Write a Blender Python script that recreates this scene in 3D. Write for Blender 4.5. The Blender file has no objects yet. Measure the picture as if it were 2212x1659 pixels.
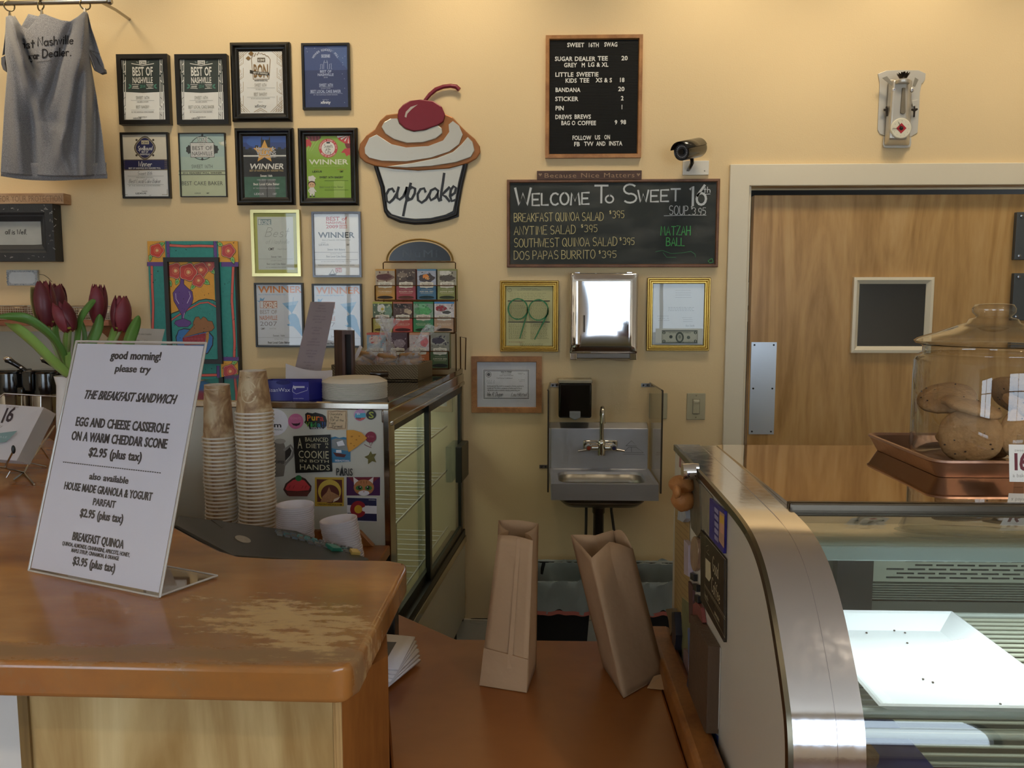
import bpy, math, random
from mathutils import Vector, Matrix, noise
from mathutils.geometry import tessellate_polygon
random.seed(7)
SC = bpy.context.scene
COL = SC.collection
PI = math.pi
# ------------------------------------------------------------------ camera
H = 1.52; FPX = 1740.0; CX = 1106.0; CY = 829.5
PITCH = math.atan(179.5/FPX); YAW = math.atan(54/FPX*math.cos(PITCH))
cam_d = bpy.data.cameras.new('camera'); cam = bpy.data.objects.new('camera', cam_d); COL.objects.link(cam)
cam.location = (0, 0, H); cam.rotation_euler = (PI/2-PITCH, 0, YAW)
cam_d.sensor_width = 36; cam_d.lens = FPX/2212*36; cam_d.clip_start = 0.02
SC.camera = cam
# ------------------------------------------------------------------ view, world, lights
SC.view_settings.view_transform = 'Standard'; SC.view_settings.look = 'None'
SC.view_settings.gamma = 1; SC.view_settings.use_curve_mapping = False
SC.view_settings.exposure = 1.14
SC.cycles.use_denoising = True
SC.cycles.max_bounces = 10; SC.cycles.transparent_max_bounces = 24; SC.cycles.glossy_bounces = 5
SC.cycles.caustics_reflective = False; SC.cycles.caustics_refractive = False
SC.cycles.sample_clamp_indirect = 6
w = bpy.data.worlds.new('sky'); SC.world = w; w.use_nodes = True
w.node_tree.nodes['Background'].inputs[0].default_value = (0.72, 0.86, 1.0, 1)
w.node_tree.nodes['Background'].inputs[1].default_value = 2.2
def area(loc, rot, sx, sy, power, col, name='window_daylight'):
    d = bpy.data.lights.new(name, 'AREA'); d.shape = 'RECTANGLE'; d.size = sx; d.size_y = sy
    d.energy = power; d.color = col; o = bpy.data.objects.new(name, d); o.location = loc; o.rotation_euler = rot
    COL.objects.link(o); return o
def spot(loc, tgt, power, col, ang=70, blend=.8, r=.05, name='ceiling_spot'):
    d = bpy.data.lights.new(name, 'SPOT'); d.energy = power; d.color = col; d.spot_size = math.radians(ang); d.spot_blend = blend
    d.shadow_soft_size = r; o = bpy.data.objects.new(name, d); o.location = loc
    o.rotation_euler = (Vector(tgt)-Vector(loc)).to_track_quat('-Z', 'Y').to_euler(); COL.objects.link(o); return o
DAY = (0.74, 0.87, 1.0); WARM = (1.0, 0.80, 0.55)
FY = -3.6     # street front with the windows, behind the camera
WINS = [(-3.3, -1.6, .75, 2.75), (0.5, 2.7, .75, 2.75)]
for x0, x1, z0, z1 in WINS[:2]:
    area(((x0+x1)/2, FY-.05, (z0+z1)/2), (PI/2, 0, PI), x1-x0, z1-z0, 205*(x1-x0)/1.9, DAY)
CEIL = 3.3
for x in (-2.3, 1.7):
    for y in (-2.2, -.7): spot((x, y, CEIL-.03), (x, y+.2, 0), 70, (1.0, .84, .62), 104, .6, .07)
for x in (-3.0, -2.1, -1.2, -.3, .7, 1.5, 2.4):
    spot((x, 2.75, CEIL-.05), (x, 3.45, 2.5), 19, (1.0, .84, .60), 82, 1.0, .16)
# ------------------------------------------------------------------ pixel to place
_cp, _sp, _cy, _sy = math.cos(PITCH), math.sin(PITCH), math.cos(YAW), math.sin(YAW)
EYE = Vector((0, 0, H))
def ray(x, y):
    a = (x-CX)/FPX; b = (CY-y)/FPX; fy = _cp+b*_sp
    return Vector((_cy*a-_sy*fy, _sy*a+_cy*fy, -_sp+b*_cp))
def PY(x, y, Y): r = ray(x, y); return EYE+r*(Y/r.y)
def PZ(x, y, Z): r = ray(x, y); return EYE+r*((Z-H)/r.z)
def PX(x, y, X): r = ray(x, y); return EYE+r*(X/r.x)
def PP(x, y, O, N): r = ray(x, y); return EYE+r*((O-EYE).dot(N)/r.dot(N))
# ------------------------------------------------------------------ materials
def lin(h):
    if isinstance(h, str):
        h = h.lstrip('#'); c = [int(h[i:i+2], 16)/255 for i in (0, 2, 4)]
    else: c = h
    return tuple((v/12.92 if v <= .04045 else ((v+.055)/1.055)**2.4) for v in c)
_MC = {}
def newmat(name):
    m = bpy.data.materials.new(name); m.use_nodes = True
    return m, m.node_tree.nodes, m.node_tree.links, m.node_tree.nodes['Principled BSDF']
def K(hexc, rough=.55, metal=0, var=.06, vs=30, bump=0, bs=200, spec=.5, coat=0, alpha=1, emit=0):
    key = (hexc, rough, metal, var, vs, bump, bs, spec, coat, alpha, emit)
    if key in _MC: return _MC[key]
    m, n, l, b = newmat('paint_'+str(hexc).strip('#'))
    c = lin(hexc)
    tc = n.new('ShaderNodeTexCoord'); nz = n.new('ShaderNodeTexNoise'); nz.inputs['Scale'].default_value = vs
    l.new(tc.outputs['Object'], nz.inputs['Vector'])
    mx = n.new('ShaderNodeMix'); mx.data_type = 'RGBA'
    mx.inputs[6].default_value = (*[v*(1-var) for v in c], 1); mx.inputs[7].default_value = (*[min(1, v*(1+var)) for v in c], 1)
    l.new(nz.outputs[0], mx.inputs[0]); l.new(mx.outputs[2], b.inputs['Base Color'])
    b.inputs['Roughness'].default_value = rough; b.inputs['Metallic'].default_value = metal
    b.inputs['Specular IOR Level'].default_value = spec; b.inputs['Coat Weight'].default_value = coat
    b.inputs['Coat Roughness'].default_value = .08
    if emit:
        l.new(mx.outputs[2], b.inputs['Emission Color']); b.inputs['Emission Strength'].default_value = emit
    if bump:
        n2 = n.new('ShaderNodeTexNoise'); n2.inputs['Scale'].default_value = bs; l.new(tc.outputs['Object'], n2.inputs['Vector'])
        bp = n.new('ShaderNodeBump'); bp.inputs['Strength'].default_value = bump; bp.inputs['Distance'].default_value = .003
        l.new(n2.outputs[0], bp.inputs['Height']); l.new(bp.outputs[0], b.inputs['Normal'])
    _MC[key] = m; return m
def wood(name, c1, c2, scale=(1, 1, 12), rough=.35, dist=2.5, coat=0, fine=.35, ns=2.2, c3=None):
    m, n, l, b = newmat(name)
    tc = n.new('ShaderNodeTexCoord'); mp = n.new('ShaderNodeMapping'); mp.inputs['Scale'].default_value = scale
    l.new(tc.outputs['Object'], mp.inputs[0])
    nz = n.new('ShaderNodeTexNoise'); nz.inputs['Scale'].default_value = ns; nz.inputs['Detail'].default_value = 6; nz.inputs['Distortion'].default_value = dist
    l.new(mp.outputs[0], nz.inputs['Vector'])
    n2 = n.new('ShaderNodeTexNoise'); n2.inputs['Scale'].default_value = ns*14; n2.inputs['Detail'].default_value = 3
    l.new(mp.outputs[0], n2.inputs['Vector'])
    ma = n.new('ShaderNodeMath'); ma.operation = 'MULTIPLY_ADD'; ma.inputs[1].default_value = fine; l.new(n2.outputs[0], ma.inputs[0]); l.new(nz.outputs[0], ma.inputs[2])
    rp = n.new('ShaderNodeValToRGB'); rp.color_ramp.elements[0].position = .45; rp.color_ramp.elements[1].position = .85
    rp.color_ramp.elements[0].color = (*lin(c1), 1); rp.color_ramp.elements[1].color = (*lin(c2), 1)
    if c3: e = rp.color_ramp.elements.new(.66); e.color = (*lin(c3), 1)
    l.new(ma.outputs[0], rp.inputs[0]); l.new(rp.outputs[0], b.inputs['Base Color'])
    b.inputs['Roughness'].default_value = rough; b.inputs['Coat Weight'].default_value = coat; b.inputs['Coat Roughness'].default_value = .12
    bp = n.new('ShaderNodeBump'); bp.inputs['Strength'].default_value = .08; bp.inputs['Distance'].default_value = .002
    l.new(ma.outputs[0], bp.inputs['Height']); l.new(bp.outputs[0], b.inputs['Normal'])
    return m
def metal(name, c, rough, brush=None, wav=0, ws=4, var=.05):
    m, n, l, b = newmat(name)
    b.inputs['Metallic'].default_value = 1; b.inputs['Base Color'].default_value = (*lin(c), 1); b.inputs['Roughness'].default_value = rough
    tc = n.new('ShaderNodeTexCoord'); mp = n.new('ShaderNodeMapping'); mp.inputs['Scale'].default_value = brush or (1, 1, 1)
    l.new(tc.outputs['Object'], mp.inputs[0]); nz = n.new('ShaderNodeTexNoise'); nz.inputs['Scale'].default_value = 30 if brush else ws
    nz.inputs['Detail'].default_value = 4 if brush else 1; l.new(mp.outputs[0], nz.inputs['Vector'])
    mr = n.new('ShaderNodeMapRange'); mr.inputs[3].default_value = rough*(1-var*4); mr.inputs[4].default_value = rough*(1+var*4)
    l.new(nz.outputs[0], mr.inputs[0]); l.new(mr.outputs[0], b.inputs['Roughness'])
    bp = n.new('ShaderNodeBump'); bp.inputs['Strength'].default_value = wav if wav else .06; bp.inputs['Distance'].default_value = .01 if wav else .001
    l.new(nz.outputs[0], bp.inputs['Height']); l.new(bp.outputs[0], b.inputs['Normal'])
    return m
def glass(name, tint=(1, 1, 1), ior=1.45, rough=.01, mx=.9, base=0.0, cl=0.0, edge=None):
    # clear pane: what is behind shows through, the room mirrors in it by the fresnel law
    m, n, l, b = newmat(name); n.remove(b); out = n['Material Output']
    t = n.new('ShaderNodeBsdfTransparent'); g = n.new('ShaderNodeBsdfGlossy'); g.inputs['Roughness'].default_value = rough
    t.inputs[0].default_value = (*tint, 1)
    ge = n.new('ShaderNodeNewGeometry'); dt = n.new('ShaderNodeVectorMath'); dt.operation = 'DOT_PRODUCT'; l.new(ge.outputs['Incoming'], dt.inputs[0]); l.new(ge.outputs['Normal'], dt.inputs[1])
    ab = n.new('ShaderNodeMath'); ab.operation = 'ABSOLUTE'; l.new(dt.outputs['Value'], ab.inputs[0])
    om = n.new('ShaderNodeMath'); om.operation = 'SUBTRACT'; om.inputs[0].default_value = 1; l.new(ab.outputs[0], om.inputs[1])
    f = n.new('ShaderNodeMath'); f.operation = 'POWER'; f.inputs[1].default_value = 5; l.new(om.outputs[0], f.inputs[0]); f0 = ((ior-1)/(ior+1))**2
    if edge:
        e_ = n.new('ShaderNodeMath'); e_.operation = 'POWER'; e_.inputs[1].default_value = 2.5; l.new(om.outputs[0], e_.inputs[0]); ec = n.new('ShaderNodeMix'); ec.data_type = 'RGBA'
        ec.inputs[6].default_value = (*tint, 1); ec.inputs[7].default_value = (edge, edge*1.01, edge, 1); l.new(e_.outputs[0], ec.inputs[0]); l.new(ec.outputs[2], t.inputs[0])
    ma = n.new('ShaderNodeMath'); ma.operation = 'MULTIPLY_ADD'; ma.inputs[1].default_value = mx*(1-f0); ma.inputs[2].default_value = f0*mx+base; ma.use_clamp = True
    l.new(f.outputs[0], ma.inputs[0]); mix = n.new('ShaderNodeMixShader'); l.new(ma.outputs[0], mix.inputs[0]); l.new(t.outputs[0], mix.inputs[1]); l.new(g.outputs[0], mix.inputs[2])
    nz = n.new('ShaderNodeTexNoise'); nz.inputs['Scale'].default_value = 3; bp = n.new('ShaderNodeBump'); bp.inputs['Strength'].default_value = .02 + cl; bp.inputs['Distance'].default_value = .01
    tc = n.new('ShaderNodeTexCoord'); l.new(tc.outputs['Object'], nz.inputs['Vector'])
    l.new(nz.outputs[0], bp.inputs['Height']); l.new(bp.outputs[0], g.inputs['Normal'])
    l.new(mix.outputs[0], out.inputs[0]); return m
def film(name, col, op, rough=.25):
    # thin plastic film: partly see-through, a little milky, glossy
    m, n, l, b = newmat(name); b.inputs['Base Color'].default_value = (*lin(col), 1); b.inputs['Roughness'].default_value = rough
    nz = n.new('ShaderNodeTexNoise'); nz.inputs['Scale'].default_value = 28; nz.inputs['Detail'].default_value = 3
    tc = n.new('ShaderNodeTexCoord'); l.new(tc.outputs['Object'], nz.inputs['Vector'])
    mr = n.new('ShaderNodeMapRange'); mr.inputs[1].default_value = .3; mr.inputs[2].default_value = .7; mr.inputs[3].default_value = op*.55; mr.inputs[4].default_value = min(1, op*1.45)
    l.new(nz.outputs[0], mr.inputs[0]); l.new(mr.outputs[0], b.inputs['Alpha'])
    bp = n.new('ShaderNodeBump'); bp.inputs['Strength'].default_value = .5; bp.inputs['Distance'].default_value = .006
    l.new(nz.outputs[0], bp.inputs['Height']); l.new(bp.outputs[0], b.inputs['Normal'])
    return m
# ------------------------------------------------------------------ mesh building
class MB:
    def __init__(s): s.v = []; s.f = []; s.fm = []; s.mats = []; s.T = None
    def mi(s, m):
        if m not in s.mats: s.mats.append(m)
        return s.mats.index(m)
    def add(s, vs, fs, m):
        o = len(s.v); T = s.T
        for p in vs:
            p = Vector(p); s.v.append(T @ p if T else p)
        k = s.mi(m)
        for f in fs: s.f.append([i+o for i in f]); s.fm.append(k)
        return s
    def box(s, a, b, m):
        x0, y0, z0 = [min(p, q) for p, q in zip(a, b)]; x1, y1, z1 = [max(p, q) for p, q in zip(a, b)]
        return s.add([(x0,y0,z0),(x1,y0,z0),(x1,y1,z0),(x0,y1,z0),(x0,y0,z1),(x1,y0,z1),(x1,y1,z1),(x0,y1,z1)],
              [(0,3,2,1),(4,5,6,7),(0,1,5,4),(1,2,6,5),(2,3,7,6),(3,0,4,7)], m)
    def hexa(s, p, m):     # p: 4 bottom corners, 4 top corners
        return s.add(p, [(0,3,2,1),(4,5,6,7),(0,1,5,4),(1,2,6,5),(2,3,7,6),(3,0,4,7)], m)
    def quad(s, a, b, c, d, m): return s.add([a, b, c, d], [(0,1,2,3)], m)
    def grid(s, fn, nu, nv, m, wu=False):
        vs = [fn(i/nu, j/nv) for j in range(nv+1) for i in range(nu+(0 if wu else 1))]
        W = nu if wu else nu+1; fs = []
        for j in range(nv):
            for i in range(nu):
                a = j*W+i; b = j*W+(i+1) % W if wu else a+1
                fs.append((a, b, b+W, a+W))
        return s.add(vs, fs, m)
    def lathe(s, prof, n, c, m, ax='z', cap=True):
        c = Vector(c); k = len(prof); vs = []
        for i in range(n):
            a = 2*PI*i/n; ca, sa = math.cos(a), math.sin(a)
            for r, h in prof:
                vs.append(c+Vector((r*ca, r*sa, h) if ax == 'z' else ((h, r*ca, r*sa) if ax == 'x' else (r*ca, h, r*sa))))
        fs = []
        for i in range(n):
            j = (i+1) % n
            for q in range(k-1):
                a, b, cc, d = i*k+q, j*k+q, j*k+q+1, i*k+q+1
                if prof[q][0] < 1e-6 and prof[q+1][0] < 1e-6: continue
                fs.append((a, b, cc, d))
        s.add(vs, fs, m)
        if cap:
            o = len(s.v)-len(vs); km = s.mi(m)
            for q in (0, k-1):
                if prof[q][0] > 1e-6: s.f.append([o+i*k+q for i in range(n)]); s.fm.append(km)
        return s
    def tube(s, pts, r, n, m, closed=False, cap=True):
        pts = [Vector(p) for p in pts]; N = len(pts); vs = []; up = None
        rs = r if isinstance(r, (list, tuple)) else [r]*N
        for i, p in enumerate(pts):
            if closed: t = pts[(i+1) % N]-pts[i-1]
            else: t = pts[min(i+1, N-1)]-pts[max(i-1, 0)]
            if t.length < 1e-9: t = Vector((0, 0, 1))
            t.normalize()
            if up is None:
                up = Vector((0, 0, 1)) if abs(t.z) < .9 else Vector((1, 0, 0))
            a = t.cross(up)
            if a.length < 1e-6: a = t.cross(Vector((0, 1, 0)))
            a.normalize(); b = a.cross(t).normalized(); up = b
            for q in range(n):
                w_ = 2*PI*q/n; vs.append(p+(a*math.cos(w_)+b*math.sin(w_))*rs[i])
        fs = []
        for i in range(N if closed else N-1):
            j = (i+1) % N
            for q in range(n): fs.append((i*n+q, i*n+(q+1) % n, j*n+(q+1) % n, j*n+q))
        if cap and not closed: fs.append(tuple(range(n))[::-1]); fs.append(tuple(range((N-1)*n, N*n)))
        return s.add(vs, fs, m)
    def ball(s, c, r, m, nu=14, nv=9):
        c = Vector(c); r = (r, r, r) if not isinstance(r, (list, tuple)) else r
        def fn(u, v):
            a = 2*PI*u; b = PI*v-PI/2
            return c+Vector((r[0]*math.cos(a)*math.cos(b), r[1]*math.sin(a)*math.cos(b), r[2]*math.sin(b)))
        return s.grid(fn, nu, nv, m, wu=True)
    def prism(s, poly, d, m):      # closed 3-D polygon pushed along vector d
        n = len(poly); poly = [Vector(p) for p in poly]; d = Vector(d)
        tris = tessellate_polygon([poly]); vs = poly+[p+d for p in poly]
        fs = [tuple(t) for t in tris]+[tuple(n+i for i in t[::-1]) for t in tris]
        fs += [(i, (i+1) % n, n+(i+1) % n, n+i) for i in range(n)]
        return s.add(vs, fs, m)
    def poly(s, poly, m):
        poly = [Vector(p) for p in poly]
        return s.add(poly, [tuple(t) for t in tessellate_polygon([poly])], m)
WORLD = {}
def build(mb, name, parent=None, origin=None, smooth=None, bevel=0, solid=0, sub=0, seg=2):
    if not mb.v: return None
    if parent is not None: org = WORLD[parent.name]
    elif origin is not None: org = Vector(origin)
    else:
        xs = [p.x for p in mb.v]; ys = [p.y for p in mb.v]; zs = [p.z for p in mb.v]
        org = Vector(((min(xs)+max(xs))/2, (min(ys)+max(ys))/2, min(zs)))
    me = bpy.data.meshes.new(name); me.from_pydata([p-org for p in mb.v], [], mb.f)
    for m in mb.mats: me.materials.append(m)
    me.polygons.foreach_set('material_index', mb.fm)
    o = bpy.data.objects.new(name, me); COL.objects.link(o)
    if parent is None: o.location = org; WORLD[o.name] = org
    else: o.parent = parent; WORLD[o.name] = org
    import bmesh as _b
    bm = _b.new(); bm.from_mesh(me)
    if smooth != 'raw': _b.ops.recalc_face_normals(bm, faces=bm.faces)
    bm.to_mesh(me); bm.free()
    if smooth and smooth != 'raw':
        me.polygons.foreach_set('use_smooth', [True]*len(me.polygons))
        me.set_sharp_from_angle(angle=math.radians(smooth))
    me.update()
    if solid: md = o.modifiers.new('solid', 'SOLIDIFY'); md.thickness = solid; md.offset = 0
    if bevel: md = o.modifiers.new('bevel', 'BEVEL'); md.width = bevel; md.segments = seg; md.limit_method = 'ANGLE'
    if sub: md = o.modifiers.new('sub', 'SUBSURF'); md.levels = sub; md.render_levels = sub
    return o
def tag(o, label=None, cat=None, group=None, kind=None):
    if label: o['label'] = label
    if cat: o['category'] = cat
    if group: o['group'] = group
    if kind: o['kind'] = kind
    return o
def thing(name, loc, label, cat, group=None):
    o = bpy.data.objects.new(name, None); COL.objects.link(o); o.location = loc; o.empty_display_size = .05
    WORLD[o.name] = Vector(loc); return tag(o, label, cat, group)
_O = 'zero first second third fourth fifth sixth seventh eighth ninth tenth eleventh twelfth thirteenth fourteenth fifteenth sixteenth seventeenth eighteenth nineteenth'.split()
def ordinal(n):
    if n < 20: return _O[n]
    t, u = divmod(n, 10); w_ = ['twent', 'thirt', 'fort', 'fift'][t-2]
    return w_+'ieth' if u == 0 else w_+'y-'+_O[u]
def struct(mb, name, parent=None, **k):
    o = build(mb, name, parent, **k)
    if parent is None: o['kind'] = 'structure'
    return o
def dup(root, loc=None, rot=None, label=None, group=None):
    r = root.copy(); COL.objects.link(r)
    if loc is not None: r.location = loc
    if rot is not None: r.rotation_euler = rot
    if label: r['label'] = label
    if group: r['group'] = group
    for ch in list(root.children):
        c = ch.copy(); COL.objects.link(c); c.parent = r
        for g in ch.children:
            d = g.copy(); COL.objects.link(d); d.parent = c
    return r
# ------------------------------------------------------------------ glyphs (built-in font)
_GL = {}
def _glyphs():
    chars = [chr(c) for c in range(33, 127)]
    tmp = []
    def mk(body, off):
        cu = bpy.data.curves.new('t', 'FONT'); cu.body = body; cu.size = 1; cu.resolution_u = 2; cu.offset = off
        o = bpy.data.objects.new('t', cu); COL.objects.link(o); tmp.append(o); return o
    ref = mk('||', 0); obs = [(c, mk(c, 0), mk(c, .022), mk('|'+c+'|', 0)) for c in chars]
    bpy.context.view_layer.update(); dg = bpy.context.evaluated_depsgraph_get()
    r0 = ref.dimensions.x
    for c, a, b, w_ in obs:
        adv = w_.dimensions.x-r0; rec = []
        for o in (a, b):
            me = bpy.data.meshes.new_from_object(o.evaluated_get(dg))
            rec.append(([tuple(v.co[:2]) for v in me.vertices], [tuple(p.vertices) for p in me.polygons])); bpy.data.meshes.remove(me)
        _GL[c] = (adv, rec[0], rec[1])
    for o in tmp:
        cu = o.data; bpy.data.objects.remove(o); bpy.data.curves.remove(cu)
_glyphs()
# hand lettering: strokes in a 1 x 1 cell, y down
def _arc(cx, cy, rx, ry, a0, a1, n=8): return [(cx+rx*math.cos(math.radians(a0+(a1-a0)*i/n)), cy-ry*math.sin(math.radians(a0+(a1-a0)*i/n))) for i in range(n+1)]
HS = {
 'A': [[(0,1),(.45,0),(.9,1)],[(.18,.65),(.75,.65)]], 'B': [[(0,0),(0,1)],[(0,0)]+_arc(.3,.24,.4,.24,80,-80)+[(0,.5)],[(0,.5)]+_arc(.35,.74,.45,.26,80,-80)+[(0,1)]],
 'C': [_arc(.5,.5,.48,.5,50,310)], 'D': [[(0,0),(0,1)],[(0,0)]+_arc(.25,.5,.6,.5,80,-80)+[(0,1)]], 'E': [[(.75,0),(0,0),(0,1),(.75,1)],[(0,.5),(.6,.5)]],
 'F': [[(.75,0),(0,0),(0,1)],[(0,.5),(.6,.5)]], 'G': [_arc(.5,.5,.48,.5,50,330)+[(.92,.55),(.6,.55)]], 'H': [[(0,0),(0,1)],[(.8,0),(.8,1)],[(0,.5),(.8,.5)]],
 'I': [[(.2,0),(.2,1)]], 'J': [[(.6,0),(.6,.8)]+_arc(.35,.78,.25,.22,0,-180)], 'K': [[(0,0),(0,1)],[(.75,0),(0,.6)],[(.2,.45),(.8,1)]],
 'L': [[(0,0),(0,1),(.7,1)]], 'M': [[(0,1),(.1,0),(.45,.7),(.8,0),(.95,1)]], 'N': [[(0,1),(0,0),(.75,1),(.75,0)]], 'O': [_arc(.45,.5,.45,.5,90,450,14)],
 'P': [[(0,1),(0,0)]+_arc(.3,.27,.42,.27,80,-80)+[(0,.54)]], 'Q': [_arc(.45,.5,.45,.5,90,450,14),[(.55,.7),(1,1.05)]], 'R': [[(0,1),(0,0)]+_arc(.3,.25,.42,.25,80,-80)+[(0,.5)],[(.25,.5),(.8,1)]],
 'S': [_arc(.42,.26,.36,.26,40,260)+_arc(.42,.75,.38,.25,80,-140)], 'T': [[(0,0),(.9,0)],[(.45,0),(.45,1)]], 'U': [[(0,0),(0,.7)]+_arc(.38,.68,.38,.32,180,360)+[(.76,0)]],
 'V': [[(0,0),(.4,1),(.8,0)]], 'W': [[(0,0),(.25,1),(.5,.3),(.78,1),(1.02,0)]], 'X': [[(0,0),(.8,1)],[(.8,0),(0,1)]], 'Y': [[(0,0),(.4,.5)],[(.8,0),(.3,1)]], 'Z': [[(0,0),(.75,0),(0,1),(.8,1)]],
 '0': [_arc(.4,.5,.38,.5,90,450,12)], '1': [[(.05,.15),(.25,0),(.25,1)]], '2': [_arc(.38,.28,.35,.28,160,-20)+[(0,1),(.75,1)]], '3': [_arc(.35,.25,.35,.25,140,-80)+_arc(.35,.74,.38,.26,80,-140)],
 '4': [[(.6,1),(.6,0),(0,.65),(.8,.65)]], '5': [[(.7,0),(.1,0),(.05,.42)]+_arc(.35,.68,.36,.32,120,-130)], '6': [[(.6,0),(.15,.45)]+_arc(.38,.7,.34,.3,150,510,12)],
 '7': [[(0,0),(.7,0),(.25,1)]], '8': [_arc(.38,.25,.3,.25,90,450,10),_arc(.38,.75,.36,.25,90,450,10)], '9': [_arc(.38,.3,.34,.3,0,360,12)+[(.72,.3),(.55,1)]],
 '$': [_arc(.42,.3,.3,.2,40,260)+_arc(.42,.7,.32,.2,80,-140),[(.42,-.05),(.42,1.05)]], '.': [[(.1,.95),(.16,1)]], '&': [[(.8,1),(.15,.3)]+_arc(.35,.2,.2,.2,180,0)+[(.1,.75)]+_arc(.35,.78,.25,.22,180,360)+[(.75,.55)]],
 ' ': [], '-': [[(0,.5),(.5,.5)]],
 'a': [_arc(.35,.72,.3,.28,20,340),[(.68,.45),(.7,1)]], 'e': [[(.05,.7),(.62,.68)]+_arc(.35,.72,.3,.28,10,320)], 'h': [[(0,0),(0,1)],[(0,.65)]+_arc(.28,.7,.26,.25,160,0)+[(.55,1)]],
 'i': [[(.1,.45),(.1,1)],[(.1,.2),(.12,.25)]], 'l': [[(.1,0),(.1,1)]], 's': [_arc(.28,.57,.22,.14,40,260)+_arc(.28,.86,.24,.14,80,-140)], 't': [[(.25,.1),(.25,1)],[(0,.42),(.5,.42)]],
 'u': [[(0,.45),(0,.8)]+_arc(.28,.8,.28,.2,180,360)+[(.56,.45),(.58,1)]], 'v': [[(0,.45),(.25,1),(.5,.45)]], 'r': [[(0,.45),(.02,1)],[(.02,.65)]+_arc(.25,.65,.22,.2,160,40)], 'g': [_arc(.32,.7,.28,.25,20,340),[(.62,.45),(.62,1.15)]+_arc(.35,1.15,.27,.2,0,-150)],
 'w': [[(0,.45),(.2,1),(.42,.55),(.62,1),(.82,.45)]], 'o': [_arc(.32,.72,.3,.28,90,450,12)], 'n': [[(0,.45),(0,1)],[(0,.65)]+_arc(.28,.7,.26,.25,160,0)+[(.55,1)]], 'b': [[(0,0),(0,1)],_arc(.3,.72,.3,.28,170,-170)],
 'c': [_arc(.32,.72,.3,.28,50,310)], 'd': [_arc(.3,.72,.28,.28,20,340),[(.6,0),(.6,1)]], 'f': [_arc(.45,.2,.22,.2,60,180)+[(.23,1)],[(0,.45),(.45,.45)]], 'm': [[(0,.45),(0,1)],[(0,.65)]+_arc(.2,.7,.18,.25,160,0)+[(.38,1)],[(.38,.65)]+_arc(.58,.7,.18,.25,160,0)+[(.76,1)]],
 'p': [[(0,.45),(0,1.4)],_arc(.3,.72,.3,.28,170,-170)], 'y': [[(0,.45),(.28,1)],[(.58,.45),(.1,1.4)]], 'k': [[(0,0),(0,1)],[(.5,.45),(0,.78)],[(.15,.68),(.55,1)]]}
def hadv(c):
    if c == ' ': return .45
    s = HS.get(c)
    return (max(p[0] for q in s for p in q)+.24) if s else .5
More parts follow.
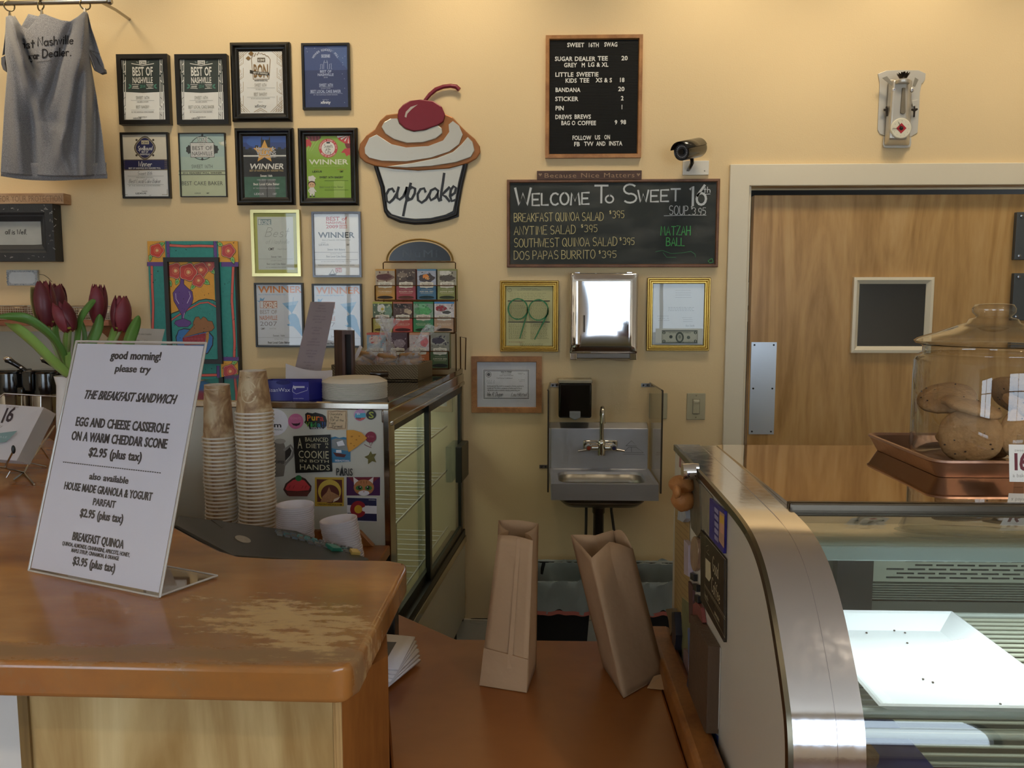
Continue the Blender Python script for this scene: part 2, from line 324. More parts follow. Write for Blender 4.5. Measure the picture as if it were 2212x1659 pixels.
class Art:
    """flat print on a plane: O origin, U right, V down, N towards the viewer; positions given where they lie on that plane"""
    def __init__(s, O, U, V, N, off=.00008, mapper=None):
        s.O, s.U, s.V, s.N = Vector(O), Vector(U).normalized(), Vector(V).normalized(), Vector(N).normalized()
        s.g = MB(); s.t = MB(); s.off = off; s.lay = 1; s.mapper = mapper
    def uv(s, px, py):
        d = PP(px, py, s.O, s.N)-s.O; return (d.dot(s.U), d.dot(s.V))
    def P(s, u, v, lay=None):
        k = (s.lay if lay is None else lay)*s.off
        if s.mapper: return s.mapper(u, v, k)
        return s.O+s.U*u+s.V*v+s.N*k
    def nx(s): s.lay += .25
    def pol(s, pts, m, raw=False, to=None):
        q = pts if raw else [s.uv(*p) for p in pts]
        (to or s.g).poly([s.P(*p) for p in q], m); s.nx(); return s
    def rect(s, x0, y0, x1, y1, m, raw=False, to=None):
        a = (x0, y0) if raw else s.uv(x0, y0); b = (x1, y1) if raw else s.uv(x1, y1)
        return s.pol([a, (b[0], a[1]), b, (a[0], b[1])], m, True, to)
    def ell(s, cx, cy, rx, ry, m, raw=False, n=28, a0=0, a1=360, rot=0, wob=0, k=0, to=None):
        pts = []
        for i in range(n):
            a = math.radians(a0+(a1-a0)*i/(n if a1-a0 == 360 else n-1)); f = 1+wob*math.cos(k*a)
            x, y = rx*f*math.cos(a), -ry*f*math.sin(a)
            if rot: c, q = math.cos(rot), math.sin(rot); x, y = x*c-y*q, x*q+y*c
            pts.append((cx+x, cy+y))
        return s.pol(pts, m, raw, to)
    def ln(s, pts, w_, m, raw=False, to=None, closed=False, rag=0):
        """ribbon stroke; w_ is its width in photo pixels (or metres when raw)"""
        q = [Vector(p if raw else s.uv(*p)) for p in pts]
        if not raw: a, b = s.uv(*pts[0]), s.uv(pts[0][0], pts[0][1]+1); w_ = w_*math.dist(a, b)
        if closed: q.append(q[0])
        n = len(q)
        if n < 2: return s
        vs = []; fs = []
        for i, p in enumerate(q):
            t = (q[1]-q[-2]) if closed and i in (0, n-1) else (q[min(i+1, n-1)]-q[max(i-1, 0)])
            if t.length < 1e-9: t = Vector((1, 0))
            t.normalize(); nn = Vector((-t.y, t.x)); k = w_/2*(1+(random.uniform(-rag, rag) if rag else 0))
            e = t*(-w_*.3 if i == 0 else (w_*.3 if i == n-1 else 0)) if not closed else Vector((0, 0))
            a = p+e+nn*k; b = p+e-nn*k; vs += [s.P(a.x, a.y), s.P(b.x, b.y)]
            if i: fs.append((2*i-2, 2*i-1, 2*i+1, 2*i))
        (to or s.g).add(vs, fs, m); s.nx(); return s
    def sc(s, px, py):
        a, b = s.uv(px, py), s.uv(px, py+1); return math.dist(a, b)
    def txt(s, st, px, py, h, m, al='c', wd=None, bold=False, shear=0, raw=False, track=0, xs=1.0, to=None, arc=None, up=0, fat=0):
        """py baseline, h capital height; photo pixels, or metres when raw; wd stretches to that width"""
        if fat:
            for q in (-fat, fat): s.txt(st, px+q*h, py, h, m, al, wd, bold, shear, raw, track, xs, to, arc, up)
        if raw: u, v, k = px, py, 1
        else: (u, v), k = s.uv(px, py), s.sc(px, py)
        em = h*k/.729; tot = sum((_GL[c][0] if c in _GL else .33)+track for c in st)-track
        sx = em*xs
        if wd: sx = wd*k/tot
        x = {'c': -tot/2, 'l': 0, 'r': -tot}[al]; vs = []; fs = []
        for c in st:
            if c in _GL:
                gv, gf = _GL[c][2 if bold else 1]; o = len(vs)
                for gx, gy in gv:
                    X = (x+gx)*sx+shear*gy*em; Y = -gy*em
                    if arc:
                        R = arc*k; th = X/abs(R); rr = R-(-Y) if R < 0 else R+(-Y)
                        X, Y = (rr*math.sin(th), -rr*math.cos(th)+R) if R > 0 else (-(R+Y)*math.sin(th), -(R+Y)*-math.cos(th)*-1+R)
                    if up: X, Y = X, Y-up*X
                    vs.append(s.P(u+X, v+Y))
                fs += [tuple(i+o for i in f) for f in gf]; x += _GL[c][0]+track
            else: x += .33+track
        (to or s.t).add(vs, fs, m); s.nx(); return s
    def hand(s, st, px, py, h, m, lw=.12, wd=None, shear=0, raw=False, al='l', jit=.04, xs=.62, up=0, to=None, small=None):
        """hand-lettered line; py baseline"""
        if raw: u, v, k = px, py, 1
        else: (u, v), k = s.uv(px, py), s.sc(px, py)
        hh = h*k; tot = sum(hadv(c) for c in st)-.24; sx = hh*xs if not wd else wd*k/tot
        x = 0 if al == 'l' else -tot/2
        for c in st:
            jy = random.uniform(-jit, jit)*hh; js = 1+random.uniform(-jit, jit)
            for q in HS.get(c, []):
                p = [(u+(x+a)*sx+shear*(1-b)*hh, v+(b-1)*hh*js+jy-up*(x+a)*sx) for a, b in q]
                s.ln(p, lw*hh, m, True, to or s.t)
            x += hadv(c)
        return s
    def lines(s, x0, y0, x1, y1, n, m, h=1.2, ends=.75, seed=1):
        """rows of small print too fine to read"""
        r = random.Random(seed)
        for i in range(n):
            y = y0+(y1-y0)*(i+.5)/n; x = x0
            while x < x1*ends+x0*(1-ends)+(x1-x0)*(1-ends)*r.random():
                w_ = r.uniform(.03, .1)*(x1-x0); e = min(x+w_, x1)
                if e-x > 1: s.rect(x, y-h/2, e, y+h/2, m, to=s.t)
                x = e+.012*(x1-x0)+1
            s.lay -= 0
        return s
    def out(s, parent, base='print', letter='lettering'):
        a = build(s.g, base, parent, smooth='raw') if s.g.v else None
        b = build(s.t, letter, a or parent, smooth='raw') if s.t.v else None
        return a, b
# ================================================================== SETTING
WY = 3.45
m_wall = K('#E9CFA0', .75, var=.025, vs=1.5, bump=.15, bs=180)
m_wallF = K('#E9E1CE', .8, var=.02, vs=2)
m_ceil = K('#EFE8D8', .9, var=.02)
m_trim = K('#E6DCC4', .45, var=.02, vs=3)
m_floor = wood('floor_boards', '#452C1A', '#5E402A', (1, 10, 1), .4)
XL, XR = -3.6, 3.4
dxl, dxr, dzt = PY(1608, 700, WY).x, 2.36, PY(1800, 402, WY).z
mb = MB(); Y0, Y1 = WY, WY+.12
pts = [(XL, Y0, 0), (dxl, Y0, 0), (dxl, Y0, dzt), (dxr, Y0, dzt), (dxr, Y0, 0), (XR, Y0, 0), (XR, Y0, CEIL), (XL, Y0, CEIL)]
struct(mb.prism(pts, (0, .12, 0), m_wall), 'wall_back')
struct(MB().box((XL-.1, FY, 0), (XL, WY+.12, CEIL), m_wallF), 'wall_left')
struct(MB().box((XR, FY, 0), (XR+.1, WY+.12, CEIL), m_wallF), 'wall_right')
struct(MB().box((XL-.1, FY-.1, -.05), (XR+.1, WY+1.4, 0), m_floor), 'floor')
struct(MB().box((XL-.1, FY-.1, CEIL), (XR+.1, WY+.12, CEIL+.1), m_ceil), 'ceiling')
mb = MB(); xs = sorted({XL, XR, *[q for a in WINS for q in a[:2]]})
zlo, zhi = WINS[0][2], WINS[0][3]
mb.box((XL, FY-.1, 0), (XR, FY, zlo), m_wallF); mb.box((XL, FY-.1, zhi), (XR, FY, CEIL), m_wallF)
for a, b in zip(xs, xs[1:]):
    if not any(abs(a-q[0]) < 1e-6 for q in WINS): mb.box((a, FY-.1, zlo), (b, FY, zhi), m_wallF)
struct(mb, 'wall_front')
m_mull = K('#5A5248', .5)
for i, (a, b, z0, z1) in enumerate(WINS):
    mb = MB(); c = (a+b)/2
    for q in ((a, z0, a+.05, z1), (b-.05, z0, b, z1), (a, z0, b, z0+.05), (a, z1-.05, b, z1), (c-.02, z0, c+.02, z1), (a, 1.95, b, 1.99)):
        mb.box((q[0], FY-.02, q[1]), (q[2], FY+.03, q[3]), m_mull)
    struct(mb, 'window_%d' % (i+1))
# back room seen through the gap beside the door
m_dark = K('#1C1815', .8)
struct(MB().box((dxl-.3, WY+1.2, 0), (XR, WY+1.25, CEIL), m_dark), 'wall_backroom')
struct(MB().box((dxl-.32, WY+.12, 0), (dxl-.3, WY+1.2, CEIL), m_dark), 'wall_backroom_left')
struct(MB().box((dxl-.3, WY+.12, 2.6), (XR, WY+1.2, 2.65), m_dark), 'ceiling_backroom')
# casing round the door
cx0 = PY(1566, 700, WY).x
zt = PY(1800, 355, WY).z
mb = MB(); mb.prism([(cx0, WY, 0), (dxl, WY, 0), (dxl, WY, dzt), (XR, WY, dzt), (XR, WY, zt), (cx0, WY, zt)], (0, -.02, 0), m_trim)
struct(mb, 'trim_1', bevel=.003)
mb = MB(); mb.box((dxl, WY+.0, 0), (dxl+.012, WY+.12, dzt), m_trim); struct(mb, 'trim_2')
mb = MB(); mb.box((PY(984, 1335, WY).x, WY-.015, 0), (dxl-.25, WY, .117), m_trim); mb.box((-.29, WY-.017, .10), (dxl-.25, WY, .117), m_trim)
struct(mb, 'baseboard_back', bevel=.002)
# door slab with its little window and push plate
m_birch = wood('birch_door', '#A1783F', '#CBA46A', (1.9, 1, .26), .38, dist=3.2, coat=.25, ns=2.6, fine=.25, c3='#BE9458')
DY = WY+.035
d_l, d_t = PY(1621, 700, DY).x, PY(1800, 421, DY).z
w0, w1 = PY(1842, 599, DY), PY(2006, 762, DY)
door = struct(MB().box((d_l, DY, .01), (2.32, DY+.045, d_t), m_birch), 'door_1', bevel=.002)
m_cream = K('#E9DFC6', .4, var=.02); m_blackglass = K('#15171A', .08, spec=.7, var=.3, vs=3)
def ring(mb, x0, z1, x1, z0, Y, prof, mats):
    """mitred moulding round a rectangle on a wall facing -Y; prof = (inset, height towards the viewer)"""
    loops = [[(x0+i, Y-h, z0+i), (x1-i, Y-h, z0+i), (x1-i, Y-h, z1-i), (x0+i, Y-h, z1-i)] for i, h in prof]
    for k in range(len(loops)-1):
        m = mats[k % len(mats)] if isinstance(mats, list) else mats
        for q in range(4): mb.add([loops[k][q], loops[k][(q+1) % 4], loops[k+1][(q+1) % 4], loops[k+1][q]], [(0, 1, 2, 3)], m)
    return mb
mb = ring(MB(), w0.x, w0.z, w1.x, w1.z, DY, [(0, 0), (0, .018), (.012, .02), (.028, .006), (.028, -.01)], m_cream)
f = struct(mb, 'window_frame', door)
build(MB().box((w0.x+.026, DY-.004, w1.z+.026), (w1.x-.026, DY-.001, w0.z-.026), m_blackglass), 'pane', f)
m_alu = metal('brushed_aluminium', '#C9D0DA', .32, (1, 1, 40))
k0, k1 = PY(1623, 739, DY), PY(1671, 938, DY)
pp = build(MB().box((k0.x, DY-.003, k1.z), (k1.x, DY, k0.z), m_alu), 'push_plate', door)
mb = MB()
for zz in (.03, .5, .97):
    for xx in (.12, .88):
        X = k0.x+(k1.x-k0.x)*xx; Z = k1.z+(k0.z-k1.z)*zz
        build(MB().lathe([(.004, 0), (.004, -.002), (.0001, -.003)], 10, (X, DY-.003, Z), K('#3A3A3A', .4, 1), 'y'), 'screw', pp)
# papers hanging in the back room
for px, py, hh, t in ((1605, 610, .10, 'white paper pinned up in the dark gap left of the wooden door, upper one'), (1607, 670, .05, 'small white paper pinned in the dark gap left of the wooden door, lower one')):
    p = PY(px, py, WY+.1); o = build(MB().box((p.x-.01, p.y, p.z-hh), (p.x+.03, p.y+.002, p.z), K('#B9B4AC', .7)), 'pinned_paper'); tag(o, t, 'paper')
# grey hinge-like plates on the far right
m_slate = K('#4A4F52', .45, var=.1, bump=.2)
def plate(px0, py0, px1, py1, lab):
    a, b = PY(px0, py0, DY-.02), PY(px1, py1, DY-.02)
    t = thing('metal_plate', (a.x, DY, b.z), lab, 'metal plate', 'slate grey plates at the right edge of the door')
    build(MB().box((a.x, DY-.022, b.z), (a.x+.11, DY, a.z), m_slate), 'plate', t, bevel=.002)
    for zz in (.08, .92): build(MB().lathe([(.007, 0), (.007, -.004), (.0001, -.006)], 10, (a.x+.018, DY-.022, b.z+(a.z-b.z)*zz), metal('bolt', '#9A9C9E', .3), 'y'), 'bolt', t)
plate(2197, 458, 2230, 561, 'upper slate grey bolted plate at the right edge of the wooden door')
plate(2191, 590, 2230, 692, 'lower slate grey bolted plate at the right edge of the wooden door')

# ================================================================== COUNTERS
ZC = 1.11; ZL = .914
def counter_mat():
    m, n, l, b = newmat('orange_varnished_maple')
    tc = n.new('ShaderNodeTexCoord'); ge = n.new('ShaderNodeNewGeometry')
    mp = n.new('ShaderNodeMapping'); mp.inputs['Scale'].default_value = (1.2, 3, 1); l.new(ge.outputs['Position'], mp.inputs[0])
    n1 = n.new('ShaderNodeTexNoise'); n1.inputs['Scale'].default_value = 3.2; n1.inputs['Detail'].default_value = 5; l.new(mp.outputs[0], n1.inputs['Vector'])
    rp = n.new('ShaderNodeValToRGB'); l.new(n1.outputs[0], rp.inputs[0])
    rp.color_ramp.elements[0].position = .3; rp.color_ramp.elements[0].color = (*lin('#94582A'), 1)
    rp.color_ramp.elements[1].position = .72; rp.color_ramp.elements[1].color = (*lin('#CA8A46'), 1)
    # worn-through varnish: patch near the counter's end and a thin line along the customer edge
    c = PZ(610, 1355, ZC)
    sx = n.new('ShaderNodeSeparateXYZ'); l.new(ge.outputs['Position'], sx.inputs[0])
    def dist(cx, cy, rx, ry, sl=0):
        a = n.new('ShaderNodeMath'); a.operation = 'MULTIPLY_ADD'; l.new(sx.outputs[0], a.inputs[0]); a.inputs[1].default_value = 1/rx; a.inputs[2].default_value = -cx/rx
        q = n.new('ShaderNodeMath'); q.operation = 'MULTIPLY_ADD'; l.new(sx.outputs[1], q.inputs[0]); q.inputs[1].default_value = 1/ry; q.inputs[2].default_value = -cy/ry
        r = n.new('ShaderNodeMath'); r.operation = 'MULTIPLY_ADD'; l.new(a.outputs[0], r.inputs[0]); r.inputs[1].default_value = -sl; l.new(q.outputs[0], r.inputs[2])
        v = n.new('ShaderNodeCombineXYZ'); l.new(a.outputs[0], v.inputs[0]); l.new(r.outputs[0], v.inputs[1])
        L = n.new('ShaderNodeVectorMath'); L.operation = 'LENGTH'; l.new(v.outputs[0], L.inputs[0]); return L.outputs['Value']
    n2 = n.new('ShaderNodeTexNoise'); n2.inputs['Scale'].default_value = 14; n2.inputs['Detail'].default_value = 7; n2.inputs['Roughness'].default_value = .72
    mp2 = n.new('ShaderNodeMapping'); mp2.inputs['Scale'].default_value = (1.1, 3.4, 1); l.new(ge.outputs['Position'], mp2.inputs[0]); l.new(mp2.outputs[0], n2.inputs['Vector'])
    def patch(dv, k, lo, hi):
        a = n.new('ShaderNodeMath'); a.operation = 'MULTIPLY_ADD'; l.new(n2.outputs[0], a.inputs[0]); a.inputs[1].default_value = -k; l.new(dv, a.inputs[2])
        r = n.new('ShaderNodeMapRange'); r.inputs[1].default_value = lo; r.inputs[2].default_value = hi; r.inputs[3].default_value = 1; r.inputs[4].default_value = 0; l.new(a.outputs[0], r.inputs[0]); return r.outputs[0]
    p1 = patch(dist(c.x+.01, c.y+.01, .15, .085, -.55), 4.2, -1.75, -1.3)
    p2 = patch(dist(-.5, .893, 9, .020), 3.4, -1.2, -.3)
    p3 = patch(dist(c.x-.02, c.y-.005, .25, .12, 0), 1.6, -.1, .5)
    def mixc(prev, fac, col, k=1):
        x = n.new('ShaderNodeMix'); x.data_type = 'RGBA'; l.new(prev, x.inputs[6]); x.inputs[7].default_value = (*lin(col), 1)
        if k != 1:
            t = n.new('ShaderNodeMath'); t.operation = 'MULTIPLY'; t.inputs[1].default_value = k; l.new(fac, t.inputs[0]); fac = t.outputs[0]
        l.new(fac, x.inputs[0]); return x.outputs[2]
    o = mixc(rp.outputs[0], p3, '#8E6A42', .45); o = mixc(o, p2, '#9C8262', .7); o = mixc(o, p1, '#D8BA86', .95)
    l.new(o, b.inputs['Base Color'])
    ad = n.new('ShaderNodeMath'); ad.operation = 'MAXIMUM'; l.new(p1, ad.inputs[0]); l.new(p2, ad.inputs[1])
    r = n.new('ShaderNodeMapRange'); r.inputs[3].default_value = .16; r.inputs[4].default_value = .5; l.new(ad.outputs[0], r.inputs[0]); l.new(r.outputs[0], b.inputs['Roughness'])
    b.inputs['Coat Weight'].default_value = .0; b.inputs['Specular IOR Level'].default_value = .7
    return m
m_ctr = counter_mat()
m_ctr2 = wood('orange_lower_counter', '#864E24', '#A86C38', (1, 1.5, 1), .3, dist=.8, ns=2.4, fine=.1)
m_brown = wood('brown_oak', '#7A4820', '#A56A34', (3, 3, .5), .4, dist=1, ns=3)
m_pale = wood('pale_plywood', '#A98650', '#E8D2A0', (2.6, 1, .35), .5, dist=3.4, ns=2.0, fine=.15, c3='#D2B680')
m_white_panel = K('#E4E2E0', .5, var=.02)
# tall register counter
t = thing('register_counter', (-.7, 1.1, 0), 'tall orange wood register counter with worn varnish patches, holding the menu sign', 'counter')
rc = random.Random(3)
out = [(-2.4, .885), (-.235, .858), (-.212, .864), (-.203, .885), (-.2, 1.2), (-.204, 1.224), (-.226, 1.235), (-.413, 1.24), (-.475, 1.25), (-.517, 1.278), (-.583, 1.34), (-.666, 1.424), (-1.0, 1.80), (-1.465, 2.358), (-2.4, 2.36)]
build(MB().prism([(x, y, ZC-.042) for x, y in out], (0, 0, .042), m_ctr), 'countertop', t, bevel=.014, smooth=50, seg=4)
build(MB().box((-.613, .912, 0), (-.243, .93, ZC-.043), m_pale), 'front_panel', t)
build(MB().box((-.625, .908, 0), (-.6125, .935, ZC-.043), wood('panel_edge', '#5F4A2C', '#8C7146', (6, 6, .4))), 'edge_strip', t)
build(MB().box((-.2425, .910, 0), (-.2315, .93, ZC-.043), wood('oak_edge_strip', '#9A7544', '#CBA670', (20, 20, .6), ns=5)), 'edge_strip', t, bevel=.001)
pf = [(-.2314, .911), (-.19, .988), (-.236, 1.205), (-.26, 1.205), (-.26, .932)]
build(MB().prism([(x, y, 0) for x, y in pf], (0, 0, ZC-.043), m_brown), 'side_panel', t)
build(MB().prism([(x, y, 0) for x, y in [(-2.3, .99), (-.63, .95), (-.27, .95), (-.27, 1.2), (-.5, 1.22), (-.72, 1.42), (-1.5, 2.3), (-2.3, 2.3)]], (0, 0, ZC-.043), m_white_panel), 'cabinet_body', t)
# low pass-through counter with raised rim on the right
t = thing('low_counter', (0, 1.1, 0), 'low orange wood counter holding the two brown paper bags', 'counter')
lo = [(-.186, .8), (.199, .8), (.199, 1.395), (-.144, 1.394), (-.269, 1.509), (-.46, 1.70), (-.46, 1.262), (-.242, 1.245), (-.237, 1.208), (-.1885, .99)]
build(MB().prism([(x, y, ZL-.035) for x, y in lo], (0, 0, .035), m_ctr2), 'countertop', t, bevel=.004)
build(MB().box((.2, .8, ZL-.035), (.238, 1.395, ZL+.031), m_brown), 'rim', t, bevel=.008, smooth=40)
build(MB().box((-.18, .85, 0), (.22, 1.33, ZL-.036), m_brown), 'cabinet_body', t)
# back counter under the airpots, and the pale panel over it
t = thing('back_counter', (-2.2, 3.1, 0), 'wooden back counter against the left part of the wall, under the airpots', 'counter')
build(MB().box((XL+.002, 2.8, .87), (-1.3, WY-.014, .91), m_ctr2), 'countertop', t, bevel=.004)
build(MB().box((XL+.002, 2.86, 0), (-1.34, WY-.014, .87), m_brown), 'cabinet_body', t)
struct(MB().box((XL, WY-.012, .91), (PY(200, 700, WY).x, WY-.001, PY(0, 716, WY).z), K('#BDB7A6', .35, var=.03)), 'trim_3')

# ================================================================== DISPLAY CASE (right)
t = thing('display_case', (.8, 1.2, 0), 'curved glass bakery display case with white side and steel edge', 'display case')
XC = .243; XE = 1.75; ZT = 1.27
m_steel = metal('brushed_steel_band', '#DCDAE0', .11, (3, 3, 3), var=.15)
m_mirror = metal('polished_steel_top', '#C8B9A6', .035, None, wav=.10, ws=3.2)
m_caseside = K('#DAD5C8', .3, var=.03, vs=2, coat=.3)
m_blk = K('#2A2620', .35)
ppx = [(1534, 1040), (1578, 1091), (1605, 1118), (1623, 1147), (1643, 1187), (1658, 1250), (1672, 1312), (1685, 1392), (1698, 1490), (1712, 1588), (1721, 1655)]
prof = [(1.40, ZT), (1.25, ZT)]+[(q.y, min(ZT, q.z)) for q in (PX(a, b, XC) for a, b in ppx)]+[(.742, .99), (.730, .85), (.728, .5), (.728, .12)]
for _ in range(2):      # smooth the curve
    prof = [prof[0]]+[((prof[i-1][0]+2*prof[i][0]+prof[i+1][0])/4, (prof[i-1][1]+2*prof[i][1]+prof[i+1][1])/4) for i in range(1, len(prof)-1)]+[prof[-1]]
def dense(p, n=4):
    o = []
    for i in range(len(p)-1):
        a, b, c, d = p[max(i-1, 0)], p[i], p[i+1], p[min(i+2, len(p)-1)]
        for k in range(n):
            s = k/n; o.append(tuple(.5*((2*b[j])+(-a[j]+c[j])*s+(2*a[j]-5*b[j]+4*c[j]-d[j])*s*s+(-a[j]+3*b[j]-3*c[j]+d[j])*s**3) for j in (0, 1)))
    return o+[p[-1]]
PR = dense(prof)
def off(p, d):
    o = []
    for i, (y, z) in enumerate(p):
        a, b = p[max(i-1, 0)], p[min(i+1, len(p)-1)]; ty, tz = b[0]-a[0], b[1]-a[1]; L = math.hypot(ty, tz)
        o.append((y+tz/L*d, z-ty/L*d))
    return o
side = off(PR, -.007)
build(MB().prism([(XC, y, z) for y, z in side]+[(XC, 1.40, .12)], (.02, 0, 0), m_caseside), 'side_panel', t)
def strip(x0, x1, dout, din, m, name, lo=0, hi=None, par=t, sm=40):
    a, b = off(PR, dout)[lo:hi], off(PR, din)[lo:hi]; n = len(a); mb = MB()
    vs = []
    for (y, z), (y2, z2) in zip(a, b): vs += [(x0, y, z), (x1, y, z), (x1, y2, z2), (x0, y2, z2)]
    fs = [(4*i+q, 4*i+(q+1) % 4, 4*i+4+(q+1) % 4, 4*i+4+q) for i in range(n-1) for q in range(4)]+[(0, 1, 2, 3), (4*n-4, 4*n-3, 4*n-2, 4*n-1)]
    return build(mb.add(vs, fs, m), name, par, smooth=sm)
m_bronze = metal('dark_trim', '#6E6758', .28)
strip(XC-.003, XC+.002, -.0002, -.010, m_bronze, 'edge_trim')
strip(XC+.002, .2845, 0, -.006, m_steel, 'steel_band')
strip(.2845, .2875, -.0022, -.007, m_steel, 'band_joint')
strip(.2875, .314, -.0015, -.007, m_steel, 'steel_band')
iy = next(i for i, (y, z) in enumerate(PR) if y < 1.0)
m_cglass = glass('case_glass', (.93, .96, .95), 1.5, .01, 1.5, .02, .01)
strip(.3142, XE, -.004, -.009, m_cglass, 'curved_glass', iy, next(i for i, (y, z) in enumerate(PR) if z < .62))
build(MB().box((.3142, 1.0, ZT-.012), (XE, 1.40, ZT), m_mirror), 'top_panel', t)
build(MB().box((.3142, .988, ZT-.014), (XE, 1.0, ZT+.0015), metal('top_edge', '#5A5248', .25)), 'top_edge_trim', t, bevel=.003)
m_cin = K('#A3A796', .3, var=.03); m_cdark = K('#3C3E36', .4)
build(MB().box((.27, 1.37, .70), (XE, 1.40, ZT-.012), m_cin), 'back_panel', t)
build(MB().box((XE, .74, .12), (XE+.02, 1.40, ZT-.012), m_caseside), 'end_panel', t)
build(MB().box((.27, .76, .10), (XE, 1.40, .12), m_cdark), 'floor_panel', t)
build(MB().box((.27, .738, .12), (XE, .75, .62), m_caseside), 'front_panel', t)
build(MB().box((.315, .985, ZT-.052), (XE, .99, ZT-.014), K('#5E5A48', .3)), 'light_canopy', t)
lf = build(MB().box((.315, .974, ZT-.068), (XE, .979, ZT-.049), K('#9DB0AE', .25)), 'lamp_housing', t, bevel=.002)
m_tube = K('#E6F2FF', .4, emit=3.0, var=0)
build(MB().lathe([(.007, .32), (.007, XE-.04)], 12, (0, .992, ZT-.060), m_tube, 'x'), 'lamp_tube', t)
area((.95, .992, ZT-.07), (math.radians(12), 0, 0), 1.2, .02, 1.15, (.86, .95, 1.0), 'case_lamp_light')
# air grille at the back, dark post, slots
gz0, gz1 = PY(2000, 1250, 1.34).z, PY(2000, 1205, 1.34).z
gx0 = PY(1880, 1230, 1.34).x
gr = build(MB().box((gx0, 1.335, gz0-.004), (XE, 1.345, gz1+.006), K('#8D917F', .3)), 'air_grille', t)
mb = MB(); m_slot = K('#23241F', .7)
for r in range(5):
    z = gz1-(r+.5)*(gz1-gz0)/5; x = gx0+.055+(r % 2)*.017-(.03 if r > 1 else 0)
    while x < XE-.03: mb.box((x, 1.3335, z-.0013), (x+.028, 1.336, z+.0013), m_slot); x += .035
tag(build(mb, 'slots', gr), kind='stuff')
mb = MB()
for r in range(7): z = gz0-.008-r*.0042; build(MB().box((gx0, 1.33+.0, z), (XE, 1.345, z+.0018), K('#6F7365', .35)), 'rib', gr)
build(MB().box((PY(1800, 1260, 1.34).x, 1.325, PY(1800, 1335, 1.34).z-.1), (gx0-.001, 1.345, ZT-.05), K('#25231E', .4)), 'dark_post', t)
build(MB().box((.27, 1.345, .74), (XE, 1.37, gz0-.042), K('#57594E', .3)), 'lower_back_panel', t)
# shelf rods
ZS = H-.476
sh = build(MB().tube([(.3, .893, ZS+.006), (XE, .893, ZS+.006)], .0055, 10, K('#A9B0A4', .3)), 'shelf_frame', t, smooth=60)
build(MB().tube([(.3, .885, ZS-.014), (XE, .885, ZS-.014)], .0055, 10, K('#A9B0A4', .3)), 'frame_bar', sh, smooth=60)
build(MB().tube([(.3, 1.203, ZS), (XE, 1.203, ZS)], .0045, 10, K('#A9B0A4', .3)), 'frame_bar', sh, smooth=60)
rod = build(MB().tube([(.3, 0, 0), (XE, 0, 0)], .003, 8, K('#A8A993', .3)), 'shelf_rod', None, origin=(0, 0, 0), smooth=60)
rod.parent = sh; bo = WORLD[sh.name]
for k in range(19):
    r = rod if k == 0 else rod.copy()
    if k: COL.objects.link(r); r.parent = sh
    r.location = Vector((0, .912+k*.0152, ZS))-bo
ZS2 = .855
sh2 = build(MB().tube([(.3, .86, ZS2), (XE, .86, ZS2)], .0055, 10, K('#8C9188', .3)), 'shelf_frame', t, smooth=60)
bo2 = WORLD[sh2.name]
for k in range(20):
    r = rod.copy(); COL.objects.link(r); r.parent = sh2; r.location = Vector((0, .885+k*.0235, ZS2))-bo2
# platter
t = thing('serving_platter', (.49, 1.0, ZS+.004), 'empty white rectangular serving platter on the case wire shelf, a few crumbs on it', 'platter')
m_cer = K('#F0F2F0', .22, var=.01, coat=.3)
x0, x1, y0, y1 = .384, .608, .872, 1.155; zb = ZS+.004; mb = MB()
def prect(i, z): return [(x0+i, y0+i, z), (x1-i, y0+i, z), (x1-i, y1-i, z), (x0+i, y1-i, z)]
lp = [prect(.028, zb), prect(.004, zb+.018), prect(0, zb+.021), prect(.003, zb+.0225), prect(.008, zb+.0205), prect(.034, zb+.005)]
for a, b in zip(lp, lp[1:]):
    for q in range(4): mb.add([a[q], a[(q+1) % 4], b[(q+1) % 4], b[q]], [(0, 1, 2, 3)], m_cer)
mb.add(lp[0], [(3, 2, 1, 0)], m_cer); mb.add(lp[-1], [(0, 1, 2, 3)], m_cer)
build(mb, 'dish', t, bevel=.0015, smooth=30)
mb = MB()
for px, py in ((1932, 1363), (1872, 1368), (1955, 1368), (1994, 1468), (2015, 1475), (2161, 1522), (1960, 1390)):
    p = PZ(px, py, zb+.0055); mb.ball((p.x, p.y, p.z+.0008), (.0016, .0018, .001), K('#4A3A2C', .8), 6, 4)
tag(build(mb, 'crumbs', t), kind='stuff')
# lower shelf goods
t = thing('blue_tray', (.42, .95, ZS2+.006), 'dark blue tray of brown baked pieces on the lower shelf of the case', 'tray')
m_navy = K('#20285A', .35)
build(MB().box((.33, .87, ZS2+.006), (.56, 1.22, ZS2+.014), m_navy), 'tray', t, bevel=.003)
rr = random.Random(5)
for i in range(9):
    x = .36+(i % 3)*.045; y = .92+(i//3)*.085; tt = thing('baked_piece', (x, y, ZS2+.014), 'rough brown baked piece lying on the blue tray in the lower case', 'pastry', 'baked pieces on the blue tray')
    tt['label'] = 'rough brown baked piece on the blue tray, %s row from the front, %s' % (_O[i//3+1], ('left', 'middle', 'right')[i % 3])
    def fn(u, v, x=x, y=y, s=i):
        a = 2*PI*u; b = PI*v-PI/2; r = 1+.25*noise.noise(Vector((math.cos(a)*2, math.sin(a)*2, b*2+s*3)))
        return (x+.028*r*math.cos(a)*math.cos(b), y+.042*r*math.sin(a)*math.cos(b), ZS2+.032+.018*r*math.sin(b))
    build(MB().grid(fn, 18, 10, K('#6E4E2C', .8, var=.35, vs=60, bump=.8, bs=150), True), 'crumb_crust', tt, smooth=60)
t = thing('glass_dish', (.75, .95, ZS2+.006), 'pale oval dish on the lower shelf at the right of the case', 'dish')
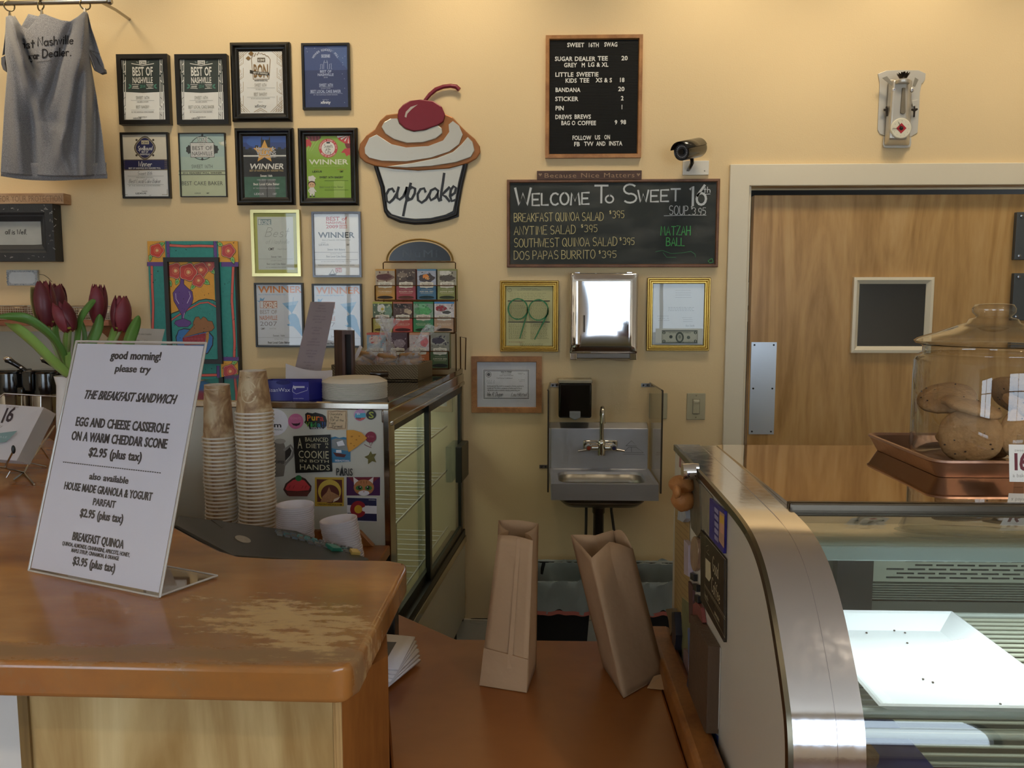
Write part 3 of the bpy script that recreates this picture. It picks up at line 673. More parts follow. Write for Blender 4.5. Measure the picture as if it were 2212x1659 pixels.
build(MB().lathe([(.0001, 0), (.05, .001), (.085, .012), (.095, .02), (.09, .021), (.05, .006), (.0001, .005)], 40, (.84, 1.0, ZS2+.006), K('#B6B08A', .2, coat=.4)), 'dish', t, smooth=50)

# copper pan, jar, cookies, price card on top of the case
m_copper = metal('copper_pan', '#B49282', .38, None, wav=.04, ws=90)
t = thing('sheet_pan', (.7, 1.25, ZT), 'small copper coloured sheet pan on the case under the cookie jar', 'pan')
x0, x1, y0, y1 = PZ(1890, 955, ZT+.02).x+.004, .86, 1.13, 1.375; mb = MB()
def rr_(i, z, r, n=6):
    o = []
    for cx_, cy_, a0 in ((x1-r, y0+r, -90), (x1-r, y1-r, 0), (x0+r, y1-r, 90), (x0+r, y0+r, 180)):
        for k in range(n+1):
            a = math.radians(a0+90*k/n); q = r-i; o.append((cx_+q*math.cos(a), cy_+q*math.sin(a), z))
    return o
lp = [rr_(.014, ZT+.0005, .024), rr_(.002, ZT+.022, .024), rr_(-.001, ZT+.024, .024), rr_(0, ZT+.027, .024), rr_(.004, ZT+.0275, .024), rr_(.008, ZT+.024, .024), rr_(.018, ZT+.004, .024)]
for a, b in zip(lp, lp[1:]):
    n = len(a)
    mb.add(a+b, [(i, (i+1) % n, n+(i+1) % n, n+i) for i in range(n)], m_copper)
mb.add(lp[0], [tuple(range(len(lp[0])))[::-1]], m_copper); mb.add(lp[-1], [tuple(range(len(lp[0])))], m_copper)
build(mb, 'pan', t, smooth=35)
JC = PY(2127, 1000, 1.253); JX, JY = JC.x, 1.253; ZJ = ZT+.0045; R = .107
m_jar = glass('jar_glass', (.97, .98, .975), 1.5, .015, 1.5, .03, .01, .55)
t = thing('cookie_jar', (JX, JY, ZJ), 'large clear glass cookie jar with a knobbed lid standing in the copper pan', 'jar')
def zpx(py, Y=JY): return PY(2127, py, Y).z-ZJ
sh_ = zpx(772); rim = zpx(750)
jp = [(.0001, .002), (R-.018, .0), (R-.004, .006), (R, .02), (R, sh_-.006), (R-.003, sh_+.001), (R-.012, sh_+.006), (R-.012, rim+.001), (R-.009, rim+.003)]
build(MB().lathe(jp, 72, (JX, JY, ZJ), m_jar), 'jar_body', t, smooth=60)
z1, zk = zpx(737), zpx(655)
lidp = [(R-.013, rim+.004), (R-.002, z1-.004), (R+.001, z1), (R-.004, z1+.004), (.08, z1+.012), (.055, z1+.022), (.036, z1+.028), (.033, z1+.034), (.0245, z1+.036), (.0235, zk-.02), (.029, zk-.014), (.0295, zk-.008), (.026, zk-.002), (.012, zk), (.0001, zk)]
build(MB().lathe(lidp, 72, (JX, JY, ZJ), m_jar), 'lid', t, smooth=60)
def cookie_mesh(parent, name, r, th, seed, m, chips=7, cm=None):
    rr = random.Random(seed); o3 = seed*7.3
    og = WORLD[parent.name] if parent is not None else Vector((0, 0, 0))
    def fn(u, v):
        a = 2*PI*u; p = [(.0001, -.5), (.7, -.5), (.95, -.35), (1, 0), (.93, .32), (.6, .5), (.3, .56), (.0001, .58)][round(v*7)]
        k = 1+.07*noise.noise(Vector((math.cos(a)*1.5, math.sin(a)*1.5, o3))); z = p[1]+.12*noise.noise(Vector((p[0]*math.cos(a)*4, p[0]*math.sin(a)*4, o3)))
        return og+Vector((r*p[0]*k*math.cos(a), r*p[0]*k*math.sin(a), th*(z+.5)))
    o = build(MB().grid(fn, 26, 7, m, True), name, parent, origin=(0, 0, 0) if parent is None else None, smooth=70); return o
m_cook = K('#B58A5C', .8, var=.28, vs=70, bump=1.0, bs=130)
m_chip = K('#3A2418', .5)
def cookie(loc, rot, r, th, seed, label, group=None, m=None, chips=18):
    t = thing('cookie', (0, 0, 0), label, 'cookie', group)
    cookie_mesh(t, 'biscuit', r, th, seed, m or m_cook)
    rr = random.Random(seed+50); mb = MB()
    for i in range(chips):
        a = rr.uniform(0, 6.28); q = r*.85*math.sqrt(rr.random()); sgn = rr.choice((0, 1))
        mb.ball((q*math.cos(a), q*math.sin(a), th*(1.0 if sgn else .03)), (.0017, .0014, .001), m_chip, 6, 4)
    tag(build(mb, 'chocolate_chips', t), kind='stuff')
    t.location = loc; t.rotation_euler = tuple(math.radians(a) for a in rot); return t
ck = [((-.050, -.045, .046), (66, 0, -35), 'cookie leaning upright low at the left front of the glass jar'),
      ((.028, -.058, .048), (72, 0, 10), 'big round cookie standing on edge at the front of the glass jar'),
      ((.0, .03, .002), (3, 2, 0), 'lowest cookie lying flat at the bottom of the glass jar'),
      ((-.01, .045, .022), (5, -4, 0), 'cookie lying flat on the lowest one at the back of the jar'),
      ((-.040, -.022, .088), (12, 8, 20), 'cookie lying level across the pile, left of the middle in the jar'),
      ((.048, -.030, .082), (18, 30, 0), 'cookie sloping down to the right across the pile in the jar'),
      ((-.050, .040, .098), (8, -24, 30), 'cookie leaning up against the back left of the jar'),
      ((.064, .030, .104), (-20, 42, 0), 'highest cookie in the jar, leaning at its right side'),
      ((.070, .020, .045), (60, 20, 60), 'cookie wedged low at the right of the glass jar')]
for i, (p, r, lb) in enumerate(ck): cookie((JX+p[0]*.9, JY+p[1]*.9, ZJ+.004+p[2]*.84), r, .0435, .015, i+1, lb, 'cookies in the glass jar')
# price card
a = PY(2179, 960, 1.085); b = PY(2186, 1041, 1.085)
t = thing('price_card', (a.x+.03, 1.09, ZT), 'white price card reading 16 on a clear stand in front of the jar', 'price card')
ar = Art(PY(2179, 960, 1.085), (1, -.05, 0), (.08, 0, -1), (0, -1, 0))
s_ = .001*.62
ar.rect(0, 0, .05, .051, K('#F2EFEA', .5), raw=True); ar.txt('sweet', .014, .0095, .0042, K('#B9B2A8'), raw=True)
ar.txt('16', .0135, .0345, .0235, K('#6B1F2E', .5), raw=True, bold=True, wd=.0185, fat=.03); ar.txt('a bakery', .016, .0445, .005, K('#A8A29A'), raw=True)
ar.out(t, 'card')
build(MB().box((a.x+.012, 1.0865, ZT), (a.x+.024, 1.0885, PY(2195, 940, 1.087).z), glass('stand_acrylic', (.92, .93, .93))), 'stand', t)
# ================================================================== GLASS DOOR COOLER (left back)
ZK = 1.2325
CA = PZ(838, 870, ZK); CB = PZ(1001, 795, ZK); CD = (CB-CA).normalized(); CLn = (CB-CA).length-.012; CL = Vector((-CD.y, CD.x, 0))   # depth, left
def cw(l, s, z): return Vector((CA.x, CA.y, 0))+CL*l+CD*s+Vector((0, 0, z))
CT = Matrix(((CL.x, CD.x, 0, CA.x), (CL.y, CD.y, 0, CA.y), (0, 0, 1, 0), (0, 0, 0, 1)))
def CMB(): m = MB(); m.T = CT; return m
CWID = .84
m_chrome = metal('chrome_trim', '#B9B3A8', .12, None, wav=.03, ws=6)
m_ctop = metal('cooler_top_steel', '#8F867A', .07, None, wav=.03, ws=5)
m_cwhite = K('#D3D0C4', .35, var=.02, coat=.2)
m_frame = K('#23241F', .35); m_cint = K('#CFC9A8', .5, var=.04)
t = thing('glass_door_cooler', cw(.4, .6, 0), 'low refrigerator with sliding glass doors and a white magnet-covered side', 'refrigerator')
build(CMB().box((.001, .004, .12), (CWID, .03, ZK-.02), m_cwhite), 'side_panel', t)
build(CMB().box((.0, .0, ZK-.022), (CWID, CLn, ZK), m_ctop), 'top_panel', t, bevel=.003)
build(CMB().box((-.003, -.003, ZK-.02), (CWID, .004, ZK-.002), m_chrome), 'front_trim', t, bevel=.002)
build(CMB().box((-.003, -.004, .12), (.014, .012, ZK-.02), m_chrome), 'corner_trim', t, bevel=.002)
build(CMB().box((-.004, .0, ZK-.058), (.02, CLn, ZK-.022), m_chrome), 'upper_rail', t, bevel=.003)
build(CMB().box((-.008, .03, ZK-.07), (.012, CLn, ZK-.056), m_chrome), 'upper_rail', t, bevel=.002)
build(CMB().box((-.002, .012, .46), (.03, .06, ZK-.058), m_chrome), 'door_jamb', t, bevel=.002)
build(CMB().box((-.002, CLn-.035, .12), (.03, CLn, ZK-.058), m_chrome), 'door_jamb', t, bevel=.002)
zb0, zt0 = .527, ZK-.07
def cdoor(s0, s1, l0, m_):
    mb = CMB()
    for q in ((s0, s0+.03, zb0, zt0), (s1-.03, s1, zb0, zt0), (s0, s1, zb0, zb0+.03), (s0, s1, zt0-.03, zt0)): mb.box((l0, q[0], q[2]), (l0+.014, q[1], q[3]), m_)
    d = build(mb, 'sliding_door', t)
    build(CMB().box((l0+.006, s0+.028, zb0+.028), (l0+.009, s1-.028, zt0-.028), glass('cooler_glass', (.86, .88, .82), 1.5, .02, 1.1, .03)), 'pane', d)
    return d
d1 = cdoor(.06, .60, .016, m_frame); d2 = cdoor(.52, CLn-.034, .0, m_frame)
mb = CMB(); mb.box((-.028, CLn-.19, .775), (0, CLn-.03, .925), m_frame); build(mb, 'handle', d2, bevel=.004)
build(CMB().box((-.006, .0, .50), (.05, CLn, zb0), K('#1E1F1C', .4)), 'door_track', t)
build(CMB().box((-.012, .0, .47), (.0, CLn, .50), m_chrome), 'lower_rail', t, bevel=.002)
build(CMB().box((-.004, .0, .14), (.02, CLn, .47), K('#C9C2AC', .4, var=.03)), 'lower_panel', t)
build(CMB().box((.03, .03, 0), (CWID-.03, CLn-.03, .14), K('#14130F', .7)), 'plinth', t)
mb = CMB(); mb.box((CWID-.03, .03, .14), (CWID, CLn, ZK-.022), m_cint); build(mb, 'far_wall', t)
mb = CMB(); mb.box((.03, CLn-.03, .14), (CWID-.03, CLn, ZK-.022), m_cint); build(mb, 'back_wall', t)
mb = CMB(); mb.box((.02, .03, .14), (CWID-.03, CLn-.03, .16), m_cint); build(mb, 'inner_floor', t)
for z in (.55, .80, .99):
    mb = CMB()
    for k in range(16): mb.tube([(.06, .08+k*.065, z), (CWID-.05, .08+k*.065, z)], .003, 5, K('#C9C9C0', .3))
    mb.tube([(.06, .05, z), (.06, CLn-.06, z)], .004, 6, K('#C9C9C0', .3)); build(mb, 'wire_shelf', t)
cl_ = area(cw(.3, CLn/2, ZK-.05), (0, 0, -math.atan2(CD.x, CD.y)), .25, 1.0, 1.6, (.95, 1.0, .9), 'cooler_fill_light')  # fill light added to brighten the cooler interior, no lamp body behind it
o = build(CMB().box((.055, .1, .555), (.10, .28, .80), K('#2A2A28', .35, var=.5, vs=20)), 'dark_package'); tag(o, 'dark wrapped package behind the nearer cooler door', 'package')
# ---- magnets on the white side
MO = cw(0, 0, ZK); MU = -CL; MN = -CD
def mag(name, label, cat, draw, group=None, off_=.0012):
    ar = Art(MO+MN*(-.004+off_), MU, (0, 0, -1), MN); t_ = draw(ar)
    pts = ar.g.v+ar.t.v; c = Vector((sum(p.x for p in pts)/len(pts), sum(p.y for p in pts)/len(pts), min(p.z for p in pts)))
    th = thing(name, c, label, cat, group); a, b = ar.out(th, 'face')
    # body behind the print: outline given by draw
    if t_:
        ar2 = Art(MO+MN*(-.004), MU, (0, 0, -1), MN)
        build(MB().prism([ar2.P(*ar2.uv(*q), 0) for q in t_[0]], MN*(off_), t_[1]), 'backing', th)
    return th
def circ(cx, cy, r, ry=None, n=24): return [(cx+r*math.cos(2*PI*i/n), cy-(ry or r)*math.sin(2*PI*i/n)) for i in range(n)]
def rc4(x0, y0, x1, y1): return [(x0, y0), (x1, y0), (x1, y1), (x0, y1)]
KW = K('#ECEAF0', .4); KB = K('#1B1B19', .4)
def d(ar): ar.ell(593, 912, 29, 28, KW); ar.txt('m', 600, 923, 10.5, K('#2C2C30'), bold=True, wd=18, al='c'); ar.txt('RADIO', 602, 930, 4.2, K('#6A6A70')); return circ(593, 912, 30, 29), KW
mag('round_sticker', 'white oval radio sticker half hidden by the paper cups', 'sticker', d)
def d(ar):
    ar.ell(639, 910, 16, 16.5, K('#D77AA6')); ar.txt('DONUTS', 639, 906, 5, K('#E9A0C0'), wd=24); ar.pol([(629, 913), (634, 915), (644, 914.5), (649, 912.5), (647, 918), (640, 920.5), (633, 918.5)], K('#3A2230')); return circ(639, 910, 16.5), K('#D77AA6')
mag('pink_magnet', 'round pink magnet with a dark smiling mouth', 'magnet', d)
def d(ar):
    bg = [(660, 894), (664, 891), (675, 893), (681, 891), (697, 895), (703, 899), (706, 909), (705, 920), (699, 926), (670, 927), (668, 921), (658, 912), (661, 907)]
    ar.pol(bg, KB)
    for c, x, y, h, k in (('P', 667, 909, 13, '#E8752A'), ('u', 677, 908, 13, '#E8C22A'), ('r', 686, 908, 13, '#E87A2A'), ('a', 695, 909, 13, '#B8403A')): ar.txt(c, x, y, h, K(k), bold=True, wd=9)
    for c, x, y, h, k in (('V', 665, 922, 11, '#7AA83A'), ('i', 673, 922, 11, '#3AA85A'), ('d', 680, 922, 11, '#3A8A4A'), ('a', 689, 922, 11, '#3A8AA0'), ('!', 697, 922, 11, '#3A5AA8'), ('!', 702, 922, 11, '#3A5AA8')): ar.txt(c, x, y, h, K(k), bold=True, wd=8 if c != '!' else 3)
    ar.txt('COSTA RICA', 684, 926.3, 3, KW, wd=26, bold=True); return bg, KB
mag('lettered_magnet', 'bright multi-coloured Costa Rica souvenir magnet on black', 'magnet', d, off_=.003)
def d(ar):
    bg = rc4(707, 886, 750, 928); ar.pol([(707, 885), (718, 887), (728, 885), (739, 887), (750, 886), (749, 897), (750.5, 908), (748, 929), (738, 927.5), (727, 929), (716, 926), (705.5, 926), (707, 913), (706, 900)], K('#D9BE98'))
    ar.ln([(709, 888), (718, 889.5), (728, 888), (738, 889.5), (747.5, 888.5), (747, 898), (748, 908), (746, 926), (738, 925), (727, 926.5), (716, 923.5), (708, 924), (709, 913), (708.5, 900)], 1.1, K('#5A2E1E'), closed=True)
    for i, (s, x) in enumerate((('Chocolate', 712), ('is the', 714), ('TOP of the', 712), ('Food', 712), ('Pyramid', 718))): ar.hand(s, x, 896.5+i*6.6, 5, K('#3A2A20'), lw=.13, wd=len(s)*3.1)
    return bg, K('#D9BE98')
mag('tile_magnet', 'cream tile magnet about chocolate with a wavy brown border', 'magnet', d, off_=.004)
def d(ar):
    ar.ell(778, 896.5, 12.5, 12.5, K('#C89AC4')); ar.pol([(766, 900), (768, 893), (789, 892), (790.3, 899), (788, 902), (768, 903)], K('#5AB0D0')); ar.pol([(767, 903), (789, 902), (786, 906), (778, 909), (771, 907)], K('#D86A60')); ar.hand('life', 771, 896, 5, KW, lw=.15); ar.hand('hope', 770, 905, 5, K('#2A4A70'), lw=.15); return circ(778, 896.5, 12.7), K('#C89AC4')
mag('round_button', 'round pastel striped button magnet near the upper right corner', 'button', d, off_=.004)
def d(ar): ar.ell(802, 896, 10, 10, KB); ar.txt('S', 802, 903, 14, K('#A8B44A'), bold=True, wd=12); return circ(802, 896, 10.3), KB
mag('round_button', 'small round black button magnet with a green letter S', 'button', d, off_=.004)
def d(ar):
    bg = [(592, 951), (611, 951), (616, 965), (617, 1000), (613, 1028), (596, 1030), (592, 1028)]
    ar.pol(bg, K('#7C746A', var=.3)); ar.ell(605, 953, 12, 5.5, K('#A9A196')); ar.ln([(614, 972), (628, 962), (635, 972), (632, 985), (615, 1004)], 5, K('#8F8A82')); ar.pol([(616, 975), (626, 966), (630, 974), (627, 984), (616, 996)], K('#2E2A26'))
    ar.txt('COFFEE', 602, 1001, 6, K('#2A2622'), bold=True, wd=24); return bg, K('#5C564E')
mag('mug_magnet', 'grey-brown coffee mug shaped magnet beside the cup stacks', 'magnet', d, off_=.004)
def d(ar):
    ar.pol([(635, 942), (714, 938.5), (718, 1018), (640, 1021)], KB); m_ = K('#CFC9A4')
    ar.txt('A', 648, 969, 24, m_, wd=10); ar.txt('BALANCED', 684, 954, 9.5, m_, wd=52); ar.txt('DIET', 677, 968, 10, m_, wd=34); ar.txt('IS', 706, 961, 5, m_, wd=8); ar.txt('A', 706, 968, 4.5, m_, wd=6)
    ar.txt('COOKIE', 677.5, 990, 17, m_, wd=68); ar.txt('IN BOTH', 679, 999, 6.5, m_, wd=66); ar.txt('HANDS', 680, 1015, 12, m_, wd=68); return [(635, 942), (714, 938.5), (718, 1018), (640, 1021)], KB
mag('slogan_magnet', 'large black square magnet about a cookie in both hands', 'magnet', d, off_=.006)
def d(ar):
    bg = [(715, 945), (724, 943), (733, 946), (742, 944), (752, 946), (757, 960), (757, 997), (718, 999)]; ar.pol(bg, K('#3F7FA6')); ar.pol([(716, 950), (726, 947), (750, 950), (756, 963), (755, 975), (716, 968)], K('#8C9090', var=.3)); ar.pol([(727, 955), (740, 951), (745, 962), (730, 964)], KW); ar.pol([(719, 977), (748, 982), (744, 988), (726, 986)], K('#5A2420')); ar.pol([(726, 972), (737, 972), (738, 978), (726, 978)], KW); ar.txt('SEBASTIAN', 739, 997, 4, KW, wd=32, bold=True); return bg, K('#3F6F96')
mag('harbour_magnet', 'blue harbour souvenir magnet partly under the cheese magnet', 'magnet', d, off_=.003)
def d(ar):
    bg = [(750, 929), (764, 929), (780, 934), (793, 946), (790, 950), (770, 966), (755, 976), (751, 960)]; ar.pol(bg, K('#E0A03A'))
    for x, y, r in ((760, 943, 2.2), (770, 950, 1.6), (758, 958, 1.8), (776, 942, 1.5), (765, 963, 1.5)): ar.ell(x, y, r*1.3, r*.8, K('#B87A24'), n=10)
    return bg, K('#D08C2C')
mag('cheese_magnet', 'yellow cheese wedge magnet', 'magnet', d, off_=.008)
def d(ar):
    ar.ell(801, 944, 11.5, 11.8, K('#8C2C44', var=.3, vs=200)); ar.ln([(797, 955), (801, 964), (805, 955)], 1.2, K('#7A2038')); ar.ln([(787, 960), (794, 964), (802, 967)], 1.2, K('#7A2038'))
    ar.pol([(801, 974), (804, 981), (813, 980), (808, 988), (813, 999), (804, 996), (795, 1003), (795, 992), (787, 987), (796, 983)], K('#8C8450', .3, .6, var=.4, vs=300)); ar.txt('BE YOU', 801, 945, 4, K('#D08090'), wd=14); return circ(801, 944, 11.5), K('#6A2034')
mag('star_charm', 'dark red bottle cap magnet with a glittery star hanging from it', 'magnet', d, off_=.004)
def d(ar): ar.txt('PARIS', 744, 1027, 16, K('#5A5C5C', .3, .7), bold=True, wd=37); ar.pol([(735, 1028), (738, 1010), (739, 1003), (740, 1010), (743, 1028), (740, 1028), (739, 1020), (737, 1028)], K('#4A4C4C', .3, .7)); return None
mag('paris_magnet', 'pewter word magnet of the city of Paris', 'magnet', d, off_=.004)
def d(ar):
    bg = [(613, 1057), (618, 1044), (632, 1033), (645, 1027), (660, 1034), (673, 1050), (672, 1060), (666, 1068), (622, 1070)]; ar.pol(bg, K('#4A2A26')); ar.pol([(616, 1056), (621, 1046), (633, 1037), (645, 1034), (658, 1038), (670, 1052), (667, 1059), (642, 1061), (620, 1060)], K('#D5484C')); ar.ell(645, 1033, 7, 6.5, K('#2E7A48')); ar.pol([(619, 1062), (668, 1062), (664, 1072), (624, 1072)], K('#6A3A34'))
    for x in (627, 636, 655, 662): ar.ln([(x, 1049), (x-3, 1055)], 1, K('#8A2028'))
    return bg, K('#4A2A26')
mag('cupcake_magnet', 'red frosted cupcake magnet with a green cherry, above the bowls', 'magnet', d, off_=.004)
def d(ar):
    ar.rect(681, 1031, 743, 1093, K('#C9A43A')); ar.rect(684, 1035, 740, 1086, K('#5E2A20')); ar.ell(712, 1061, 25, 25, K('#D0B04A')); ar.ell(713, 1067, 20, 20, K('#5E2A20')); ar.pol([(692, 1085), (697, 1072), (706, 1063), (711, 1052), (715, 1062), (722, 1065), (735, 1072), (731, 1077), (722, 1079), (716, 1085)], K('#B08058', var=.3, vs=150)); ar.pol([(722, 1078), (735, 1073), (730, 1080), (719, 1085)], K('#E4D4C0'))
    ar.txt('CRESCENTANDFOX.COM', 712, 1091.5, 3.6, K('#3A2A14'), wd=54, bold=True); return rc4(681, 1031, 743, 1093), K('#C9A43A')
mag('fox_magnet', 'square gold magnet with a fox head before a crescent', 'magnet', d, off_=.003)
def d(ar):
    ar.rect(749, 1030.5, 821, 1070, K('#4A1A4E')); ar.pol([(752, 1031), (820, 1031), (806, 1042), (763, 1042)], K('#7A2030'))
    for sx in (-1, 1):
        ar.pol([(785+sx*22, 1030), (785+sx*8, 1040), (785+sx*20, 1048)], K('#E6DCD8'))
    ar.ell(786, 1053, 22, 17, K('#B97A4A', var=.2, vs=200)); ar.ell(786, 1065, 12, 5.5, KW)
    for sx in (-1, 1): ar.ell(786+sx*10, 1054, 7.5, 5.2, K('#3E7A34')); ar.ell(786+sx*9, 1053.5, 3.4, 4, KB); ar.ell(786+sx*7.8, 1052, 1.1, 1.1, KW)
    for x in (780, 786, 792): ar.ln([(x, 1039), (x, 1044)], 1.2, K('#8A4A24'))
    ar.pol([(784, 1061), (788, 1061), (786, 1064)], K('#D08A8A')); return rc4(749, 1030.5, 821, 1070), K('#4A1A4E')
mag('cat_magnet', 'purple rectangular magnet with a big-eyed ginger cat', 'magnet', d, off_=.002)
def d(ar):
    ar.rect(750, 1075, 814, 1126, K('#22244E')); ar.rect(750, 1091, 814, 1110, KW); ar.ell(774, 1100, 17.5, 18, K('#9C2230'), a0=35, a1=325); ar.ell(774, 1100, 8.6, 9, K('#D8A830')); ar.pol([(775, 1100), (796, 1091.5), (796, 1109)], KW); ar.ell(774, 1100, 8.6, 9, K('#D8A830')); ar.txt('COLORADO', 804, 1081, 2.4, KW, wd=15); return rc4(750, 1075, 814, 1126), KW
mag('flag_magnet', 'Colorado state flag magnet, partly behind the shorter bowl stack', 'magnet', d, off_=.002)

# ---- things on top of the cooler
def on_k(px, py): p = PZ(px, py, ZK); return p
m_pulp = K('#E6DFD2', .8, var=.02, bump=.1)
pc = on_k(767, 855); pc.y = 2.385; pc.x = PY(767, 850, 2.385).x
proto = None
for i in range(20):
    z = ZK+.0005+i*.0025
    lab = 'upside-down paper plate topmost of its stack on the cooler' if i == 19 else 'upside-down paper plate, %s from the top of the stack on the cooler' % ordinal(20-i)
    if proto is None:
        proto = thing('paper_plate', (pc.x, pc.y, z), lab, 'plate', 'paper plates stacked on the cooler')
        build(MB().lathe([(.096, 0), (.0965, .0012), (.094, .0022), (.076, .0125), (.070, .0132), (.0001, .0132), (.0001, .0122), (.069, .0120), (.075, .011), (.092, .0008)], 64, (pc.x, pc.y, z), m_pulp, cap=False), 'plate', proto, smooth=40)
    else: dup(proto, (pc.x+random.uniform(-.0008, .0008), pc.y+random.uniform(-.0008, .0008), z), label=lab)
# blue wax paper box with a curled sheet
m_blue = K('#2A2A86', .3, var=.1); b0, b1, b2 = PY(560, 868, 2.30), PY(668, 868, 2.31), PY(696, 862, 2.36)
b0.z = b1.z = b2.z = ZK; dv = (b2-b1); bh = .058; b3 = b0+dv
t = thing('wax_paper_box', (b0+b1)/2, 'open blue carton of wax paper sheets behind the cups on the cooler', 'box')
mb = MB(); up = Vector((0, 0, bh))
for p, q in ((b0, b1), (b1, b2), (b2, b3), (b3, b0)): mb.quad(p, q, q+up, p+up, m_blue)
mb.quad(b0, b1, b2, b3, m_blue); build(mb, 'carton', t, solid=.0015)
ar = Art(b0+up+Vector((0, -.001, 0)), (b1-b0), (0, 0, -1), Vector((b1-b0)).cross(Vector((0, 0, 1))), off=.0001)
m_li = K('#D8DAF0', .4); m_li2 = K('#4444A8', .35)
ar.rect(632, 825, 668, 866, m_li2); ar.txt('ArtisanWax', 627, 846, 8.6, m_li, al='r', wd=62); ar.rect(634, 834, 658, 838, m_li); ar.pol([(634, 832), (640, 838), (638, 842), (632, 837)], m_li)
ar.ln([(632, 838), (632, 846), (640, 851), (664, 843), (664, 837)], 1, m_li); ar.ell(612, 826, 16, 5, K('#22226E')); ar.txt('FOOD PAPERS', 645, 862, 2.2, m_li, wd=22)
ar.out(t, 'printed_front')
ar = Art(b1+up, (b2-b1), (0, 0, -1), Vector((b2-b1)).cross(Vector((0, 0, 1))), off=.0001); ar.txt('Artisa', 690, 838, 9, m_li, al='r', wd=20); ar.pol([(676, 858), (681, 848), (686, 858)], KB); ar.out(t, 'printed_end')
def sf(u, v):
    px = 617+u*(718-617); top = 785+13*u+8*math.sin(u*3); bot = 838-20*u
    p = PY(px, bot+(top-bot)*v, 2.36+.03*v+.03*math.sin(u*2.4)); return p
o = build(MB().grid(sf, 16, 8, K('#D2CCD0', .6)), 'curled_sheet', t, smooth=60)
# leaning acrylic menu
t = thing('acrylic_menu', PY(655, 846, 2.52), 'tall narrow clear acrylic menu leaning behind the wax paper box', 'menu holder')
qa = [PY(625, 848, 2.52), PY(684, 848, 2.52), PY(724, 653, 2.74), PY(671, 652, 2.74)]
nrm = (qa[1]-qa[0]).cross(qa[3]-qa[0]).normalized(); nrm = -nrm if nrm.y > 0 else nrm
build(MB().prism(qa, nrm*-.001, K('#B4A8AE', .5, var=.04)), 'paper', t)
build(MB().prism([q+nrm*.003 for q in qa], nrm*-.002, glass('menu_acrylic', (.95, .95, .96))), 'acrylic_sheet', t)
ar = Art(qa[3]+nrm*.0005, qa[2]-qa[3], qa[0]-qa[3], nrm, off=.0002)
g_ = K('#7E7680', .5); W_ = (qa[2]-qa[3]).length; L_ = (qa[0]-qa[3]).length
rr = random.Random(4)
for i in range(26):
    v = L_*(.05+.032*i); s = 'MENU TEA SALAD SOUP COFFEE QUICHE SCONE LATTE JUICE'.split()[i % 9]
    if i % 4 == 3: continue
    ar.txt(s+(' '+'soup salad'.split()[i % 2] if i % 3 else ''), W_/2, v, .0052, g_, raw=True)
ar.out(t, 'text_area')
# dark wood holder
a = PY(741, 842, 2.60); b = PY(764, 842, 2.60); zt_ = PY(745, 714, 2.60).z; cc = PY(724, 842, 2.66)
m_dw = wood('dark_walnut', '#3A2620', '#6A463A', (4, 4, .6), .45)
t = thing('wooden_stand', (a.x, a.y, ZK), 'upright dark brown wooden holder with a hollow front, behind the plates', 'holder')
fp = [(a.x, a.y), (b.x, b.y), (b.x-.008, b.y+.06), (cc.x, cc.y)]
build(MB().prism([(x, y, ZK) for x, y in [(cc.x, cc.y), (a.x, a.y), (a.x+.004, a.y), (a.x+.004, a.y+.05), (cc.x+.01, cc.y+.01)]], (0, 0, zt_-ZK), m_dw), 'side_board', t)
mb = MB(); mb.box((a.x+.004, a.y, ZK), (a.x+.009, a.y+.03, zt_), m_dw); mb.box((b.x-.006, a.y, ZK), (b.x, a.y+.03, zt_), m_dw); mb.box((a.x+.009, a.y, zt_-.013), (b.x-.006, a.y+.03, zt_), m_dw); build(mb, 'front_frame', t)
build(MB().box((a.x+.009, a.y+.02, ZK), (b.x-.006, a.y+.03, zt_-.013), K('#221A16', .6)), 'hollow_back', t)
# dark oval tong handle behind the plates
o = build(MB().tube([PY(800, 806, 2.62)+Vector((0, 0, 0)), PY(815, 808, 2.62), PY(836, 808, 2.64)], [.008, .011, .012], 12, K('#2E1E14', .2, coat=.5)), 'utensil_handle', smooth=60)
tag(o, 'glossy dark brown utensil handle showing between plates and woven basket', 'utensil')
# woven basket
f0, f1, r1 = PZ(715, 823, ZK), PZ(903, 823, ZK), PZ(934, 811, ZK)
f0.y = f1.y
def weave():
    m, n, l, b = newmat('woven_raffia'); tc = n.new('ShaderNodeTexCoord'); wv = n.new('ShaderNodeTexWave'); wv.inputs['Scale'].default_value = 95; wv.bands_direction = 'Z'
    wv2 = n.new('ShaderNodeTexWave'); wv2.inputs['Scale'].default_value = 60; wv2.bands_direction = 'DIAGONAL'
    for q in (wv, wv2): q.inputs['Distortion'].default_value = 2; l.new(tc.outputs['Object'], q.inputs[0])
    mu = n.new('ShaderNodeMath'); mu.operation = 'MULTIPLY'; l.new(wv.outputs[1], mu.inputs[0]); l.new(wv2.outputs[1], mu.inputs[1])
    mx = n.new('ShaderNodeMix'); mx.data_type = 'RGBA'; l.new(mu.outputs[0], mx.inputs[0]); mx.inputs[6].default_value = (*lin('#6B5A42'), 1); mx.inputs[7].default_value = (*lin('#B7A380'), 1)
    l.new(mx.outputs[2], b.inputs['Base Color']); b.inputs['Roughness'].default_value = .7
    bp = n.new('ShaderNodeBump'); bp.inputs['Strength'].default_value = .6; bp.inputs['Distance'].default_value = .002; l.new(mu.outputs[0], bp.inputs['Height']); l.new(bp.outputs[0], b.inputs['Normal']); return m
m_wv = weave(); bk = Vector((r1.x-f1.x, r1.y-f1.y, 0)); hB = .058
t = thing('woven_basket', (f0+f1)/2, 'low rectangular woven basket of bagged cookies on the cooler', 'basket')
mb = MB(); cs = [f0, f1, f1+bk, f0+bk]; cc_ = sum(cs, Vector())/4
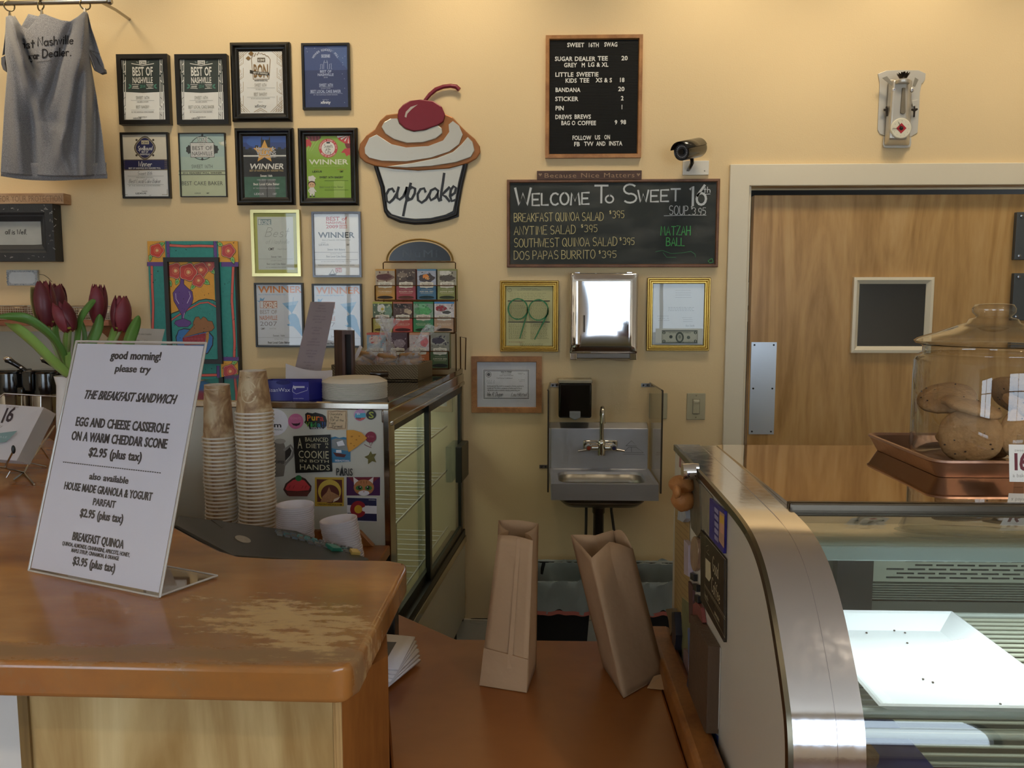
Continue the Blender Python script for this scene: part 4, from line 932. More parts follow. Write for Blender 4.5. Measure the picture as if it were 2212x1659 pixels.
for i in range(4):
    p, q = cs[i], cs[(i+1) % 4]; pi, qi = p+(cc_-p)*.05, q+(cc_-q)*.05; u = Vector((0, 0, hB))
    mb.quad(p, q, q+u, p+u, m_wv); mb.quad(pi, qi, qi+u, pi+u, m_wv); mb.quad(p+u, q+u, qi+u, pi+u, m_wv)
build(mb, 'woven_side', t); build(MB().prism([c+Vector((0, 0, .002)) for c in cs], (0, 0, .004), m_wv), 'bottom', t)
BY = f0.y
m_film = film('cellophane', '#F4F4F8', .25, .1)
m_cook2 = K('#A47B4E', .75, var=.25, vs=45, bump=.9, bs=90)
bags = [(800, 781, 2.99, 18, (868, 705), (848, 672), 'left bag: cookies in a clear cellophane bag twisted up tall, left in the woven basket'),
        (840, 778, 2.97, 24, (838, 716), (824, 676), 'middle cellophane bag of cookies in the woven basket, its tail upright'),
        (888, 778, 3.0, 26, (905, 738), (934, 708), 'right cellophane bag of round cookies, its tail leaning right')]
bags = [(792, 790, 3.0, 24, (818, 738), (846, 690), 'leftmost cellophane bag of stacked cookies in the woven basket, tail leaning right'),
        (837, 788, 2.97, 25, (840, 735), (832, 686), 'middle cellophane bag of cookies in the woven basket, tail standing up'),
        (884, 790, 3.0, 28, (896, 745), (935, 705), 'rightmost cellophane bag of cookies in the woven basket, tail flared right')]
for i, (px, py, Y, rp_, nk, tp, lb) in enumerate(bags):
    base = PY(px, py+22, Y); base.z = ZK+.008; R_ = rp_/1740*Y
    t = thing('cookie_bag', base, lb, 'bag of cookies', 'cellophane cookie bags in the basket')
    c1 = PY(*nk, Y); c2 = PY(*tp, Y+.01)
    for k in range(4):
        o = cookie_mesh(t, 'cookie', R_*.86, .017, 20+i*5+k, m_cook2); o.location = (random.uniform(-.004, .004), random.uniform(-.004, .004), .018+k*.0165); o.rotation_euler = (random.uniform(-.25, .25)+(.5 if i == 0 else 0), random.uniform(-.15, .15), k)
        o['label'] = 'thick golden-brown cookie'
    path = [base, base+Vector((0, 0, .005)), base+Vector((0, 0, .03)), base+Vector((0, 0, .062)), base.lerp(c1, .8)+Vector((0, 0, .012)), c1, c1.lerp(c2, .35), c1.lerp(c2, .75), c2]
    rad = [.01, R_*.9, R_*1.08, R_*.95, R_*.45, .006, .012, .024, .03]
    def bf(u, v, path=path, rad=rad, i=i):
        s = v*(len(path)-1); k = min(int(s), len(path)-2); f = s-k; p = path[k].lerp(path[k+1], f); r = rad[k]*(1-f)+rad[k+1]*f; a = 2*PI*u
        r *= 1+(.13*math.sin(a*7+v*9+i)+.12*noise.noise(Vector((math.cos(a)*3, math.sin(a)*3, v*6+i*9))))*(1.6 if v > .6 else .5)
        fl = .45 if v > .7 else 1
        return p+Vector((r*math.cos(a), r*math.sin(a)*fl, r*.25*math.sin(a*3+i) if v > .9 else 0))
    build(MB().grid(bf, 56, 40, m_film, True), 'cellophane', t, smooth=40)
o = build(MB().prism([PY(764, 783, 2.93), PY(775, 768, 2.95), PY(783, 750, 2.96), PY(777, 745, 2.96), PY(768, 764, 2.94), PY(762, 778, 2.93)], (0, .0008, 0), K('#DDD6D8', .6)), 'price_tag'); tag(o, 'small white paper tag sticking up at the left of the basket', 'tag')
# ---- tea rack with twelve tea boxes
m_wire = metal('bronze_wire', '#5A3E26', .4)
RW = PY(900, 780, 3.33)
t = thing('tea_rack', (RW.x, 3.36, ZK), 'brown wire tea rack with a black arched top board, standing on the cooler', 'rack')
tiers = [(3.405, 811, 990, 580, 648, 617, 649), (3.345, 805, 987, 651, 718, 687, 720), (3.285, 792, 975, 718, 796, 759, 797)]
WR = .0022
for k, (Y, x0, x1, yt, yb, yw, yb2) in enumerate(tiers):
    mb = MB(); A_ = PY(x0-1, yw, Y-.052); B_ = PY(x1-6, yw, Y-.052); zb_ = PY(900, yb2, Y-.052).z
    mb.tube([A_+Vector((0, .07, 0)), A_, B_, B_+Vector((0, .07, 0))], WR, 6, m_wire)
    lo_ = [Vector((A_.x, A_.y+.07, zb_)), Vector((A_.x, A_.y, zb_)), Vector((B_.x, B_.y, zb_)), Vector((B_.x, B_.y+.07, zb_))]
    mb.tube(lo_, WR*1.2, 6, m_wire); mb.tube([(A_.x, A_.y+.035, zb_), (B_.x, A_.y+.035, zb_)], WR, 6, m_wire)
    for X in (A_.x, B_.x): mb.tube([(X, A_.y, zb_), (X, A_.y, A_.z)], WR*1.2, 6, m_wire); mb.tube([(X, A_.y+.07, zb_), (X, A_.y+.07, A_.z)], WR*1.2, 6, m_wire)
    build(mb, 'tier_wires', t, smooth=60)
mb = MB(); a, b = PY(828, 577, 3.43), PY(984, 577, 3.43); zz = PY(900, 566, 3.43).z
mb.tube([(a.x, 3.43, ZK), (a.x, 3.43, zz-.004), (a.x+.006, 3.43, zz), (b.x-.006, 3.43, zz), (b.x, 3.43, zz-.004), (b.x, 3.43, ZK)], WR*1.1, 6, m_wire)
mb.tube([(b.x+.02, 3.42, ZK), (b.x+.02, 3.42, PY(980, 728, 3.4).z), (b.x+.045, 3.40, PY(985, 730, 3.4).z), (b.x+.045, 3.36, ZK)], WR*1.2, 6, m_wire); build(mb, 'back_frame', t, smooth=60)
c = PY(907, 564, 3.43); ro = (PY(979, 564, 3.43)-PY(836, 564, 3.43)).x/2; ho = PY(907, 517, 3.43).z-c.z
build(MB().tube([(c.x+ro*math.cos(PI*i/24), 3.43, c.z+ho*math.sin(PI*i/24)) for i in range(25)], .0035, 8, metal('gold_wire', '#8A6A34', .4)), 'arch', t, smooth=60)
bd = build(MB().prism([(c.x+ro*.93*math.cos(PI*i/30), 3.432, c.z+.001+ho*.88*math.sin(PI*i/30)) for i in range(31)], (0, -.004, 0), K('#1C2026', .25)), 'arch_board', t)
ar = Art((c.x, 3.4275, c.z), (1, 0, 0), (0, 0, -1), (0, -1, 0))
ar.txt('NuMi', 907, 556, 17, K('#3C444C', .3), wd=80, track=.1); build(ar.t, 'lettering', bd, smooth='raw')
def tea(px0, py0, px1, py1, Y, pic, pic2, low, slot, title, lab, blob, top=None):
    a = PY(px0, py0, Y-.046); b = PY(px1, py1, Y-.046)
    t = thing('tea_box', ((a.x+b.x)/2, Y-.02, b.z), lab, 'tea box', 'tea boxes in the wire rack')
    build(MB().box((a.x, Y-.046, b.z), (b.x, Y+.012, a.z), K(low, .4)), 'carton', t)
    ar = Art((a.x, Y-.0462, a.z), (1, 0, 0), (0, 0, -1), (0, -1, 0)); W = px1-px0; Hh = py1-py0
    X = lambda u: px0+W*u; Yv = lambda v: py0+Hh*v
    ar.rect(px0, py0, px1, Yv(.53), K(pic, .45, var=.35, vs=90)); rr = random.Random(int(px0*7+py0))
    for cx_, cy_, rx, ry, kk in blob: ar.ell(X(cx_), Yv(cy_), rx*W, ry*Hh, K(kk, .45, var=.3, vs=120), n=18, wob=.08, k=5)
    for q in range(12): ar.ell(X(rr.uniform(.08, .92)), Yv(rr.uniform(.08, .4)), rr.uniform(.02, .07)*W, rr.uniform(.01, .03)*Hh, K(pic2, .5), n=7, rot=rr.uniform(0, 3))
    if top: ar.rect(X(.0), py0, X(1), Yv(.06), K(top, .4))
    ar.rect(px0, Yv(.53), px1, py1, K(low, .4)); lb_ = K('#E2DDCC', .5)
    ar.pol([(X(.14), Yv(.47)), (X(.16), Yv(.435)), (X(.4), Yv(.43)), (X(.5), Yv(.405)), (X(.6), Yv(.43)), (X(.84), Yv(.435)), (X(.86), Yv(.47)), (X(.86), Yv(.58)), (X(.83), Yv(.61)), (X(.6), Yv(.615)), (X(.5), Yv(.635)), (X(.4), Yv(.615)), (X(.17), Yv(.61)), (X(.14), Yv(.58))], lb_)
    ar.txt('NUMI', X(.5), Yv(.54), Hh*.075, K('#5A564C'), wd=W*.52, track=.12); ar.rect(X(.3), Yv(.57), X(.7), Yv(.578), K('#9A958A'))
    ar.txt(title, X(.5), Yv(.76), Hh*.045, K('#F0E6CC'), wd=W*min(.74, .09*len(title))); ar.rect(X(.18), Yv(.79), X(.82), Yv(.797), K('#E0D6BC'))
    ar.rect(X(.22), Yv(.67), X(.78), Yv(.675), K('#E0D6BC'))
    n = 8; pl_ = [(X(.5+.40*math.cos(PI*i/n)), Yv(.93-.055*math.sin(PI*i/n))) for i in range(n+1)]+[(X(.5+.40*math.cos(PI+PI*i/n)), Yv(.945-.035*math.sin(PI+PI*i/n))) for i in range(n+1)]
    ar.pol(pl_, K(slot, .6, var=.4, vs=200)); ar.out(t, 'printed_face')
T1, T2, T3 = tiers[0][0], tiers[1][0], tiers[2][0]
tea(811, 581, 853, 647, T1, '#B8A890', '#6A3A2E', '#C08E36', '#2A1E12', 'TURMERIC', 'amber tea box with a bowl, top left of the rack', [(.5, .27, .46, .12, '#7A5A4A'), (.45, .26, .38, .09, '#5A2E2A')], '#C9963E')
tea(856, 581, 898, 647, T1, '#5A4A40', '#B8A890', '#A24048', '#5A3420', 'GOLDEN CHAI', 'dark red chai tea box, second on the top tier', [(.3, .2, .25, .08, '#8A7A6A'), (.7, .3, .2, .08, '#3A2A22')])
tea(901, 581, 942, 647, T1, '#AEB4C4', '#3A3434', '#3F6E90', '#10303A', 'AGED EARL GREY', 'blue tea box with orange peel, third on the top tier', [(.5, .3, .42, .14, '#4A4040'), (.45, .25, .16, .08, '#E08A3A'), (.55, .3, .12, .05, '#E0A05A')], '#4F80A0')
tea(945, 581, 986, 647, T1, '#A09A84', '#4A3E30', '#8A8F48', '#2A3418', 'JASMINE GREEN', 'olive green tea box, last on the top tier', [(.4, .12, .3, .1, '#D8D4C8'), (.5, .3, .42, .1, '#5A5044')], '#8A8C50')
tea(805, 652, 847, 717, T2, '#5E7058', '#C8CCA8', '#B0A84A', '#4A441C', 'CHAMOMILE', 'pale green chamomile tea box with a daisy, left on the middle tier', [(.45, .22, .22, .14, '#E4E6DC'), (.5, .24, .08, .05, '#C8B44A'), (.8, .3, .2, .2, '#7FA08A')], '#B8B84A')
tea(849, 652, 891, 717, T2, '#5A4640', '#8A7468', '#D05A50', '#4A1214', 'ROOIBOS CHAI', 'coral red tea box with nutmegs, second on the middle tier', [(.4, .12, .35, .09, '#2E2420'), (.7, .3, .14, .08, '#B8A488'), (.85, .34, .12, .08, '#C8B498')], '#B86A4A')
tea(893, 652, 936, 717, T2, '#8AA890', '#4E8A5C', '#3E9460', '#0E3A1E', 'MOROCCAN MINT', 'green mint tea box, third on the middle tier', [(.25, .3, .2, .12, '#5E9E6A'), (.6, .3, .3, .14, '#5EB46A'), (.45, .14, .2, .08, '#7EC08A')], '#2E8A54')
tea(938, 652, 981, 717, T2, '#D8D0D0', '#8A8078', '#C49E7C', '#2E1A10', 'BREAKFAST', 'tan tea box with a red cup picture, last on the middle tier', [(.35, .22, .28, .1, '#9A2A34'), (.62, .36, .28, .08, '#E8E4E0'), (.62, .35, .22, .055, '#4A4640')], '#3E8ACA')
tea(792, 719, 834, 795, T3, '#9AB0C0', '#C8605A', '#B8503A', '#2A1410', 'HIBISCUS', 'pale blue and red tea box at the bottom left, half hidden by the bags', [(.4, .2, .3, .12, '#D8C0B8')], '#C85A4A')
tea(838, 719, 880, 795, T3, '#5A4650', '#B0A0A8', '#6A4A5A', '#2A1420', 'BERRY', 'dark purple tea box behind the middle cookie bag', [(.6, .3, .3, .12, '#9A8A92')])
tea(884, 719, 927, 795, T3, '#D0C6C8', '#C88A8A', '#C8703A', '#4A2010', 'GINGER', 'orange and white tea box behind the right cookie bag', [(.75, .25, .2, .15, '#D87A80')], '#D09A7A')
tea(930, 719, 971, 795, T3, '#8C8A7C', '#3A3440', '#4A5F36', '#14180E', 'GUNPOWDER GREEN', 'dark green tea box at the bottom right of the rack', [(.4, .22, .36, .11, '#4A4450'), (.4, .24, .42, .12, '#A8A498'), (.4, .22, .34, .09, '#443C4A')])

# ================================================================== WOODEN BENCH WITH CUPS
ZB = .825
t = thing('service_bench', (-.8, 2.05, 0), 'narrow wooden service shelf before the white cooler side, holding cups and bowls', 'bench')
xr = PZ(835, 1190, ZB).x
build(MB().prism([(-.78, 1.71, ZB-.03), (-.43, 1.71, ZB-.03), (xr, 2.235, ZB-.03), (-1.3, 2.235, ZB-.03)], (0, 0, .03), m_ctr2), 'shelf_top', t, bevel=.004)
build(MB().prism([(-1.28, 2.215, ZB), (-.46, 2.215, ZB), (-.50, 2.215, ZB+.045), (-1.28, 2.215, ZB+.045)], (0, .02, 0), m_brown), 'backsplash_lip', t, bevel=.003)
build(MB().box((-.9, 1.8, 0), (-.5, 2.2, ZB-.03), K('#1E1B18', .6)), 'cabinet_body', t)
def cupmat():
    m, n, l, b = newmat('marbled_cup_paper'); tc = n.new('ShaderNodeTexCoord'); nz = n.new('ShaderNodeTexNoise'); nz.inputs['Scale'].default_value = 14; nz.inputs['Detail'].default_value = 4; nz.inputs['Distortion'].default_value = 2.4
    l.new(tc.outputs['Object'], nz.inputs['Vector']); rp = n.new('ShaderNodeValToRGB'); l.new(nz.outputs[0], rp.inputs[0])
    rp.color_ramp.elements[0].position = .36; rp.color_ramp.elements[0].color = (*lin('#9C7854'), 1); rp.color_ramp.elements[1].position = .66; rp.color_ramp.elements[1].color = (*lin('#DCC6A0'), 1)
    e = rp.color_ramp.elements.new(.5); e.color = (*lin('#BE9C74'), 1)
    l.new(rp.outputs[0], b.inputs['Base Color']); b.inputs['Roughness'].default_value = .5; return m
m_cup = cupmat(); m_rim = K('#EFE6DA', .4, var=.02)
def cup_stack(px, Y, n, pitch, rrim, rtop, h, who, logo):
    cx_ = PY(px, 1000, Y).x
    def one(z, lab, grp):
        t = thing('paper_cup', (cx_, Y, z), lab, 'cup', grp)
        build(MB().lathe([(rrim-.004, .003), (rtop, h), (rtop-.002, h+.0015), (rtop-.003, h-.006), (.0001, h-.006)], 40, (cx_, Y, z), m_cup, cap=False), 'cup_wall', t, smooth=40)
        build(MB().lathe([(rrim-.0045, .0), (rrim-.001, .0), (rrim, .0022), (rrim-.001, .0044), (rrim-.0045, .004)], 40, (cx_, Y, z), m_rim, cap=False), 'rolled_rim', t, smooth=60)
        build(MB().lathe([(rtop-.0005, h-.003), (rtop, h+.001), (rtop-.0025, h+.0012), (rtop-.003, h-.003)], 40, (cx_, Y, z), m_rim, cap=False), 'base_ring', t, smooth=60)
        return t
    grp = 'upside-down paper cups in the '+who
    t = one(ZB+.001, 'brown marbled paper cup, upside down, lowest of the '+who, grp)
    for k in range(1, n-1): dup(t, (cx_+.0012*math.sin(k*.5), Y+.001*math.cos(k*1.3), ZB+.001+k*pitch), label='brown marbled paper cup, %s from the top of the %s' % (ordinal(n-k), who))
    t2 = one(ZB+.001+(n-1)*pitch, 'brown marbled paper cup showing its whole side on top of the '+who, grp)
    # print on the top cup
    zc = ZB+.001+(n-1)*pitch; rm = (rrim+rtop)/2-.002
    def mp(u, v, k):
        f = (v+h)/h if False else (-v)/h     # v = 0 rim, v = -h base
        r = (rrim-.004)*(1-f)+rtop*f+.0004+k; a = u/rm-PI/2
        return Vector((cx_+r*math.cos(a), Y+r*math.sin(a), zc-v))
    ar = Art((0, 0, 0), (1, 0, 0), (0, 0, 1), (0, -1, 0), mapper=mp); kk = K('#D9C6A0', .5)
    if logo:
        e = [(.018*math.cos(a_*.2)*1.1, -.058+.027*math.sin(a_*.2)) for a_ in range(2, 30)]
        ar.ln([(x, y) for x, y in e], .003, kk, raw=True); ar.ln([(-.012, -.058), (.004, -.066), (.013, -.058), (.004, -.052), (-.009, -.060), (-.006, -.048), (.012, -.042)], .0035, kk, raw=True)
        ar.ln([(-.022, -.08), (-.008, -.085), (.01, -.08)], .002, kk, raw=True)
    for q in (-.03, .0, .03): ar.txt('Coffee', q, -h+.016, .0032, K('#6A4A30'), raw=True)
    build(ar.t, 'printed_words', t2, smooth='raw')
    if ar.g.v: build(ar.g, 'swirl_print', t2, smooth='raw')
cup_stack(475, 2.10, 34, .01005, .0435, .0325, .141, 'shorter left stack', False)
cup_stack(553, 2.08, 41, .01005, .0500, .0335, .110, 'taller right stack', True)
m_bowl = K('#E9E2E8', .5, var=.02)
def bowl_stack(px, Y, n, pitch, r, tilt, who):
    cx_ = PY(px, 1100, Y).x; h = .05
    t = thing('paper_bowl', (cx_, Y, ZB+.001), 'lowest white paper bowl of the '+who, 'bowl', 'white paper bowls in the '+who)
    build(MB().lathe([(.0001, .002), (r*.72, .002), (r*.735, 0), (r*.94, h-.004), (r, h-.003), (r, h), (r*.945, h), (r*.93, h-.002), (r*.725, .003)], 44, (cx_, Y, ZB+.001), m_bowl, cap=False), 'bowl', t, smooth=50)
    for k in range(1, n): dup(t, (cx_-tilt*k*pitch+.0006*math.sin(k*2), Y, ZB+.001+k*pitch), rot=(0, -tilt*.9*k/n, 0), label=('topmost white paper bowl on the '+who) if k == n-1 else 'white paper bowl, %s from the top of the %s' % (ordinal(n-k), who))
    if tilt: pass
bowl_stack(637, 2.02, 24, .0053, .0475, 0, 'left bowl stack beside the cups')
bowl_stack(744, 1.98, 18, .0056, .047, -.15 if False else .12, 'shorter leaning bowl stack at the right')

# ================================================================== CASH REGISTER
m_reg = K('#2B2B2C', .38, var=.1, bump=.08, bs=500); m_reg2 = K('#1A1A1B', .35)
t = thing('cash_register', (-.55, 1.55, .87), 'dark grey cash register with sloping keyboard behind the register counter', 'cash register')
TL, TR, BR, BL, BL2 = PY(383, 1117, 1.62), PY(775, 1200, 1.80), PY(800, 1212, 1.60), PY(520, 1212, 1.42), PY(378, 1140, 1.50)
def dn(p, z): return Vector((p.x, p.y, z))
top = [TL, PY(480, 1124, 1.72), TR, BR, BL, BL2]
poly = [TL, PY(485, 1128, 1.75), PY(640, 1150, 1.82), TR, PY(812, 1216, 1.62)]
A1, A2, A3, A4 = PY(383, 1112, 1.66), PY(640, 1146, 1.84), PY(798, 1206, 1.74), PY(500, 1200, 1.47)
A0 = PY(376, 1132, 1.50)
mb = MB(); b_ = ZL+.001
lst = [A1, A2, A3, PY(770, 1216, 1.55), A4, A0]
n = len(lst); mb.add(lst+[dn(p, b_) for p in lst], [(0, 1, 2), (0, 2, 4), (2, 3, 4), (0, 4, 5)]+[(i, (i+1) % n, n+(i+1) % n, n+i) for i in range(n)]+[tuple(range(n, 2*n))], m_reg)
build(mb, 'case', t, bevel=.006, smooth=30, seg=3)
nr = (A2-A1).cross(A4-A1).normalized(); nr = nr if nr.z > 0 else -nr
def onr(px, py, k=.001): return PP(px, py, A1, nr)+nr*k
pl_ = [onr(*q) for q in ((455, 1124), (480, 1126), (486, 1137), (479, 1142))]; build(MB().prism(pl_, nr*.001, m_reg2), 'paper_slot', t)
build(MB().prism([onr(*q, .0005) for q in ((548, 1164), (605, 1166), (606, 1176), (590, 1184))], nr*.002, m_reg2), 'recess', t)
pts = [onr(524+19*math.cos(2*PI*i/24)*.9, 1167+7*math.sin(2*PI*i/24)+.25*19*math.cos(2*PI*i/24)*.9, .0015) for i in range(24)]
build(MB().prism(pts, nr*.0012, K('#A8A296', .3, .5, var=.3, vs=120)), 'badge', t)
build(MB().tube([onr(576, 1157, .001), onr(590, 1160, .001)], .001, 6, K('#8A8884', .4)), 'brand_plate', t)
# keys in rows along the slope
kx0, kx1 = (588, 1146), (800, 1205); dirs = (onr(760, 1190)-onr(600, 1150)).normalized(); acr = nr.cross(dirs).normalized()
acr = acr if acr.y < 0 else -acr
kd = ['#4A4642', '#5C5A54', '#3E6E70', '#54524E', '#4A5A6A', '#4A4642', '#6E6C64', '#54524E']
o0 = onr(592, 1148, 0)
lenk = (onr(762, 1192, 0)-o0).length
rr = random.Random(9)
for r in range(4):
    for c in range(11):
        if r == 3 and c < 4: continue
        f = (c+.5)/11; ctr = o0+dirs*(lenk*f+.004*r)+acr*(.004+.017*r); w_ = lenk/11*.42; hgt = .008
        col = rr.choice(kd)
        if r == 3 and c in (7, 8): col = '#2E8A80'
        if r == 3 and c == 10: col = '#E0C06A'
        if r == 0 and 2 < c < 6: col = '#4E8A8C'
        mm = K(col, .35)
        q = [ctr+dirs*(sx*w_)+acr*(sy*.0068) for sx, sy in ((-1, -1), (1, -1), (1, 1), (-1, 1))]; q2 = [ctr+dirs*(sx*w_*.8)+acr*(sy*.0052)+nr*hgt for sx, sy in ((-1, -1), (1, -1), (1, 1), (-1, 1))]
        build(MB().hexa(q+q2, mm), 'key', t)
bigk = [onr(x, y, 0) for x, y in ((702, 1188), (728, 1192), (735, 1206), (716, 1204))]
for pxs, col in ((((700, 1186), (722, 1189), (735, 1197), (716, 1197)), '#2E8A80'), (((752, 1197), (768, 1198), (776, 1206), (757, 1205)), '#E8CC78')):
    q = [onr(x, y, .0) for x, y in pxs]; build(MB().hexa(q+[p+nr*.014 for p in q], K(col, .35)), 'wide_key', t, bevel=.001)

# ================================================================== PAPER BAGS
m_kraft = K('#A98867', .75, var=.07, vs=9, bump=.35, bs=60); m_kraft2 = K('#B48E64', .75, var=.06, vs=9, bump=.2, bs=60)
def kbag(base, top, name_lab, fold, gus=.012, seed=0):
    """base and top: four corners front-left, front-right, back-right, back-left"""
    t = thing('paper_bag', sum(base, Vector())/4, name_lab, 'paper bag', 'brown paper bags on the low counter')
    lo_, hi_ = base, top; NV = 18; NU = 8; mb = MB(); cen_b = sum(base, Vector())/4; cen_t = sum(top, Vector())/4
    for sd in range(4):
        a0, a1, b0_, b1_ = lo_[sd], lo_[(sd+1) % 4], hi_[sd], hi_[(sd+1) % 4]
        def fn(u, v, sd=sd, a0=a0, a1=a1, b0_=b0_, b1_=b1_):
            p = a0.lerp(a1, u).lerp(b0_.lerp(b1_, u), v); cen = cen_b.lerp(cen_t, v); tri = 1-abs(2*u-1)
            if sd in (1, 3): p = p+(cen-p).normalized()*gus*tri*(v if v > .25 else v*.3)*1.5
            k = noise.noise(p*22+Vector((seed, 0, 0)))*.0035*min(1, 4*u*(1-u)*2)*(1 if 0 < v < 1 else .3)
            out_ = (p-cen); out_.z = 0; out_ = out_.normalized() if out_.length > 1e-6 else Vector((0, -1, 0))
            p = p+out_*k
            if sd == 0 and .2 < v < .27: p = p-out_*.0012
            if v == 1: p = p+Vector((0, 0, fold(sd, u)))
            return p
        mb.grid(fn, NU, NV, m_kraft if sd != 3 else m_kraft)
    mb.quad(*[p+Vector((0, 0, .001)) for p in lo_], m_kraft)
    build(mb, 'bag_body', t, solid=.0006, smooth=22)
    return t
zb_, zt_ = ZL+.001, 1.15
base = [PZ(1036, 1480, zb_), PZ(1138, 1496, zb_), PZ(1158, 1440, zb_), PZ(1062, 1428, zb_)]
top = [PZ(1076, 1156, zt_), PZ(1151, 1168, zt_), PZ(1163, 1131, zt_), PZ(1077, 1124, zt_)]
kb1 = kbag(base, top, 'left open brown paper bag standing upright on the low counter', lambda s, u: (-.004*math.sin(u*PI) if s in (1, 3) else .003*math.sin(u*PI)), seed=1)
ar = Art(PZ(1036, 1480, zb_), (1, 0, 0), (0, 0, -1), (0, -1, 0))
# glued seam down the front
def onf(u, v, k=.0012):
    p = base[0].lerp(base[1], u).lerp(top[0].lerp(top[1], u), v); n_ = (base[1]-base[0]).cross(top[0]-base[0]).normalized(); n_ = n_ if n_.y < 0 else -n_; return p+n_*k
mb = MB(); mb.grid(lambda u, v: onf(.56+.10*u, .14+.86*v, .0022-.001*u), 2, 12, m_kraft); build(mb, 'glued_seam', kb1)
mb = MB(); mb.hexa([onf(0, .0, -.001), onf(1, .0, -.001), onf(1, .0, .001), onf(0, .0, .001), onf(0, .25, -.001), onf(1, .22, -.001), onf(1, .22, .0022), onf(0, .25, .0022)], m_kraft); build(mb, 'bottom_flap', kb1)
B = [PZ(1312, 1448, zb_), PZ(1348, 1508, zb_), PZ(1436, 1462, zb_), PZ(1398, 1415, zb_)]
B = [PZ(1303, 1440, zb_), PZ(1347, 1508, zb_), PZ(1436, 1458, zb_), PZ(1380, 1410, zb_)]
Tz = [1.125, 1.125, 1.14, 1.15]
Tt = [PZ(1233, 1158, 1.14), PZ(1277, 1206, 1.125), PZ(1367, 1186, 1.125), PZ(1325, 1148, 1.145)]
kb2 = kbag(B, Tt, 'right open brown paper bag leaning to the left on the low counter', lambda s, u: (.014*math.sin(u*PI) if s in (1, 2) else .002), gus=.006, seed=5)
q = [PZ(1398, 1487, ZL+.002), PZ(1440, 1491, ZL+.002), PZ(1436, 1455, ZL+.012), PZ(1412, 1462, ZL+.012)]
build(MB().prism(q, (0, 0, .001), m_kraft2), 'open_flap', kb2)
# folded papers and small black device between the counters
t0 = None
for i in range(7):
    z = ZL+.001+i*.0052
    mb = MB(); c = PZ(800, 1440, ZL); w_ = .083+.004*math.sin(i*2); 
    a_ = math.radians(-22+i*3); T = Matrix.Translation((-.285, 1.262, z)) @ Matrix.Rotation(a_, 4, 'Z'); mb.T = T
    curl = .0 if i > 2 else .004
    mb.grid(lambda u, v: (-.09+.165*u, -.06+.12*v, .0022+.003*math.sin(u*PI)+curl*u*u), 10, 2, K('#D6D2D6', .6, var=.06)); 
    o = build(mb, 'newspaper', solid=.004, smooth=40); tag(o, 'folded newspaper printed in black on top of the small pile beside the counter end' if i == 6 else 'folded newspaper, %s from the top of the small pile beside the counter end' % ordinal(7-i), 'newspaper', 'folded newspapers')
    if i == 6:
        mb = MB(); mb.T = T; mb.box((-.02, -.045, .0062), (.05, .03, .0066), K('#4A4A4C', .6, var=.5, vs=60)); build(mb, 'printed_picture', o)
a = PY(832, 1322, 1.38); b = PY(858, 1386, 1.38)
o = build(MB().box((a.x-.03, 1.36, ZL), (b.x, 1.40, a.z), m_reg2), 'card_terminal', bevel=.002); tag(o, 'small black upright device at the back left of the low counter', 'device')
# ================================================================== WASTE BINS
m_bin = K('#111110', .5); m_lin = K('#8E9593', .35, var=.10, vs=8, bump=.7, bs=22); m_tie = K('#B8685E', .5)
def wbin(px0, px1, lab):
    zt = .41; a = PZ(px0, 1272, zt); b = PZ(px1, 1272, zt); y0 = 3.10; y1 = 3.36; x0, x1 = a.x, b.x
    t = thing('waste_bin', ((x0+x1)/2, (y0+y1)/2, 0), lab, 'waste bin', 'lined waste bins under the sink')
    mb = MB()
    def rc(i, z): return [(x0+i, y0+i, z), (x1-i, y0+i, z), (x1-i, y1-i, z), (x0+i, y1-i, z)]
    L = [rc(.03, 0), rc(.002, zt), rc(.006, zt), rc(.034, .01)]
    for p, q in zip(L, L[1:]):
        for s in range(4): mb.add([p[s], p[(s+1) % 4], q[(s+1) % 4], q[s]], [(0, 1, 2, 3)], m_bin)
    mb.add(L[0], [(3, 2, 1, 0)], m_bin); build(mb, 'bin', t)
    # liner: over the rim, down outside and inside
    def per(u):
        s = (u % 1)*4; k = int(s); f = s-k; cs_ = rc(-.004, 0); p, q = Vector(cs_[k]), Vector(cs_[(k+1) % 4]); return p.lerp(q, f)
    cen = Vector(((x0+x1)/2, (y0+y1)/2, 0))
    def fn(u, v):
        p = per(u); n_ = noise.noise(Vector((u*22, v*3, px0))); n2 = noise.noise(Vector((u*70, v*8, px0)))
        if v < .45: z = zt-.12+.02*n_*1.5+(zt+.004-(zt-.12))*(v/.45); k = -.004+.010*n_*(1-v)+.003*n2
        elif v < .55: z = zt+.006; k = 0
        else: z = zt-.16*(v-.55)/.45; k = .014+.03*(v-.55)+.006*n_
        d_ = (cen-p).normalized(); p = p+d_*k; return Vector((p.x, p.y, z+.004*n2))
    build(MB().grid(fn, 120, 16, m_lin, True), 'liner', t, smooth=30)
    mb = MB(); mb.grid(lambda u, v: Vector((per(.25*u*.999).x, per(.25*u*.999).y-.006, zt-.115-.016*v+.012*noise.noise(Vector((u*5.5, 0, px0))))), 30, 1, m_tie); build(mb, 'pink_drawstring', t)
wbin(1148, 1283, 'lined black waste bin under the sink, between the two paper bags')
wbin(1386, 1500, 'lined black waste bin beside the display case, partly hidden by the right paper bag')
